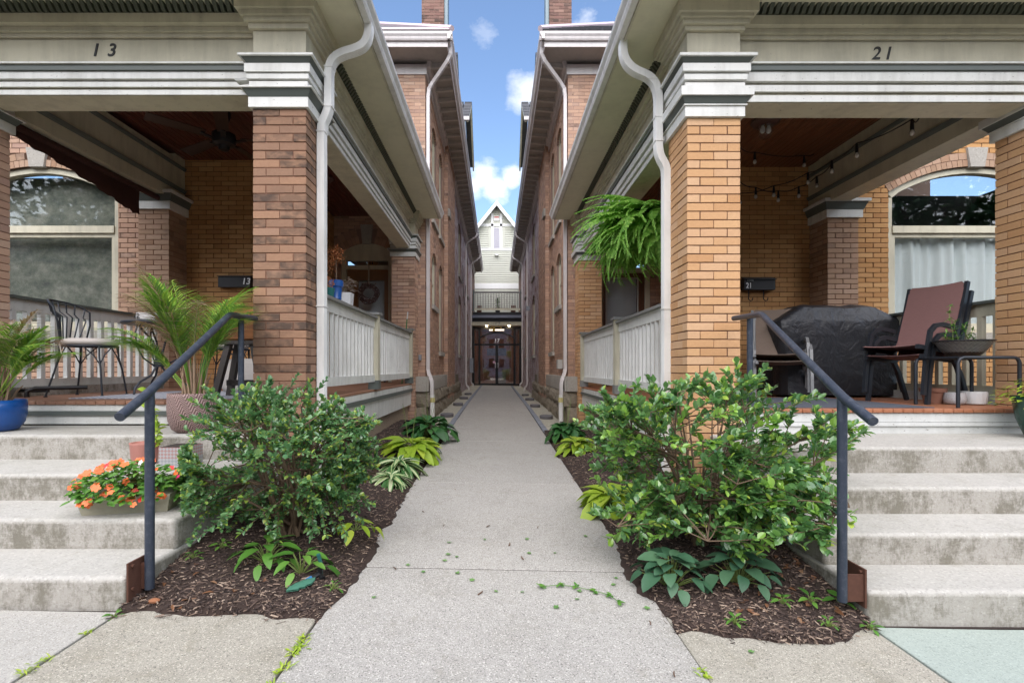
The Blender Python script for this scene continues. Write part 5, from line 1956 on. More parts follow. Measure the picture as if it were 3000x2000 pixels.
def leaf_mesh(name, L, W, mat, bend=.4, fold=.2, pts=None, wave=.0, strip=None):
    b = MB()
    pts = pts or ((0, .08), (.15, .7), (.35, 1.0), (.6, .9), (.82, .5), (1, .03))
    b.ca = .01
    if strip:   # variegated: pale centre, green margin
        sd = W / 2
        ys = [-1, -.55, 0, .55, 1]
        v0 = 0
        for t, w in pts:
            for q in ys: b.v.append((sd * w * q, L * t, -bend * L * t * t + fold * sd * w * abs(q)))
        for i in range(len(pts) - 1):
            for k in range(4):
                b.ca = .2 if k in (0, 3) else .8
                a = i * 5 + k
                b.face(a, a + 1, a + 6, a + 5)
    else:
        b.leaf((0, 0, 0), (0, 1, 0), (0, 0, 1), L, W, bend, fold, pts=pts, wave=wave)
        b.a = [0.0] * len(b.a)
    return b.mesh(name, mat, smooth='all')


def rosette(name, loc, n, L, W, mat, label, cat, seed, elr=(.15, 1.1), stemh=.1, bend=.45, strip=False, wave=0.0, spread=.05, pts=None, stalks=0, petiole=0.0, aim=None, stemmat=None):
    """hosta-like clump: each leaf its own part on a short petiole"""
    rr = random.Random(seed)
    root = empty(name, loc, label=label, cat=cat)
    mes = [leaf_mesh('leaf', L * k, W * k, mat, bend * q, .22, wave=wave, strip=strip, pts=pts) for k, q in ((1, 1), (.85, 1.3), (.7, .7))]
    st = MB()
    for i in range(n):
        t = i / n
        az = i * 2.399 + rr.uniform(-.3, .3)
        el = elr[0] + (elr[1] - elr[0]) * (t ** .8) + rr.uniform(-.12, .12)
        r0 = spread * (1 - t)
        pl = petiole * (1.0 - .5 * t) * rr.uniform(.7, 1.2)
        d = Vector((math.cos(az) * math.cos(el), math.sin(az) * math.cos(el), math.sin(el)))
        p0 = Vector((math.cos(az) * r0 * .4, math.sin(az) * r0 * .4, 0))
        p = p0 + Vector((math.cos(az) * r0, math.sin(az) * r0, stemh * (.3 + .7 * t))) + d * pl
        st.tube([p0, p0.lerp(p, .6) + Vector((0, 0, .01)), p], [.004, .003, .002], 4, cap=False)
        o = link('leaf', mes[i % 3], root, p)
        el2 = el - (.55 if petiole else .0)
        o.rotation_euler = (el2, rr.uniform(-.35, .35), az - PI / 2)
        k = rr.uniform(.75, 1.1)
        o.scale = (k, k, k)
    for i in range(stalks):
        a = rr.uniform(0, 2 * PI); h = rr.uniform(.35, .8)
        q = Vector((math.cos(a) * .12, math.sin(a) * .12, h))
        st.tube([(0, 0, 0), tuple(q * .5 + Vector((0, 0, .05))), tuple(q)], [.004, .003, .002], 4, cap=False)
        for j in range(10):
            t = .6 + .4 * j / 10
            pp = q * t
            st.leaf(pp, (rr.uniform(-1, 1), rr.uniform(-1, 1), -.2), (0, 0, 1), .02, .012, 0, .2)
    st.build('stems', stemmat or STEMG, root, local=True)
    return root


def fern():
    rr = random.Random(11)
    c = Vector((2.12, 6.15, CZ + 1.88))
    root = empty('hanging_fern', c, cat='fern', label='big bright green fern in a hanging pot, blown sideways out of the right porch')
    q = MB(); q.lathe([(.10, -.16), (.17, -.02), (.185, 0), (.17, -.01), (.02, -.02)], 18, (0, 0, 0)); q.build('pot', m_plain('dark_grey_pot', (.05, .055, .055), .7), root, smooth=40, local=True)
    q = MB()
    for k in range(3):
        a = 2 * PI * k / 3
        q.tube([(.17 * math.cos(a), .17 * math.sin(a), 0), (0, 0, .62)], .004, 4)
    q.tube([(0, 0, .6), (0, 0, .9)], .006, 4)
    q.build('hanger', BLACK, root, local=True)
    mes = []
    for v in range(8):
        b = MB()
        L = .62
        n = 30
        curl = rr.uniform(.8, 1.9)
        pts = []
        a = .75 + rr.uniform(-.2, .2)
        p = Vector((0, 0, 0))
        for i in range(n + 1):
            pts.append(p.copy())
            p = p + Vector((0, math.cos(a), math.sin(a))) * (L / n)
            a -= curl / n * 1.25
        b.ca = .5
        b.tube(pts, [.004 * (1 - .8 * i / n) for i in range(n + 1)], 3, cap=False)
        for i in range(2, n):
            t = i / n
            w = .075 * (math.sin(PI * min(1, t * 1.15 + .12)) ** .6 + .12) * rr.uniform(.85, 1.1)
            tg = (pts[i] - pts[i - 1]).normalized()
            for sg in (-1, 1):
                b.ca = rr.uniform(.02, .98)
                d = Vector((sg, 0, 0)) * .95 + tg * .35 + Vector((0, 0, -.25 + rr.uniform(-.1, .1)))
                up = Vector((1, 0, 0)).cross(tg)
                b.leaf(pts[i], d, up if up.z > 0 else -up, w, .030, .15, .1, pts=((0, .8), (.5, 1.0), (1, .25)), wave=.12)
        mes.append(b.mesh('frond', LF_FERN))
    wind = Vector((-.60, -.12, -.46))
    for i in range(295):
        az = rr.uniform(0, 2 * PI)
        el = rr.uniform(-.7, .9)
        d = Vector((math.cos(az) * math.cos(el), math.sin(az) * math.cos(el), math.sin(el))) + wind * rr.uniform(.7, 1.8)
        d.normalize()
        f = d
        rotz = math.atan2(f.y, f.x) - PI / 2
        rx = math.asin(max(-1, min(1, f.z)))
        o = link('frond', rr.choice(mes), root, Vector((rr.uniform(-.12, .10), rr.uniform(-.12, .12), rr.uniform(-.06, .02))))
        o.rotation_euler = (rx - .25, rr.uniform(-.7, .7), rotz)
        k = rr.uniform(.8, 1.2) * (1.0 + .85 * max(0, -d.x) )
        o.scale = (min(k, 1.3), k, k)


def palm(loc, label, seed, h=1.0, n=22, pot=None, potcolor=None, lean=(0, 0), soil=.3, extra_dir=None):
    rr = random.Random(seed)
    root = empty('potted_palm', loc, cat='potted palm', label=label)
    pot(root)
    q = MB(); q.lathe([(.005, soil - .02), (.15, soil - .02), (.15, soil - .01), (.005, soil - .005)], 20, (0, 0, 0)); q.build('soil', SOILP, root, local=True)
    # cane sheaths
    q = MB()
    for i in range(26):
        a, r = rr.uniform(0, 2 * PI), rr.uniform(0, .10)
        b0 = Vector((r * math.cos(a), r * math.sin(a), soil - .02))
        t = Vector((r * 1.5 * math.cos(a) + rr.uniform(-.04, .04), r * 1.5 * math.sin(a) + rr.uniform(-.04, .04), soil + rr.uniform(.12, .36)))
        q.tube([b0, b0.lerp(t, .5) + Vector((0, 0, .02)), t], [.012, .008, .003], 5)
    q.build('sheaths', LF_DRY, root, local=True)
    for i in range(n):
        dry = rr.random() < .2
        az = i * 2.4 + rr.uniform(-.3, .3)
        b = MB()
        if extra_dir and i < 4:
            az = extra_dir + rr.uniform(-.3, .3); dry = False
        L = h * rr.uniform(.75, 1.1)
        a = rr.uniform(1.18, 1.53)
        curl = rr.uniform(.45, 1.15)
        if extra_dir and i < 4: a = .9; curl = .8
        pts = []
        p = Vector((0, 0, 0))
        m = 22
        for k in range(m + 1):
            pts.append(p.copy())
            p = p + Vector((math.cos(a) * math.cos(az), math.cos(a) * math.sin(az), math.sin(a))) * (L / m)
            a -= curl / m * (1.6 if k > m * .45 else .4)
        b.ca = .4
        b.tube(pts, [.006 * (1 - .75 * k / m) for k in range(m + 1)], 4, cap=False)
        side = Vector((-math.sin(az), math.cos(az), 0))
        for k in range(int(m * .42), m + 1):
            t = (k / m - .42) / .58
            tg = (pts[k] - pts[k - 1]).normalized()
            for half in (0, .5):
                pp = pts[k] - (pts[k] - pts[k - 1]) * half
                for sg in (-1, 1):
                    b.ca = rr.uniform(.02, .98)
                    w = .30 * h * (math.sin(PI * min(1, .2 + t * .75)) ** .8) * rr.uniform(.8, 1.1)
                    d = side * sg * .62 + tg * .75 + Vector((0, 0, rr.uniform(.0, .22)))
                    b.leaf(pp, d, (0, 0, 1), w, .015, .35 if not dry else .7, .3, pts=((0, .5), (.3, 1), (1, .05)))
        r0 = rr.uniform(0, .07)
        me = b.mesh('frond', LF_DRY if dry else LF_PALM)
        link('frond', me, root, Vector((r0 * math.cos(az) + lean[0] * .1, r0 * math.sin(az), soil + .02)))
    return root


def pot_ribbed(root):
    prof = [(.115, 0), (.15, .03), (.175, .10), (.185, .2), (.18, .30), (.18, .325), (.165, .325), (.16, .28), (.01, .27)]
    def fl(w, z): return 1.0 + .035 * abs(math.sin(6 * w + z * 14)) if z > .01 else 1
    q = MB(); q.lathe(prof, 72, flute=fl)
    q.build('pot', POTMAU, root, smooth='all', local=True)


def pot_blue(root):
    prof = [(.12, 0), (.15, .015), (.185, .07), (.20, .14), (.203, .2), (.20, .265), (.19, .265), (.185, .23), (.01, .22)]
    q = MB(); q.lathe(prof, 40)
    q.build('pot', POTBLU, root, smooth='all', local=True)


t_ = NT('mauve_herringbone_pot')
_p = t_.node('ShaderNodeTexCoord').outputs['Object']
_s = t_.node('ShaderNodeSeparateXYZ', {'Vector': _p})
_ang = t_.math('ARCTAN2', _s.outputs[1], _s.outputs[0])
_band = t_.math('PINGPONG', t_.math('ADD', t_.math('MULTIPLY', _ang, 2.2), t_.math('MULTIPLY', _s.outputs[2], 5)), 0.5)
_h = t_.math('SINE', t_.math('ADD', t_.math('MULTIPLY', _s.outputs[2], 260), t_.math('MULTIPLY', _band, 26)))
_c = t_.mix(t_.math('GREATER_THAN', _h, 0.1), (0.34, 0.235, 0.215), (0.14, 0.085, 0.075))
POTMAU = t_.fin(_c, .75, bump=_h, bs=.5, bd=.004)
POTBLU = m_plain('glazed_blue', (0.008, 0.085, 0.34), 0.3, var=.4, scale=22, bs=.8, spec=.5, coat=.2)


def PX(px, py, d):
    return Vector(((px - 1455) / FPX * d, d, CZ + (1080 - py) / FPX * d))


def impatiens():
    rr = random.Random(4)
    loc = Vector((-2.335, 3.10, .4275))
    root = empty('flower_planter', loc, R(0), label='concrete trough of orange, pink and white impatiens on the second left step', cat='flower planter')
    # trough turned a little, following the step
    q = MB()
    a = R(12)
    U, V = Vector((math.cos(a), math.sin(a), 0)), Vector((-math.sin(a), math.cos(a), 0))
    def pt(u, v, z): return U * u + V * v + Vector((0, 0, z))
    def rect(hu, hv, z): return [pt(-hu, -hv, z), pt(hu, -hv, z), pt(hu, hv, z), pt(-hu, hv, z)]
    q.hexa(rect(.235, .085, 0) + rect(.26, .11, .115))
    q.build('trough', m_plain('mossy_concrete', (.42, .40, .30), .9, var=.35, scale=14), root, local=True)
    lf = MB()
    for i in range(950):
        u, v = rr.uniform(-.30, .32), rr.uniform(-.21, .2)
        if (u / .33) ** 2 + (v / .22) ** 2 > 1: continue
        z = .10 + .19 * (1 - (u / .40) ** 2) * (1 - (v / .3) ** 2) * rr.uniform(.3, 1.15)
        if abs(u) > .28 or abs(v) > .14: z *= .7
        p = pt(u, v, z)
        an = rr.uniform(0, 2 * PI)
        lf.ca = rr.random() * .98 + .01
        lf.leaf(p, (math.cos(an) + u, math.sin(an) + v * 2 - .5, rr.uniform(-.3, .5)), (rr.uniform(-.4, .4), rr.uniform(-.6, .2), 1), rr.uniform(.035, .06), rr.uniform(.022, .036), .3, .2)
    lf.build('leaves', LF_MID, root, kind='stuff', local=True)
    fl = MB()
    petals = MB()
    for k in range(5):
        an = 2 * PI * k / 5
        d = Vector((math.cos(an), math.sin(an), .12))
        petals.leaf((0, 0, 0), d, (0, 0, 1), .027, .024, .15, .15, pts=((0, .25), (.55, 1.0), (1, .55)))
    petals.a = [0.0] * len(petals.a)
    cols = {}
    for nm, c in (('orange', (.85, .17, .04)), ('magenta', (.72, .02, .16)), ('white', (.8, .8, .76)), ('red', (.75, .04, .03))):
        m = m_plain(nm + '_petal', c, .5, var=.15)
        cols[nm] = petals.mesh('flower', m)
    for i in range(64):
        u, v = rr.uniform(-.30, .32), rr.uniform(-.235, .10)
        if (u / .33) ** 2 + (v / .24) ** 2 > 1: continue
        z = .12 + .185 * (1 - (u / .40) ** 2) * (1 - (v / .3) ** 2)
        if v < -.11: z = rr.uniform(.06, .2)
        nm = 'orange'
        if u < -.32 or (u > .27 and v > -.1): nm = 'magenta'
        elif -.0 < u < .12 and -.09 < v < -.02: nm = 'white'
        elif .12 < u and v > 0: nm = 'red'
        elif rr.random() < .15: nm = 'red'
        o = link('flower', cols[nm], root, pt(u, v, z + .01))
        o.rotation_euler = (rr.uniform(.5, 1.3), rr.uniform(-.4, .4), rr.uniform(-.6, .6))
        k = rr.uniform(.6, 1.0); o.scale = (k, k, k)
    dk = MB()
    for i in range(50):
        p = pt(rr.uniform(-.02, .2), rr.uniform(-.13, .08), rr.uniform(.12, .24))
        dk.leaf(p, (rr.uniform(-1, 1), rr.uniform(-1, .4), .3), (0, 0, 1), .045, .04, .2, .2)
    dk.build('bronze_leaves', m_leaf('bronze_leaf', [(0, (.05, .02, .012)), (1, (.12, .06, .03))]), root, local=True)
    # pink square pot behind with a chartreuse vine
    loc = Vector((-2.68, 3.68, .606))
    root = empty('pink_planter', loc, label='fluted pink clay pot with a climbing yellow-green vine on the third left step', cat='planter')
    q = MB(); q.lathe([(.07, 0), (.08, .02), (.09, .155), (.093, .165), (.08, .165), (.075, .13), (.005, .13)], 32, flute=lambda w, z: 1 + .05 * abs(math.sin(4 * w)))
    q.build('pot', m_plain('pink_clay', (.48, .21, .17), .7), root, smooth='all', local=True)
    v = MB(); st = MB()
    pts = [Vector((.06 + .05 * math.sin(t * 5), 0, .14 + t * .42)) for t in [i / 14 for i in range(15)]]
    st.tube(pts, .005, 5)
    for p in pts:
        for k in range(3):
            v.ca = rr.random() * .98 + .01
            v.leaf(p, (rr.uniform(-1, 1), rr.uniform(-1, 1), .2), (rr.uniform(-1, 1), -1, .6), .055, .045, .3, .2)
    st.build('stem', STEMG, root, local=True); v.build('vine_leaves', LF_CHART, root, local=True)
    # patterned tin
    loc = Vector((-2.36, 3.62, .606))
    root = empty('patterned_planter', loc, label='small square planter with red and grey diamond print, half hidden by the left shrub', cat='planter')
    q = MB(); q.box(-.10, .10, -.10, .10, 0, .15)
    q.build('pot', PATT, root, local=True)
    q = MB(); q.box(-.092, .092, -.092, .092, .15, .152); q.build('soil', SOILP, root, local=True)


t_ = NT('diamond_print')
_s = t_.node('ShaderNodeSeparateXYZ', {'Vector': t_.node('ShaderNodeTexCoord').outputs['Object']})
_u = t_.math('PINGPONG', t_.math('ADD', _s.outputs[0], _s.outputs[1]), 0.0125)
_v = t_.math('PINGPONG', _s.outputs[2], 0.0125)
_d = t_.math('ADD', _u, _v)
PATT = t_.fin(t_.mix(t_.math('GREATER_THAN', _d, 0.0125), t_.mix(t_.math('GREATER_THAN', _s.outputs[2], 0.07), (.26, .27, .28), (.34, .20, .19)), (.36, .36, .36)), .6)


def iron_chair(loc, rz, label):
    root = empty('iron_chair', (0, 0, 0), cat='chair', label=label, group='wrought iron bistro chairs at the round table')
    sr, sh = .25, .545        # seat radius and height (front is +x)
    r = .0095
    q = MB()
    q.tube([(sr * math.cos(a), sr * math.sin(a), sh) for a in [2 * PI * i / 24 for i in range(24)]], r, 6, closed=True)
    q.build('seat_ring', IRON, root, smooth=60)
    for a, sp in ((R(40), .33), (R(-40), .33), (R(140), .36), (R(-140), .36)):
        q = MB()
        c, s_ = math.cos(a), math.sin(a)
        q.tube([(sr * c, sr * s_, sh), (sr * 1.02 * c, sr * 1.02 * s_, sh - .12), ((sr + .04) * c, (sr + .04) * s_, sh * .5), (sp * c, sp * s_, .01)], r, 6)
        q.lathe([(.018, 0), (.018, .012)], 8, (sp * c, sp * s_, 0))
        for sg in (-1, 1):
            b = a + sg * .55
            q.tube([((sr + .02) * c, (sr + .02) * s_, sh - .20), ((sr + .0) * math.cos(a + sg * .2), (sr) * math.sin(a + sg * .2), sh - .10), (sr * math.cos(b), sr * math.sin(b), sh - .005)], r * .7, 5)
        q.build('leg', IRON, root, smooth=60)
    # barrel back
    top = .50
    arc = []
    for i in range(17):
        t = -1 + 2 * i / 16
        an = PI + t * 1.15
        z = sh + top - .10 * abs(t) ** 3
        rr_ = .30
        arc.append((rr_ * math.cos(an) - .05, rr_ * math.sin(an), z))
    q = MB()
    lo = lambda t: (sr * math.cos(PI + t * .85), sr * math.sin(PI + t * .85), sh + .03)
    ends = []
    q.tube([lo(-1), (arc[0][0] + .02, arc[0][1] * .9, sh + .25)] + arc + [(arc[-1][0] + .02, arc[-1][1] * .9, sh + .25), lo(1)], r, 6)
    q.build('back_hoop', IRON, root, smooth=60)
    for k in range(8):
        t = -1 + 2 * (k + .5) / 8
        i = int((t + 1) / 2 * 16)
        a_ = Vector(arc[i]); b = Vector(lo(t * .75))
        m = (a_ + b) / 2 + Vector((.05, 0, .06))
        m2 = a_.lerp(b, .25) + Vector((-.0, 0, 0))
        q = MB(); q.tube([a_, m2, m, b], r * .75, 5); q.build('back_spindle', IRON, root, smooth=60)
    q = MB()
    q.lathe([(.02, 0), (.235, .0), (.262, .03), (.258, .055), (.20, .075), (.02, .075)], 28, (0.01, 0, sh + .008))
    q.build('seat_cushion', m_plain('cream_cushion', (.55, .50, .46), .9, var=.15), root, smooth='all', local=True)
    q = MB()
    for s_ in (-1, 1):
        y0 = s_ * .20
        q.tube([(-.16, y0, sh + .01), (-.20, y0 + s_ * .04, sh + .0), (-.19, y0 + s_ * .05, sh - .14)], .006, 4)
        q.tube([(-.16, y0, sh + .01), (-.13, y0 + s_ * .05, sh + .02), (-.11, y0 + s_ * .05, sh - .10)], .006, 4)
        q.tube([(-.16, y0, sh + .01), (-.12, y0 + s_ * .07, sh + .035), (-.10, y0 + s_ * .03, sh + .01)], .006, 4)
    q.build('cushion_tie', m_plain('cream_tie', (.55, .48, .42), .9), root, local=True)
    root.location = loc; root.rotation_euler = (0, 0, rz)
    return root


def furniture_left():
    fz = CFG[-1]['deck'] + .001
    ch = iron_chair((-4.50, 5.35, fz), R(8), 'black wrought iron chair with barrel back and cream cushion in front of the left balustrade')
    c2 = copy_tree(ch)
    c2.location = (-3.42, 6.15, fz); c2.rotation_euler = (0, 0, R(188))
    c2['label'] = 'second wrought iron chair, mostly hidden behind the potted palm'
    # round bistro table
    root = empty('bistro_table', (-4.02, 5.75, fz), cat='table', label='round black metal bistro table between the two wrought iron chairs')
    H = .84
    q = MB(); q.lathe([(.02, -.012), (.33, -.03), (.36, -.02), (.365, -.006), (.36, .004), (.02, .006)], 36, (0, 0, H)); q.build('table_top', IRON, root, smooth=30, local=True)
    for k in range(3):
        a = R(-100) + 2 * PI * k / 3
        c, s_ = math.cos(a), math.sin(a)
        q = MB()
        prof = [(.28, H - .04), (.20, H - .12), (.10, H - .30), (.045, H - .48), (.10, H - .60), (.22, H - .70), (.32, H - .76), (.34, H - .84)]
        prof = [(.26, H - .03), (.22, H - .09), (.07, H - .22), (.03, H - .40), (.035, H - .52), (.10, H - .62), (.24, H - .69), (.31, H - .76), (.32, H - .84)]
        q.tube([(u * c, u * s_, z) for u, z in prof], .012, 6)
        q.tube([((.27 - .0 * i) * c if i == 0 else x * c, (.27) * s_ if i == 0 else x * s_, z) for i, (x, z) in enumerate([(.27, H - .03), (.30, H - .12), (.29, H - .28), (.2, H - .42), (.04, H - .52)])], .009, 6)
        q.build('leg', IRON, root, smooth=60, local=True)
    q = MB(); q.lathe([(.05, 0), (.05, .09)], 12, (0, 0, H - .52)); q.build('hub', IRON, root, local=True)
    root = empty('small_planter', (-3.98, 5.52, fz + H + .006), cat='planter', label='small white planter with a letter G on the bistro table')
    q = MB(); q.lathe([(.085, 0), (.10, .01), (.102, .085), (.09, .085), (.09, .07), (.004, .07)], 20, sx=1.15); q.build('pot', PALEC2, root, smooth=40, local=True)
    textobj('letter', 'G.', .075, TXT, root, (-4.03, 5.412, fz + H + .045), (R(90), 0, 0), shear=.3, ext=.002)
    # rug
    b = MB(); b.box(-4.25, -2.35, 4.80, 6.35, fz, fz + .008)
    o = b.build('rug', RUG, None); tag(o, 'blue-grey diamond pattern outdoor rug on the left porch floor', 'rug')
    # stool side table with a wooden drum lamp
    root = empty('stool', (-2.67, 5.15, fz), cat='stool', label='dark wooden stool half hidden behind the smoke-darkened brick column')
    q = MB(); q.box(-.26, .26, -.15, .15, .555, .59); q.build('stool_top', DARKW, root, local=True)
    for sx in (-1, 1):
        for sy in (-1, 1):
            q = MB(); q.hexa([(sx * .25 - .03, sy * .14 - .03, 0), (sx * .25 + .03, sy * .14 - .03, 0), (sx * .25 + .03, sy * .14 + .03, 0), (sx * .25 - .03, sy * .14 + .03, 0),
                              (sx * .13 - .03, sy * .09 - .03, .555), (sx * .13 + .03, sy * .09 - .03, .555), (sx * .13 + .03, sy * .09 + .03, .555), (sx * .13 - .03, sy * .09 + .03, .555)])
            q.build('leg', DARKW, root, local=True)
    q = MB(); q.box(-.20, .20, -.015, .015, .12, .18); q.build('stretcher', DARKW, root, local=True)
    root = empty('copper_box', (-2.66, 5.15, fz + .591), cat='box', label='glossy copper-brown wooden box on the dark stool')
    q = MB(); q.box(-.24, .24, -.15, .15, 0, .33); me = q.mesh('box_body', COPPER); bevelled_mesh(me, .02); link('box_body', me, root)
    # woven bag
    root = empty('woven_bag', (-3.22, 6.15, fz), cat='bag', label='slumped off-white striped bag on the floor behind the dark stool')
    q = MB(); q.lathe([(.02, 0), (.20, .0), (.235, .08), (.225, .22), (.20, .36), (.15, .42), (.02, .43)], 24, sx=1.15, sy=.6); me = q.mesh('bag_body', BAGM, smooth='all')
    for v in me.vertices: v.co += Vector((mnoise.noise(v.co * 9), mnoise.noise(v.co * 9 + Vector((5, 0, 0))), 0)) * .02
    link('bag_body', me, root)
    # mailbox 13
    root = empty('mailbox', (-4.17, 7.79, CZ + 1.30), cat='mailbox', label='long black wall mailbox numbered 13 on the left porch')
    q = MB(); q.box(-4.43, -3.92, 7.69, 7.79, CZ + 1.30, CZ + 1.47); q.build('box_body', BLACK, root)
    q = MB(); q.hexa([(-4.44, 7.67, CZ + 1.465), (-3.91, 7.67, CZ + 1.465), (-3.91, 7.79, CZ + 1.48), (-4.44, 7.79, CZ + 1.48), (-4.44, 7.67, CZ + 1.475), (-3.91, 7.67, CZ + 1.475), (-3.91, 7.79, CZ + 1.50), (-4.44, 7.79, CZ + 1.50)]); q.build('lid', BLACK, root)
    textobj('box_number', '13', .14, TXTW, root, (-3.985, 7.686, CZ + 1.385), (R(90), 0, 0), shear=.15, ext=.002)
    # ceiling fan
    cz = CFG[-1]['ceil']
    root = empty('ceiling_fan', (-3.58, 6.35, cz), cat='ceiling fan', label='dark five-blade ceiling fan under the left porch ceiling')
    q = MB(); q.lathe([(.02, -.13), (.06, -.11), (.085, -.04), (.085, 0)], 16); q.build('canopy', BLACK, root, smooth=40, local=True)
    q = MB(); q.tube([(0, 0, -.1), (0, 0, -.27)], .012, 8); q.build('downrod', BLACK, root, local=True)
    q = MB(); q.lathe([(.02, -.50), (.06, -.49), (.075, -.44), (.13, -.42), (.15, -.36), (.14, -.29), (.06, -.26), (.02, -.25)], 20); q.build('motor_housing', BLACK, root, smooth=40, local=True)
    for k in range(5):
        a = 2 * PI * k / 5 + .15
        b = MB()
        c, s_ = math.cos(a), math.sin(a)
        def bp(r_, w_, z): return (r_ * c - w_ * s_, r_ * s_ + w_ * c, z)
        b.hexa([bp(.22, -.065, -.36), bp(.85, -.08, -.37), bp(.85, .08, -.34), bp(.22, .065, -.33), bp(.22, -.065, -.352), bp(.85, -.08, -.362), bp(.85, .08, -.332), bp(.22, .065, -.322)])
        bl = b.build('blade', FANB, root, local=True)
        b = MB(); b.hexa([bp(.10, -.03, -.39), bp(.27, -.03, -.355), bp(.27, .03, -.355), bp(.10, .03, -.39), bp(.10, -.03, -.375), bp(.27, -.03, -.345), bp(.27, .03, -.345), bp(.10, .03, -.375)])
        b.build('blade_bracket', BLACK, bl, local=True)
    # rolled awning with scalloped valance along the party beam
    zb = cz - .72
    root = empty('rolled_awning', (-5.20, 6.0, zb), cat='awning', label='dark maroon rolled awning with scalloped fringe under the left party beam')
    q = MB(); q.tube([(-5.13, 4.95, zb - .05), (-5.13, 7.34, zb - .05)], .04, 12); q.build('roll', MAROON, root, smooth=50)
    b = MB()
    n = 46
    v0 = 0
    for i in range(n + 1):
        t = i / n
        y = 4.95 + 2.05 * t
        drop = .05 + .30 * t ** 1.6 + .028 * abs(math.sin(t * PI * 6.5)) + .02
        w = .012 * math.sin(i * 1.9)
        if t > .97: drop *= .9
        b.v += [(-5.165 + w * .3, y, zb - .05), (-5.17 + w, y, zb - .05 - drop * .5), (-5.175 - w, y, zb - .05 - drop), (-5.18 + w * .3, y, zb - .05), (-5.185 + w, y, zb - .05 - drop * .5), (-5.19 - w, y, zb - .05 - drop)]
    for i in range(n):
        a = i * 6
        b.face(a, a + 1, a + 7, a + 6); b.face(a + 1, a + 2, a + 8, a + 7); b.face(a + 3, a + 9, a + 10, a + 4); b.face(a + 4, a + 10, a + 11, a + 5); b.face(a + 2, a + 5, a + 11, a + 8)
    b.build('valance', MAROON, root, smooth='all')
    # door wreath
    root = empty('wreath', (-2.79, 10.58, CZ + 1.64), cat='wreath', label='dried twig wreath hanging on the left front door')
    rr = random.Random(8)
    q = MB()
    for k in range(26):
        ph, rad = rr.uniform(0, 2 * PI), .175 + rr.uniform(-.045, .05)
        q.tube([((rad + .02 * math.sin(i * .9 + ph)) * math.cos(2 * PI * i / 20), -.02 + rr.uniform(-.02, .02), (rad + .02 * math.sin(i * .9 + ph)) * math.sin(2 * PI * i / 20)) for i in range(20)], .005, 4, closed=True)
    q.build('twig_ring', m_plain('dry_twig', (.10, .055, .045), .9), root, local=True)
    q = MB()
    for k in range(90):
        a, r_ = rr.uniform(0, 2 * PI), .175 + rr.uniform(-.07, .07)
        q.ca = rr.random() * .9 + .05
        q.leaf((r_ * math.cos(a), -.05, r_ * math.sin(a)), (rr.uniform(-1, 1), -.4, rr.uniform(-1, 1)), (0, -1, 0), .04, .025, .2, .2)
    q.build('dried_leaves', m_leaf('wreath_leaf', [(0, (.06, .03, .03)), (.7, (.14, .08, .08)), (1, (.4, .3, .28))]), root, local=True)
    q = MB(); q.box(-.012, .012, -.03, -.02, .2, .62); q.build('ribbon', m_plain('pale_ribbon', (.35, .3, .22), .7), root, local=True)
    # orange globe seen in the transom
    root = empty('globe_lamp', (-2.81, 10.95, CZ + 2.29), cat='lamp', label='orange globe shade behind the transom above the left door')
    q = MB(); q.lathe([(.02, 0), (.10, .02), (.13, .10), (.13, .14), (.10, .21), (.02, .245)], 20); q.build('shade', m_plain('orange_shade', (.65, .24, .04), .4), root, smooth='all', local=True)
    q = MB(); q.box(-.035, -.015, -.135, -.115, .05, .10); q.box(.02, .04, -.135, -.115, .05, .10); q.box(-.13, .13, -.13, -.10, .135, .145); q.build('shade_slot', BLACK, root, local=True)
    # pots on the handrail
    zt = CFG[-1]['deck'] + 1.06
    rr = random.Random(12)
    root = empty('blue_pot', (-1.80, 5.42, zt), cat='potted plant', label='cobalt blue pot with a dried orange topiary on the left handrail')
    q = MB(); q.lathe([(.05, 0), (.062, .02), (.058, .03), (.066, .15), (.078, .155), (.08, .225), (.07, .225), (.066, .20), (.003, .2)], 24); q.build('pot', POTBLU, root, smooth=40, local=True)
    q = MB(); q.tube([(0, 0, .2), (.005, 0, .32), (0, 0, .45)], .007, 5); q.build('stem', STEM, root, local=True)
    q = MB()
    for i in range(420):
        a, e, r_ = rr.uniform(0, 2 * PI), rr.uniform(-1.2, 1.5), .13 * rr.uniform(.3, 1)
        p = Vector((r_ * math.cos(a) * math.cos(e), r_ * math.sin(a) * math.cos(e), .50 + r_ * math.sin(e) * .85))
        if i < 90: p = Vector((-.05 + rr.uniform(-.09, .03), rr.uniform(-.06, .06), .36 + rr.uniform(-.05, .08)))
        q.ca = rr.random() * .98 + .01
        q.leaf(p, (rr.uniform(-1, 1), rr.uniform(-1, 1), rr.uniform(-1, 1)), (0, 0, 1), .028, .014, .3, .2, pts=((0, .3), (.5, 1), (1, .1)))
    q.build('dried_foliage', LF_ORNG, root, kind='stuff', local=True)
    root = empty('white_pot', (-1.80, 5.80, zt), cat='potted plant', label='chipped white square pot with a dusty pinkish plant on the left handrail')
    q = MB(); q.hexa([(-.06, -.06, 0), (.06, -.06, 0), (.06, .06, 0), (-.06, .06, 0), (-.07, -.07, .145), (.07, -.07, .145), (.07, .07, .145), (-.07, .07, .145)]); q.build('pot', m_paint('chipped_white', (.62, .62, .63), .6, .5, peel=1.5), root, local=True)
    q = MB()
    for i in range(70):
        a, e = rr.uniform(0, 2 * PI), rr.uniform(.1, 1.2)
        p = Vector((rr.uniform(-.07, .09), rr.uniform(-.07, .07), .15 + rr.uniform(0, .17)))
        q.ca = rr.random() * .98 + .01
        q.leaf(p, (math.cos(a) * .9 + .3, math.sin(a), rr.uniform(-.2, .4)), (0, 0, 1), .075, .032, .3, .2)
    q.build('foliage', LF_DUST, root, local=True)
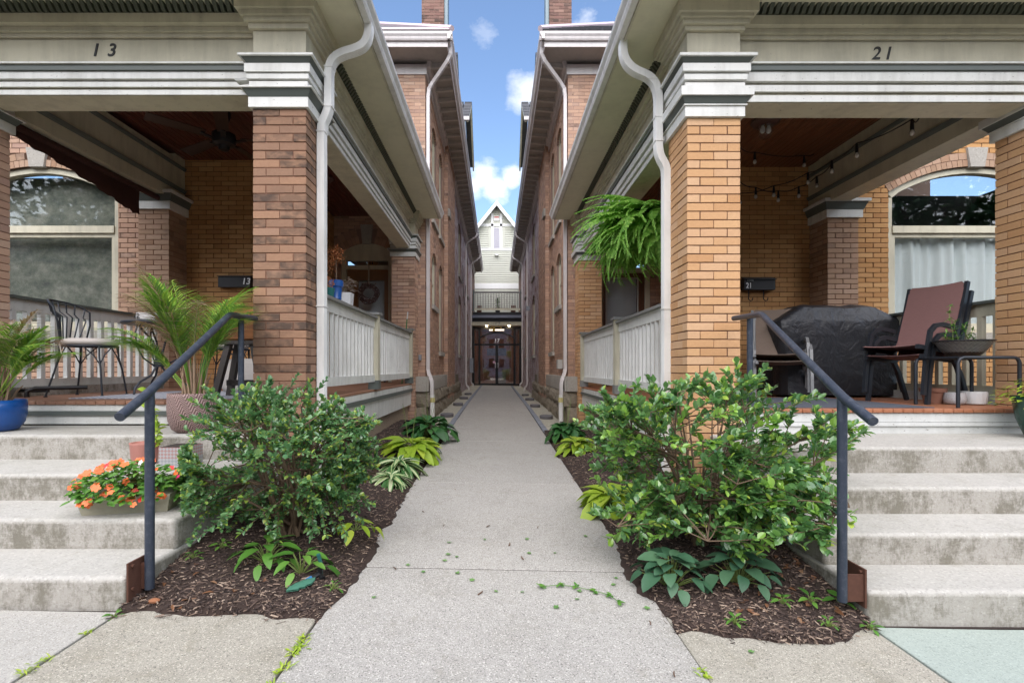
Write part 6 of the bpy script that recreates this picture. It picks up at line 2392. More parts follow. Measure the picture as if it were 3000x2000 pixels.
    root = empty('teal_pot', (-1.80, 5.17, zt), cat='potted plant', label='small teal pot with dried orange leaves, half behind the downspout')
    q = MB(); q.lathe([(.035, 0), (.055, .01), (.07, .10), (.062, .10), (.003, .09)], 20); q.build('pot', m_plain('teal_glaze', (.02, .14, .13), .25), root, smooth=40, local=True)
    q = MB()
    for i in range(70):
        q.ca = rr.random() * .98 + .01
        q.leaf((rr.uniform(-.05, .05), rr.uniform(-.05, .05), .09 + rr.uniform(0, .12)), (rr.uniform(-1, 1), rr.uniform(-1, 1), 1), (1, 0, 0), .04, .018, .3, .2)
    q.build('dried_foliage', LF_ORNG, root, local=True)
    root = empty('garden_stake', (-1.72, 9.72, CFG[-1]['deck']), cat='stake', label='thin green stake with a white tip leaning behind the far end of the left balustrade')
    q = MB(); q.tube([(-1.90, 9.7, CFG[-1]['deck']), (-1.80, 9.72, CZ + 1.0)], .012, 6); q.build('pole', m_plain('green_stake', (.03, .18, .05), .5), root)
    q = MB(); q.tube([(-1.80, 9.72, CZ + 1.0), (-1.785, 9.723, CZ + 1.14)], .014, 6); q.build('tip', PALEC2, root)
    # lamp under the porch ceiling near the door
    ceiling_lamp((-3.05, 6.9 + 1.6, cz), 'small glass ceiling lamp above the left front door')
    palm((-2.56, 4.08, .80), 'feathery palm in a mauve herringbone pot on the left landing', 5, 1.04, 26, pot_ribbed, soil=.29, extra_dir=PI * .97)
    palm((-4.27, 4.12, .80), 'feathery palm in a glazed blue pot at the left edge of the photo', 9, .78, 26, pot_blue, soil=.26, extra_dir=-.1)
    # black pipe fitting on the floor
    root = empty('floor_spigot', (-4.75, 5.0, fz), cat='pipe fitting', label='dark pipe fitting lying on the floor under the iron chair')
    q = MB(); q.tube([(-4.72, 4.86, fz + .012), (-4.72, 4.86, fz + .07), (-4.68, 4.9, fz + .10), (-4.4, 5.2, fz + .10)], .022, 8); q.box(-5.05, -4.75, 5.1, 5.14, fz + .05, fz + .085); q.build('pipe', BLACK, root, smooth=50)


def ceiling_lamp(loc, label):
    root = empty('ceiling_lamp', loc, cat='lamp', label=label)
    q = MB(); q.lathe([(.17, 0), (.18, -.02), (.16, -.05), (.10, -.07), (.02, -.075)][::-1], 24); q.build('base', m_plain('dark_bronze', (.10, .05, .04), .5, .3), root, smooth=40, local=True)
    for x in (-.04, .04):
        q = MB(); q.lathe([(.015, -.17), (.03, -.15), (.028, -.11), (.014, -.07)], 12, (x, 0, 0)); q.build('bulb', PALEC2, root, smooth=50, local=True)
    q = MB(); q.lathe([(.02, -.26), (.07, -.22), (.095, -.15), (.08, -.08)], 16); q.build('glass_shade', GLASS, root, smooth=50, local=True)


def sling_chair(sling, frame, label, name='sling_chair'):
    """stacked pair of sling chairs' single unit: front is +x, origin at floor centre"""
    root = empty(name, (0, 0, 0), cat='chair', label=label)
    W = .60
    for sg in (-1, 1):
        y = sg * W / 2
        q = MB(); sec = [(-.016, -.022), (.016, -.022), (.016, .022), (-.016, .022)]
        q.sweep([(-.34, y, 0), (-.22, y, .30), (-.10, y, .48)], sec, (0, 1, 0)); q.build('leg', frame, root)
        q = MB(); q.sweep([(.27, y, 0), (.24, y, .30), (.20, y, .52), (.17, y, .655), (.10, y, .715), (.0, y, .73), (-.20, y, .70)], sec, (0, 1, 0)); q.build('leg', frame, root)
        q = MB(); q.sweep([(.33, y * .93, .50), (-.10, y * .93, .455), (-.20, y * .93, .50), (-.34, y * .93, .90), (-.42, y * .93, 1.20)], sec, (0, 1, 0)); q.build('side_rail', frame, root)
    b = MB()
    pts = [(.33, .505), (.30, .515), (-.08, .47), (-.16, .49), (-.205, .56), (-.30, .86), (-.36, 1.03), (-.40, 1.17), (-.405, 1.20)]
    n = len(pts)
    M = 8
    for th in (0, .008):
        for x, z in pts:
            for j in range(M + 1):
                v = -1 + 2 * j / M
                k = 1.0 if abs(v) < .99 or z < 1.1 else .93
                b.v.append((x + th, v * W * .45 * (1 if z < 1.19 else .9), z + th - .012 * (1 - v * v)))
    st = n * (M + 1)
    for i in range(n - 1):
        for j in range(M):
            a = i * (M + 1) + j
            b.face(a, a + 1, a + M + 2, a + M + 1)
            b.face(a + st, a + st + M + 1, a + st + M + 2, a + st + 1)
    b.build('sling', sling, root, smooth=40)
    return root


def furniture_right():
    fz = CFG[1]['deck'] + .001
    # rug / mat
    b = MB(); b.box(2.30, 4.12, 4.55, 6.1, fz, fz + .008)
    o = b.build('floor_mat', MATB, None); tag(o, 'ribbed blue-grey floor mat on the right porch', 'mat')
    sl = m_sling('mauve_brown_sling', (.27, .14, .13))
    sb = m_sling('beige_sling', (.21, .155, .12))
    a = sling_chair(sl, IRON, 'upper of the two stacked red-brown sling armchairs')
    a['group'] = 'stacked red-brown sling armchairs'
    b2 = copy_tree(a)
    b2['label'] = 'lower of the two stacked red-brown sling armchairs'
    rz = R(180 + 16)
    a.location = (4.55, 5.32, fz + .10); a.rotation_euler = (0, 0, rz)
    b2.location = (4.60, 5.33, fz); b2.rotation_euler = (0, 0, rz)
    c1 = sling_chair(sb, ALUG, 'beige sling chair facing the street beside the covered grill, upper of two')
    c1['group'] = 'stacked beige sling chairs'
    c2 = copy_tree(c1)
    c2['label'] = 'beige sling chair under the upper one, beside the covered grill'
    for q_ in (c1, c2): q_.scale = (1, 1, .9)
    c1.location = (3.58, 6.15, fz + .085); c1.rotation_euler = (0, 0, R(-116))
    c2.location = (3.58, 6.09, fz); c2.rotation_euler = (0, 0, R(-116))
    # covered grill
    import bmesh
    root = empty('covered_grill', (4.42, 6.55, fz), cat='grill', label='barbecue grill under a draped black cover')
    b = MB()
    N = 120
    prof = [(1.02, .02), (1.0, .10), (.97, .35), (.97, .60), (1.0, .86), (1.0, .93)]
    def outline(t):
        a_ = 2 * PI * t
        c, s_ = math.cos(a_), math.sin(a_)
        k = 1 / max(abs(c) ** 14 + abs(s_) ** 14, 1e-6) ** (1 / 14)
        return c * k * .86, s_ * k * .38
    rows = [(sx, z, sy, 1) for sx, z, sy in ((.84, .03, .95), (.85, .3, .95), (.88, .6, .98), (.93, .86, 1.0), (.95, .97, 1.0), (.90, 1.0, .98), (.60, 1.16, .75), (.50, 1.20, .50), (.46, 1.205, .45))]
    for sx, z, sy, _ in rows:
        for i in range(N):
            x, y = outline(i / N)
            dn = mnoise.noise(Vector((x * 4, y * 4, z * 1.1))) + .7 * mnoise.noise(Vector((x * 9 + z * 3, y * 9, z * 2.2)))
            fold = .075 * (abs(math.sin(i / N * PI * 11 + 2.5 * mnoise.noise(Vector((x * 2, z * 1.5, 1))))) - .5) * max(0.12, 1 - z / .95)
            k = 1 + dn * .045 + fold
            zz = z + (.018 * mnoise.noise(Vector((x * 3, y * 3, 9))) if z > .8 else 0)
            b.v.append((4.42 + x * sx * k, 6.55 + y * sy * k, fz + zz))
    for r_ in range(len(rows) - 1):
        for i in range(N):
            j = (i + 1) % N
            b.face(r_ * N + i, r_ * N + j, (r_ + 1) * N + j, (r_ + 1) * N + i)
    b.face(*[(len(rows) - 1) * N + i for i in range(N)])
    b.build('cover', COVER, root, smooth=28)
    for x in (3.95, 4.9):
        q = MB(); q.tube([(x, 6.30, fz + .05), (x, 6.36, fz + .05)], .05, 14); q.build('wheel', BLACK, root)
    # side table
    root = empty('side_table', (4.62, 4.75, fz), cat='table', label='low dark metal side table with the silver-patterned bowl on it')
    zt = .475
    x0, x1, y0, y1 = 4.35, 4.93, 4.56, 5.02
    q = MB()
    for (xa, ya) in ((x0, y0), (x0, y1)):
        xb = x1
        r_ = .05
        pts = [(xa, ya, fz), (xa, ya, fz + zt - r_), (xa + r_ * .3, ya, fz + zt - r_ * .3), (xa + r_, ya, fz + zt), (xb - r_, ya, fz + zt), (xb - r_ * .3, ya, fz + zt - r_ * .3), (xb, ya, fz + zt - r_), (xb, ya, fz)]
        q = MB(); q.tube(pts, .016, 8); q.build('leg_frame', IRON, root, smooth=50)
    q = MB(); q.box(x0 + .03, x1 - .03, y0, y1, fz + zt + .002, fz + zt + .014); q.build('table_top', GLASS_D, root)
    q = MB(); q.tube([(x0 + .03, y0, fz + zt), (x0 + .03, y1, fz + zt)], .012, 8); q.tube([(x1 - .03, y0, fz + zt), (x1 - .03, y1, fz + zt)], .012, 8); q.build('cross_bar', IRON, root)
    # bowl
    rr = random.Random(2)
    root = empty('bowl_planter', (4.63, 4.80, fz + zt + .014), cat='planter', label='dark bowl with silver wave pattern and a sparse green plant on the side table')
    q = MB(); q.lathe([(.10, 0), (.12, .005), (.17, .06), (.215, .135), (.235, .15), (.235, .16), (.205, .155), (.15, .10), (.005, .10)], 36); q.build('bowl', BOWLM, root, smooth=50, local=True)
    q = MB(); st = MB()
    for (x, y, h) in ((-.12, 0, .40), (-.05, .02, .25), (.03, 0, .22), (.12, .02, .16), (-.16, 0, .14)):
        pts = [Vector((x + .02 * math.sin(i), y, .10 + h * i / 6)) for i in range(7)]
        st.tube(pts, .004, 4)
        for p in pts[1:]:
            for k in range(9):
                q.ca = rr.random() * .98 + .01
                q.leaf(p, (rr.uniform(-1, 1), rr.uniform(-1, 1), rr.uniform(-.2, .8)), (0, 0, 1), rr.uniform(.03, .06), .014, .3, .2)
    st.build('stems', STEMG, root, local=True); q.build('foliage', LF_MID, root, local=True)
    # three pots under the table
    root = empty('terracotta_pot', (4.62, 5.12, fz), cat='pot', label='empty brown terracotta pot, leftmost of the three under the side table')
    q = MB(); q.lathe([(.075, 0), (.10, .12), (.112, .125), (.118, .165), (.105, .165), (.10, .13), (.004, .12)], 26); q.build('pot', TERRA, root, smooth=40, local=True)
    root = empty('patterned_pot', (4.71, 4.97, fz), cat='pot', label='white pot with grey chevron lines, middle of the three under the side table')
    q = MB(); q.lathe([(.06, 0), (.085, .02), (.092, .06), (.085, .11), (.08, .125), (.072, .125), (.07, .10), (.004, .10)], 26); q.build('pot', CHEV, root, smooth=50, local=True)
    root = empty('ribbed_pot', (4.93, 5.0, fz), cat='pot', label='white fluted pot, rightmost of the three under the side table')
    q = MB(); q.lathe([(.085, 0), (.10, .01), (.105, .12), (.10, .135), (.085, .135), (.08, .1), (.004, .10)], 60, flute=lambda w, z: 1 + .07 * abs(math.sin(8 * w)) * (.01 < z < .13)); q.build('pot', PALEC2, root, smooth=50, local=True)
    # mailbox 21
    x0, x1 = 3.93, 4.42
    root = empty('mailbox', (4.18, 7.79, CZ + 1.25), cat='mailbox', label='black wall mailbox numbered 21 with two scroll hooks on the right porch')
    q = MB(); q.box(x0, x1, 7.67, 7.79, CZ + 1.255, CZ + 1.44); q.build('box_body', BLACK, root)
    q = MB(); q.hexa([(x0 - .01, 7.64, CZ + 1.41), (x1 + .01, 7.64, CZ + 1.41), (x1 + .01, 7.79, CZ + 1.465), (x0 - .01, 7.79, CZ + 1.465), (x0 - .01, 7.64, CZ + 1.42), (x1 + .01, 7.64, CZ + 1.42), (x1 + .01, 7.79, CZ + 1.475), (x0 - .01, 7.79, CZ + 1.475)]); q.build('lid', BLACK, root)
    for x in (4.02, 4.26):
        q = MB(); q.tube([(x, 7.72, CZ + 1.26), (x, 7.72, CZ + 1.11), (x + .02, 7.70, CZ + 1.08), (x + .045, 7.69, CZ + 1.09), (x + .055, 7.69, CZ + 1.13)], .008, 5); q.build('paper_hook', BLACK, root)
    textobj('box_number', '21', .12, TXTW, root, (4.0, 7.666, CZ + 1.315), (R(90), 0, 0), ext=.002, sx=.8)
    q = MB(); q.box(x0 + .04, x0 + .14, 7.664, 7.669, CZ + 1.395, CZ + 1.402); q.build('name_strip', TXTW, root)
    cz = CFG[1]['ceil']
    ceiling_lamp((3.52, 6.33, cz), 'ceiling lamp with two bulbs in a glass shade under the right porch ceiling')
    # string lights
    root = empty('string_lights', (4.4, 6.5, CZ + 2.8), cat='string lights', label='black cable of hanging bulbs strung below the right porch ceiling')
    def bulb(px, py, d):
        p = PX(px, py, d)
        q = MB(); q.tube([p + Vector((0, 0, .03)), p + Vector((0, 0, -.04)), p + Vector((0, 0, -.085))], [.012, .018, .018], 8); so = q.build('socket', BLACK, root)
        q = MB(); q.lathe([(.005, -.145), (.02, -.135), (.027, -.115), (.02, -.09), (.014, -.08)], 10, tuple(p)); q.build('bulb', BULBM, so, smooth=50)
        return p + Vector((0, 0, .03))
    r1 = [(2672, 358, 5.15), (2510, 427, 5.75), (2437, 477, 6.4), (2367, 512, 7.1), (2267, 550, 7.3), (2168, 572, 7.4)]
    r2 = [(2393, 522, 7.4), (2340, 553, 7.4), (2280, 565, 7.4), (2214, 555, 7.4)]
    r3 = [(2211, 452, 7.0), (2356, 462, 7.2)]
    for run, pre, postp in ((r1, PX(2692, 348, 5.0), None), (r2, PX(2437, 480, 6.6), PX(2160, 528, 7.5)), (r3, PX(2165, 430, 6.9), PX(2400, 440, 7.4))):
        pts = [pre] + [bulb(*b_) for b_ in run] + ([postp] if postp else [])
        q = MB()
        full = []
        for a_, c_ in zip(pts[:-1], pts[1:]):
            for i in range(6):
                t = i / 6
                full.append(a_.lerp(c_, t) - Vector((0, 0, .035 * math.sin(PI * t))))
        full.append(pts[-1])
        q.tube(full, .007, 5); q.build('cable', BLACK, root)
    fern()
    # green pot at the right edge
    rr = random.Random(31)
    root = empty('green_pot', (4.74, 4.15, .733), cat='potted plant', label='dark green pot with a bright lime plant, cut by the right edge of the photo')
    q = MB(); q.lathe([(.11, 0), (.15, .02), (.20, .16), (.225, .33), (.235, .36), (.215, .36), (.2, .3), (.005, .3)], 32); q.build('pot', m_plain('green_glaze', (.01, .06, .04), .25), root, smooth='all', local=True)
    q = MB()
    for i in range(420):
        a_ = rr.uniform(0, 2 * PI); r_ = rr.uniform(0, .34)
        p = Vector((r_ * math.cos(a_) - .03, r_ * math.sin(a_), .36 + .22 * rr.random() * (1 - r_ / .5) - max(0, r_ - .2) * .7))
        q.ca = rr.random() * .98 + .01
        q.leaf(p, (math.cos(a_), math.sin(a_), rr.uniform(-.3, .5)), (0, 0, 1), rr.uniform(.03, .05), .035, .3, .1)
    q.build('foliage', LF_CHART, root, kind='stuff', local=True)


def m_sling(name, c):
    t = NT(name)
    n = t.noise(30, 4, .6, t.pos((1, 1, 14)))
    return t.fin(t.mix(n, c, tuple(x * .6 for x in c)), .8, bump=n, bs=.3, bd=.002)


PALEC2 = m_plain('white_ceramic', (0.60, 0.59, 0.58), 0.5, var=.12)
DARKW = m_wood('charcoal_wood', (0.030, 0.024, 0.022), (0.05, 0.04, 0.036), 0.6, axis=2)
t_ = NT('copper_stained_wood')
_n = t_.noise(5, 5, .6, t_.pos((3, 3, .5)))
_z = t_.noise(2.2, 3, .5, t_.pos((.4, .4, 4)))
COPPER = t_.fin(t_.mix(t_.math('MULTIPLY', t_.math('SUBTRACT', _z, .35, clamp=True), 3, clamp=True), (0.05, 0.018, 0.012), t_.mix(_n, (0.34, 0.13, 0.04), (0.48, 0.22, 0.09))), .3, coat=.3)
BAGM = m_plain('off_white_bag', (0.48, 0.45, 0.42), 0.9, var=.25, scale=30, stretch=(.3, .3, 3))
MAROON = m_plain('maroon_canvas', (0.055, 0.018, 0.014), 0.9, var=.3)
FANB = m_plain('fan_blade', (0.035, 0.018, 0.014), 0.4)
t_ = NT('diamond_rug')
_s = t_.node('ShaderNodeSeparateXYZ', {'Vector': t_.node('ShaderNodeNewGeometry').outputs['Position']})
_a = t_.math('PINGPONG', t_.math('ADD', _s.outputs[0], _s.outputs[1]), .035)
_b = t_.math('PINGPONG', t_.math('SUBTRACT', _s.outputs[0], _s.outputs[1]), .035)
_m = t_.math('LESS_THAN', t_.math('MINIMUM', _a, _b), .007)
RUG = t_.fin(t_.mix(_m, (0.27, 0.29, 0.35), (0.48, 0.48, 0.50)), .9)
MATB = m_plain('blue_grey_mat', (0.085, 0.095, 0.12), 0.9, var=.3, scale=60, stretch=(1, 3, 1))
t_ = NT('black_vinyl_cover')
_n1 = t_.noise(3.2, 5, .6, dist=1.6)
_n2 = t_.noise(11, 4, .6, t_.pos((1, 1, .5)), 1.0)
COVER = t_.fin(t_.mix(_n1, (0.010, 0.011, 0.014), (0.024, 0.025, 0.030)), .42, bump=t_.math('ADD', _n1, t_.math('MULTIPLY', _n2, .35)), bs=.55, bd=.045)
ALUG = m_plain('grey_painted_frame', (0.22, 0.225, 0.23), 0.5, 0.2)
BULBM = m_plain('clear_bulb', (0.45, 0.42, 0.38), 0.08, var=.1, spec=.9)
t_ = NT('silver_wave_bowl')
_s = t_.node('ShaderNodeSeparateXYZ', {'Vector': t_.node('ShaderNodeTexCoord').outputs['Object']})
_an = t_.math('ARCTAN2', _s.outputs[1], _s.outputs[0])
_w = t_.math('SINE', t_.math('ADD', t_.math('MULTIPLY', _s.outputs[2], 520), t_.math('MULTIPLY', t_.math('SINE', t_.math('MULTIPLY', _an, 30)), 1.6)))
_zone = t_.math('MULTIPLY', t_.math('GREATER_THAN', _s.outputs[2], .04), t_.math('LESS_THAN', _s.outputs[2], .145))
BOWLM = t_.fin(t_.mix(t_.math('MULTIPLY', t_.math('GREATER_THAN', _w, .45), _zone), (0.02, 0.02, 0.022), (0.35, 0.34, 0.32)), .35)
t_ = NT('chevron_pot')
_s = t_.node('ShaderNodeSeparateXYZ', {'Vector': t_.node('ShaderNodeTexCoord').outputs['Object']})
_an = t_.math('ARCTAN2', _s.outputs[1], _s.outputs[0])
_t1 = t_.math('PINGPONG', t_.math('MULTIPLY', _an, .09), .045)
_t2 = t_.math('ABSOLUTE', t_.math('SUBTRACT', _s.outputs[2], .062))
_w = t_.math('SINE', t_.math('MULTIPLY', t_.math('ADD', _t1, _t2), 560))
CHEV = t_.fin(t_.mix(t_.math('GREATER_THAN', _w, .15), (0.60, 0.59, 0.58), (0.13, 0.12, 0.14)), .6)


def small_plants():
    def gl(x, y):
        s = -1 if x < 0 else 1
        return Vector((x, y, mulch_z(s, abs(x), y)))
    wide = ((0, .1), (.1, .75), (.3, 1.0), (.55, .92), (.8, .5), (1, .03))
    rosette('hosta', gl(-1.14, 8.05) + Vector((0, 0, 0)), 70, .29, .19, LF_DARK, 'dark green heuchera clump nearest the downspout left of the walkway', 'heuchera', 3, (.12, 1.2), .18, .5, wave=.06, spread=.14, petiole=.19, pts=wide, stalks=5)
    rosette('hosta', gl(-1.02, 6.95), 20, .15, .11, LF_GREY, 'small blue-green heuchera tucked behind the yellow-green hosta', 'heuchera', 33, (.12, 1.2), .10, .5, wave=.06, spread=.06, petiole=.06, pts=wide)
    rosette('hosta', gl(-1.12, 6.30), 56, .31, .16, LF_CHART, 'bright yellow-green hosta, second clump left of the walkway', 'hosta', 4, (.08, 1.15), .14, .5, wave=.02, spread=.10, petiole=.16, stalks=2)
    rosette('hosta', gl(-1.12, 5.55), 80, .29, .08, LF_VAR, 'white-striped green hosta left of the walkway', 'hosta', 5, (.1, 1.25), .10, .7, strip=True, spread=.05, petiole=.04)
    rosette('hosta', gl(-1.10, 5.02), 60, .22, .07, LF_VAR, 'smaller white-striped hosta closest to the camera on the left', 'hosta', 6, (.1, 1.2), .07, .7, strip=True, spread=.05, petiole=.03)
    rosette('hosta', gl(1.16, 8.10), 64, .25, .17, LF_DARK, 'dark green heuchera clump nearest the downspout right of the walkway', 'heuchera', 13, (.12, 1.2), .17, .5, wave=.06, spread=.10, petiole=.10, pts=wide, stalks=5)
    rosette('hosta', gl(1.14, 6.95), 50, .25, .12, LF_CHART, 'yellow-green hosta beside the dark heuchera right of the walkway', 'hosta', 14, (.1, 1.2), .13, .5, spread=.07, petiole=.08)
    rosette('hosta', gl(1.03, 4.35), 50, .27, .14, LF_CHART, 'yellow hosta half under the right holly bush', 'hosta', 15, (.1, 1.1), .10, .5, spread=.07, petiole=.10)
    wide2 = ((0, .15), (.15, .8), (.4, 1.0), (.7, .8), (.9, .4), (1, .05))
    rosette('broadleaf_weed', gl(1.03, 2.86), 40, .125, .095, LF_GREY, 'low plant with round blue-green leaves at the foot of the right bush, nearest the walkway', 'broadleaf plant', 16, (.1, 1.2), .14, .45, spread=.08, petiole=.07, pts=wide2)
    rosette('broadleaf_weed', gl(1.42, 2.85), 34, .12, .09, LF_GREY, 'round-leaved blue-green plant under the middle of the right bush', 'broadleaf plant', 17, (.1, 1.2), .14, .45, spread=.08, petiole=.07, pts=wide2)
    rosette('broadleaf_weed', gl(-1.42, 2.98), 22, .14, .065, LF_MID, 'bright green seedling with paired leaves at the foot of the left bush', 'seedling', 18, (.0, 1.0), .08, .35, spread=.06, petiole=.09, pts=wide2)
    rosette('broadleaf_weed', gl(-1.17, 2.90), 14, .15, .07, LF_MID, 'bright green seedling beside the hose tap', 'seedling', 19, (.0, .9), .10, .35, spread=.05, petiole=.08, pts=wide2)
    rosette('broadleaf_weed', gl(-.98, 3.35) + Vector((0, 0, .12)), 9, .15, .075, LF_CHART, 'lime leaves poking out of the left bush towards the walkway', 'seedling', 20, (-.2, .6), .05, .4, spread=.05, petiole=.06, pts=wide2)
    k = 0
    for x, y, sc, lab in ((-1.83, 2.92, .05, 'tiny weed beside the left step corner, upper'), (-1.93, 2.44, .045, 'tiny weed at the foot of the lowest left step'), (-1.73, 3.05, .06, 'tiny green sprout in the mulch left of the bush'),
                          (-.92, 2.72, .04, 'tiny weed at the edge of the left mulch near the hose tap'), (1.86, 2.62, .08, 'lime green weed at the foot of the right handrail'), (1.70, 2.62, .07, 'pale weed just left of the right handrail foot'),
                          (1.55, 2.62, .055, 'small weed in the right mulch between bush and handrail'), (1.20, 2.44, .05, 'small weed in the front of the right mulch'), (1.90, 2.46, .06, 'small weed against the lowest right step'), (1.66, 2.42, .04, 'tiny weed in the right mulch near the sidewalk')):
        rosette('weed', gl(x, y), 9, sc, sc * .45, LF_MID, lab, 'weed', 40 + k, (.1, 1.2), .03, .3, spread=.015, petiole=.02)
        k += 1
    rr = random.Random(77)
    # weeds in the joints
    b = MB()
    for (x0, y0, x1, y1, n) in ((-.905, 1.72, -.905, 2.3, 240), (-1.93, 1.95, -1.93, 2.1, 26), (-1.93, 2.25, -1.93, 2.3, 14), (.885, 2.03, .885, 2.1, 20)):
        for i in range(n):
            t = rr.random()
            if n > 200 and (.38 < t < .5 or (t > .62 and t < .72)): continue
            x, y = x0 + (x1 - x0) * t + rr.gauss(0, .014), y0 + (y1 - y0) * t
            a = rr.uniform(0, 2 * PI)
            b.ca = rr.random() * .98 + .01
            b.leaf((x, y, gz(x, y) + .002), (math.cos(a), math.sin(a), rr.uniform(.2, 1.2)), (0, 0, 1), rr.uniform(.015, .04), rr.uniform(.005, .012), .3, .2)
    tag(b.build('joint_weeds', LF_CHART), 'small weeds growing in the sidewalk joints', kind='stuff')
    # fallen leaves
    pts = [(0.0, 0)] * 0
    mes = []
    for k in range(4):
        b = MB(); a0 = 0
        q = []
        for i in range(11):
            a = 2 * PI * i / 11
            r_ = .5 + .28 * rr.random() + (.2 if i % 2 else -.1)
            q.append((r_ * math.cos(a), r_ * math.sin(a) * .8, rr.uniform(-.02, .22)))
        b.v = q + [(0, 0, .05)]
        for i in range(11): b.face(i, (i + 1) % 11, 11)
        mes.append((b.mesh('fallen_leaf', m_leaf('torn_green_leaf', [(0, (.13, .27, .08)), (1, (.2, .35, .12))])) if k == 0 else b.mesh('fallen_leaf', mes[0][0].materials[0]), 0))
    brown = m_leaf('brown_litter', [(0, (.12, .06, .035)), (1, (.25, .14, .09))])
    litter = [(1549, 1621, 'g'), (1550, 1622, 'g'), (1626, 1621, 'g'), (1420, 1581, 'g'), (1543, 1580, 'g'), (1715, 1572, 'g'), (1316, 1590, 'g'), (1338, 1632, 'g'), (1302, 1643, 'g'), (1313, 1625, 'g'), (1195, 1656, 'g'), (1240, 1676, 'g'),
              (1341, 1680, 'g'), (1382, 1700, 'g'), (1453, 1734, 'g'), (1531, 1736, 'g'), (1095, 1751, 'g'), (1592, 1722, 'g'), (1640, 1712, 'g'), (1685, 1722, 'g'), (1698, 1733, 'g'), (1742, 1737, 'g'), (1745, 1740, 'g'), (1692, 1757, 'g'), (1630, 1781, 'g'), (1797, 1714, 'g'), (1805, 1695, 'g'), (1895, 1783, 'g'), (2200, 1911, 'g'),
              (1530, 1637, 'b'), (1493, 1597, 'b'), (1407, 1741, 'b'), (1576, 1546, 'b'), (1300, 1540, 'b'), (1157, 1667, 'b'), (1240, 1500, 'b'), (1430, 1543, 'b'), (1780, 1380, 'b'), (1333, 1434, 'b'), (1905, 1828, 'b'), (1975, 1978, 'b')]
    for i, (x, y, t) in enumerate(litter):
        d = 1.29 * FPX / (y - 1080)
        p = PX(x, y, d); z = gz(p.x, p.y)
        d = (CZ - z) * FPX / (y - 1080); p = PX(x, y, d)
        me = mes[i % 4][0]
        o = link('fallen_leaf' if t == 'g' else 'twig_scrap', me, None, (p.x, p.y, gz(p.x, p.y) + .006), (0, 0, rr.uniform(0, 6)))
        if t == 'b':
            b = MB(); b.tube([(-1, 0, .15), (-.2, .1, .2), (.9, -.1, .12)], .16, 5); me2 = b.mesh('twig_scrap', brown); o.data = me2
        k = rr.uniform(.016, .028); o.scale = (k, k, k)
        tag(o, ('torn green leaf fallen on the concrete walkway' if t == 'g' else 'dark twig scrap lying on the concrete walkway'), 'leaf' if t == 'g' else 'twig', 'scattered torn green leaves on the walkway' if t == 'g' else 'dark twig scraps on the walkway')
    # vine piece
    b = MB()
    pts = [PX(x, y, 1.29 * FPX / (y - 1080)) for x, y in ((1585, 1723), (1640, 1716), (1690, 1722), (1740, 1732), (1790, 1745), (1812, 1765))]
    for p in pts: p.z = gz(p.x, p.y) + .012
    b.tube(pts, .002, 5)
    for p in pts:
        for k in range(5):
            b.ca = rr.random() * .98 + .01
            b.leaf(p, (rr.uniform(-1, 1), rr.uniform(-1, 1), .2), (0, 0, 1), .035, .02, .3, .2)
    tag(b.build('vine_sprig', LF_MID), 'thin green vine sprig lying on the walkway near the right bed', 'vine sprig')
    # carved leaf ornament in the left mulch
    p = PX(880, 1740, 2.72); z = mulch_z(-1, abs(p.x), 2.72)
    root = empty('leaf_plaque', (p.x, 2.72, z + .02), cat='garden ornament', label='green metal leaf plaque lying on the left mulch')
    q = MB(); q.leaf((-.05, -.07, 0), (.55, .9, .12), (0, 0, 1), .19, .085, .1, -.2, pts=((0, .05), (.12, .45), (.25, .85), (.32, .72), (.45, 1.0), (.55, .85), (.68, .95), (.85, .6), (1, .05)))
    vs = list(q.v); n = len(vs)
    q.v += [(x, y, z_ - .008) for x, y, z_ in vs]
    for f in list(q.f): q.face(*[i + n for i in reversed(f)])
    q.build('plaque', m_plain('verdigris', (.07, .22, .15), .6, .2), root, local=True)
    # hose tap
    p = Vector((-1.045, 2.86, mulch_z(-1, 1.045, 2.86)))
    root = empty('hose_tap', p, cat='tap', label='small grey garden hose splitter with a blue cap by the left bush')
    q = MB(); q.tube([(0, .02, .0), (0, .01, .09), (-.01, 0, .14)], .012, 8); q.build('hose', m_plain('teal_hose', (.02, .12, .11), .5), root, local=True)
    q = MB(); q.tube([(0, 0, .02), (.03, -.035, .01)], .015, 8); q.tube([(0, 0, .03), (-.035, -.03, .012)], .015, 8); q.tube([(0, 0, 0), (0, 0, .06)], .016, 8); q.build('splitter', BLACK, root, local=True)
    q = MB(); q.tube([(-.035, -.03, .012), (-.06, -.052, .002)], .017, 8); q.build('cap', m_plain('blue_cap', (.02, .15, .35), .5), root, local=True)
    # hose coil
    q = MB()
    for k in range(3):
        q.tube([(-1.52 + (.20 - k * .012) * math.cos(a), 8.9 + (.20 - k * .012) * math.sin(a), mulch_z(-1, 1.5, 8.9) + .02 + .028 * k) for a in [2 * PI * i / 24 for i in range(24)]], .014, 6, closed=True)
    tag(q.build('hose_coil', BLACK, None, smooth=60), 'black coiled hose beside the dark heuchera on the left', 'hose')
    # small stones and clods
    q = MB(); q.lathe([(.01, 0), (.018, .005), (.02, .014), (.01, .022)], 8, (-1.79, 2.53, mulch_z(-1, 1.79, 2.53)), sx=1.5)
    tag(q.build('brick_fragment', m_plain('orange_brick_bit', (.32, .13, .06), .9), None), 'orange brick fragment at the foot of the left handrail', 'stone')
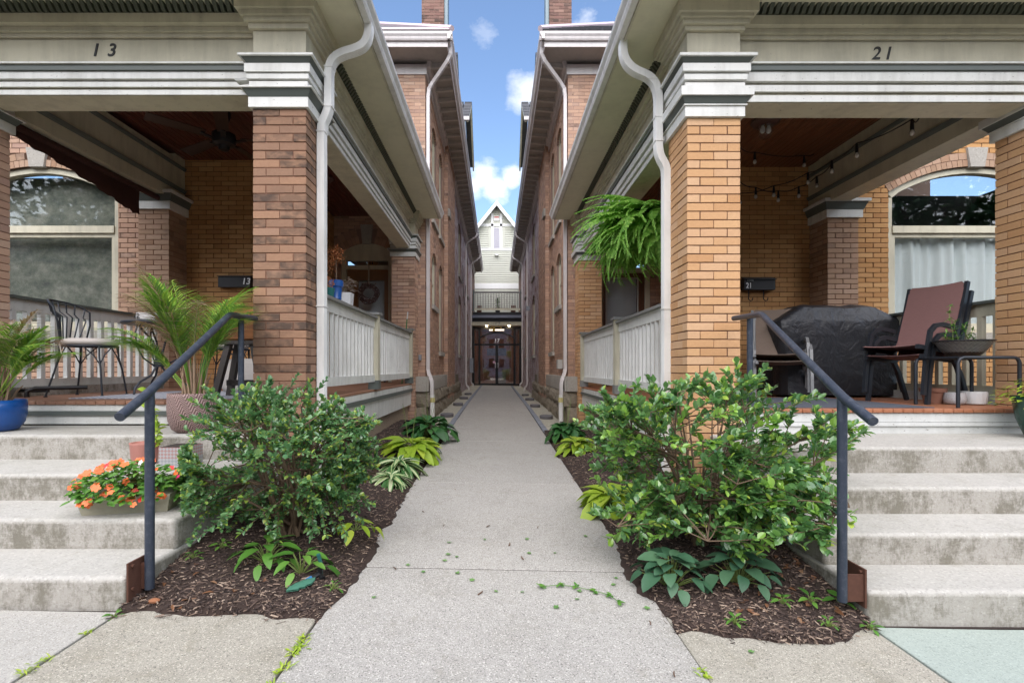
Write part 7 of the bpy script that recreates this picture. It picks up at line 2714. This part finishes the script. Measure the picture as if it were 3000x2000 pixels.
    for s in (-1, 1):
        lf = MB()
        for i in range(70 if s > 0 else 25):
            ax = rr.uniform(1.3, 1.9); y = rr.uniform(2.45, 3.1)
            a = rr.uniform(0, 6.28); lf.ca = rr.random() * .98 + .01
            lf.leaf((s * ax, y, mulch_z(s, ax, y) + .008), (math.cos(a), math.sin(a), rr.uniform(-.1, .3)), (rr.uniform(-.4, .4), rr.uniform(-.4, .4), 1), rr.uniform(.03, .06), rr.uniform(.015, .03), .3, .3)
        tag(lf.build('dry_leaf_litter', m_leaf('dry_brown_leaf', [(0, (.16, .07, .035)), (.7, (.28, .13, .07)), (1, (.4, .24, .15))]), None), 'dry brown leaves lying on the %s mulch' % CFG[s]['side'], kind='stuff')


def bushes():
    shrub('shrub', (-1.42, 3.35, mulch_z(-1, 1.42, 3.35)), (-1.50, 3.35, .70), (.60, .60, .50), 24, 620, .034, .021, LF_BUSH,
          'dense small-leaved glossy green shrub left of the walkway', 5, extra=((-2.1, 3.2, .66), (-.88, 3.3, .98), (-.9, 3.6, .55), (-1.05, 3.3, .5)), per=12, yellow=.20, xcap=.65, xmin=.86)
    shrub('holly_bush', (1.42, 3.35, mulch_z(1, 1.42, 3.35)), (1.40, 3.35, .73), (.78, .68, .50), 34, 540, .049, .031, LF_HOLLY,
          'open twiggy holly bush with larger shiny leaves right of the walkway', 6, extra=((1.86, 2.55, .60), (1.82, 2.6, .55), (1.75, 2.55, .50), (.75, 3.1, 1.0), (2.15, 3.2, .92), (.75, 3.0, .35), (1.2, 2.75, .35), (1.9, 2.9, .75)), per=8, yellow=.28, xcap=.76, xmin=.62)


def across_street():
    """what the porch windows mirror: a brick house and two trees on the far side of the road"""
    for (x, w, m, lab) in ((0, 15.6, BR_B, 'red brick house across the street, mirrored in the glass entrance'), (-27, 36, BR_C, 'dark brick house across the street, mirrored in the left porch window'), (25, 34, BR_A, 'tan brick house across the street, mirrored in the right porch window')):
        root = empty('street_house', (x, -22, 0), cat='house', label=lab)
        q = MB(); q.box(x - w / 2, x + w / 2, -30, -22, -.2, 9.5); wl_ = q.build('wall', m, root)
        q = MB(); q.v = [(x - w / 2 - .5, -21.4, 9.4), (x + w / 2 + .5, -21.4, 9.4), (x + w / 2 + .5, -30.5, 9.4), (x - w / 2 - .5, -30.5, 9.4), (x - w / 2 + 3, -26, 13.4), (x + w / 2 - 3, -26, 13.4)]
        for f in ((0, 1, 5, 4), (1, 2, 5), (2, 3, 4, 5), (3, 0, 4), (0, 3, 2, 1)): q.face(*f)
        q.build('roof', SHING, root)
        for i in range(8):
            for z in (1.4, 4.8):
                xx = x - w / 2 + 1.6 + i * (w - 3.2) / 7
                q = MB(); q.box(xx - .55, xx + .55, -22, -21.95, z, z + 1.8); f_ = q.build('window', WHITE, root)
                q = MB(); q.box(xx - .47, xx + .47, -21.945, -21.93, z + .08, z + 1.72); q.build('pane', ROOM, f_)
    rr = random.Random(91)
    for (x, y, h, lab) in ((-19, -7.5, 14, 'leafy street tree across the road, left, seen only in the window reflections'), (21, -7.5, 14, 'leafy street tree across the road, tallest, seen only in the window reflections'), (31, -9, 14, 'leafy street tree across the road, right, seen only in the window reflections')):
        root = empty('street_tree', (x, y, -.1), cat='tree', label=lab)
        q = MB(); q.tube([(x, y, -.1), (x + .1, y, h * .3), (x, y + .1, h * .6)], [.22, .17, .09], 8)
        for k in range(7):
            a = rr.uniform(0, 6.28); q.tube([(x + .08, y, h * .33), (x + math.cos(a) * 1.0, y + math.sin(a) * 1.0, h * .55), (x + math.cos(a) * 1.9, y + math.sin(a) * 1.9, h * .75)], [.09, .06, .02], 6)
        q.build('trunk', STEM, root)
        q = MB()
        for k in range(2600):
            a, e = rr.uniform(0, 6.28), rr.uniform(-.9, 1.57)
            r_ = (rr.random() ** .4) * (1 + .35 * mnoise.noise(Vector((a * 1.3, e * 2, x))))
            q.ca = rr.random() * .98 + .01
            q.leaf((x + 3.6 * r_ * math.cos(a) * math.cos(e), y + 2.8 * r_ * math.sin(a) * math.cos(e), h * .66 + 3.6 * r_ * math.sin(e)), (rr.uniform(-1, 1), rr.uniform(-1, 1), rr.uniform(-1, .3)), (rr.uniform(-1, 1), 0, 1), .42, .28, .2, .2, pts=((0, .2), (.5, 1), (1, .1)))
        q.build('crown', LF_DARK, root, kind='stuff')


# ------------------------------------------------------------------ assemble
build_ground()
build_structure()
build_end()
furniture_left()
furniture_right()
small_plants()
impatiens()
bushes()
across_street()
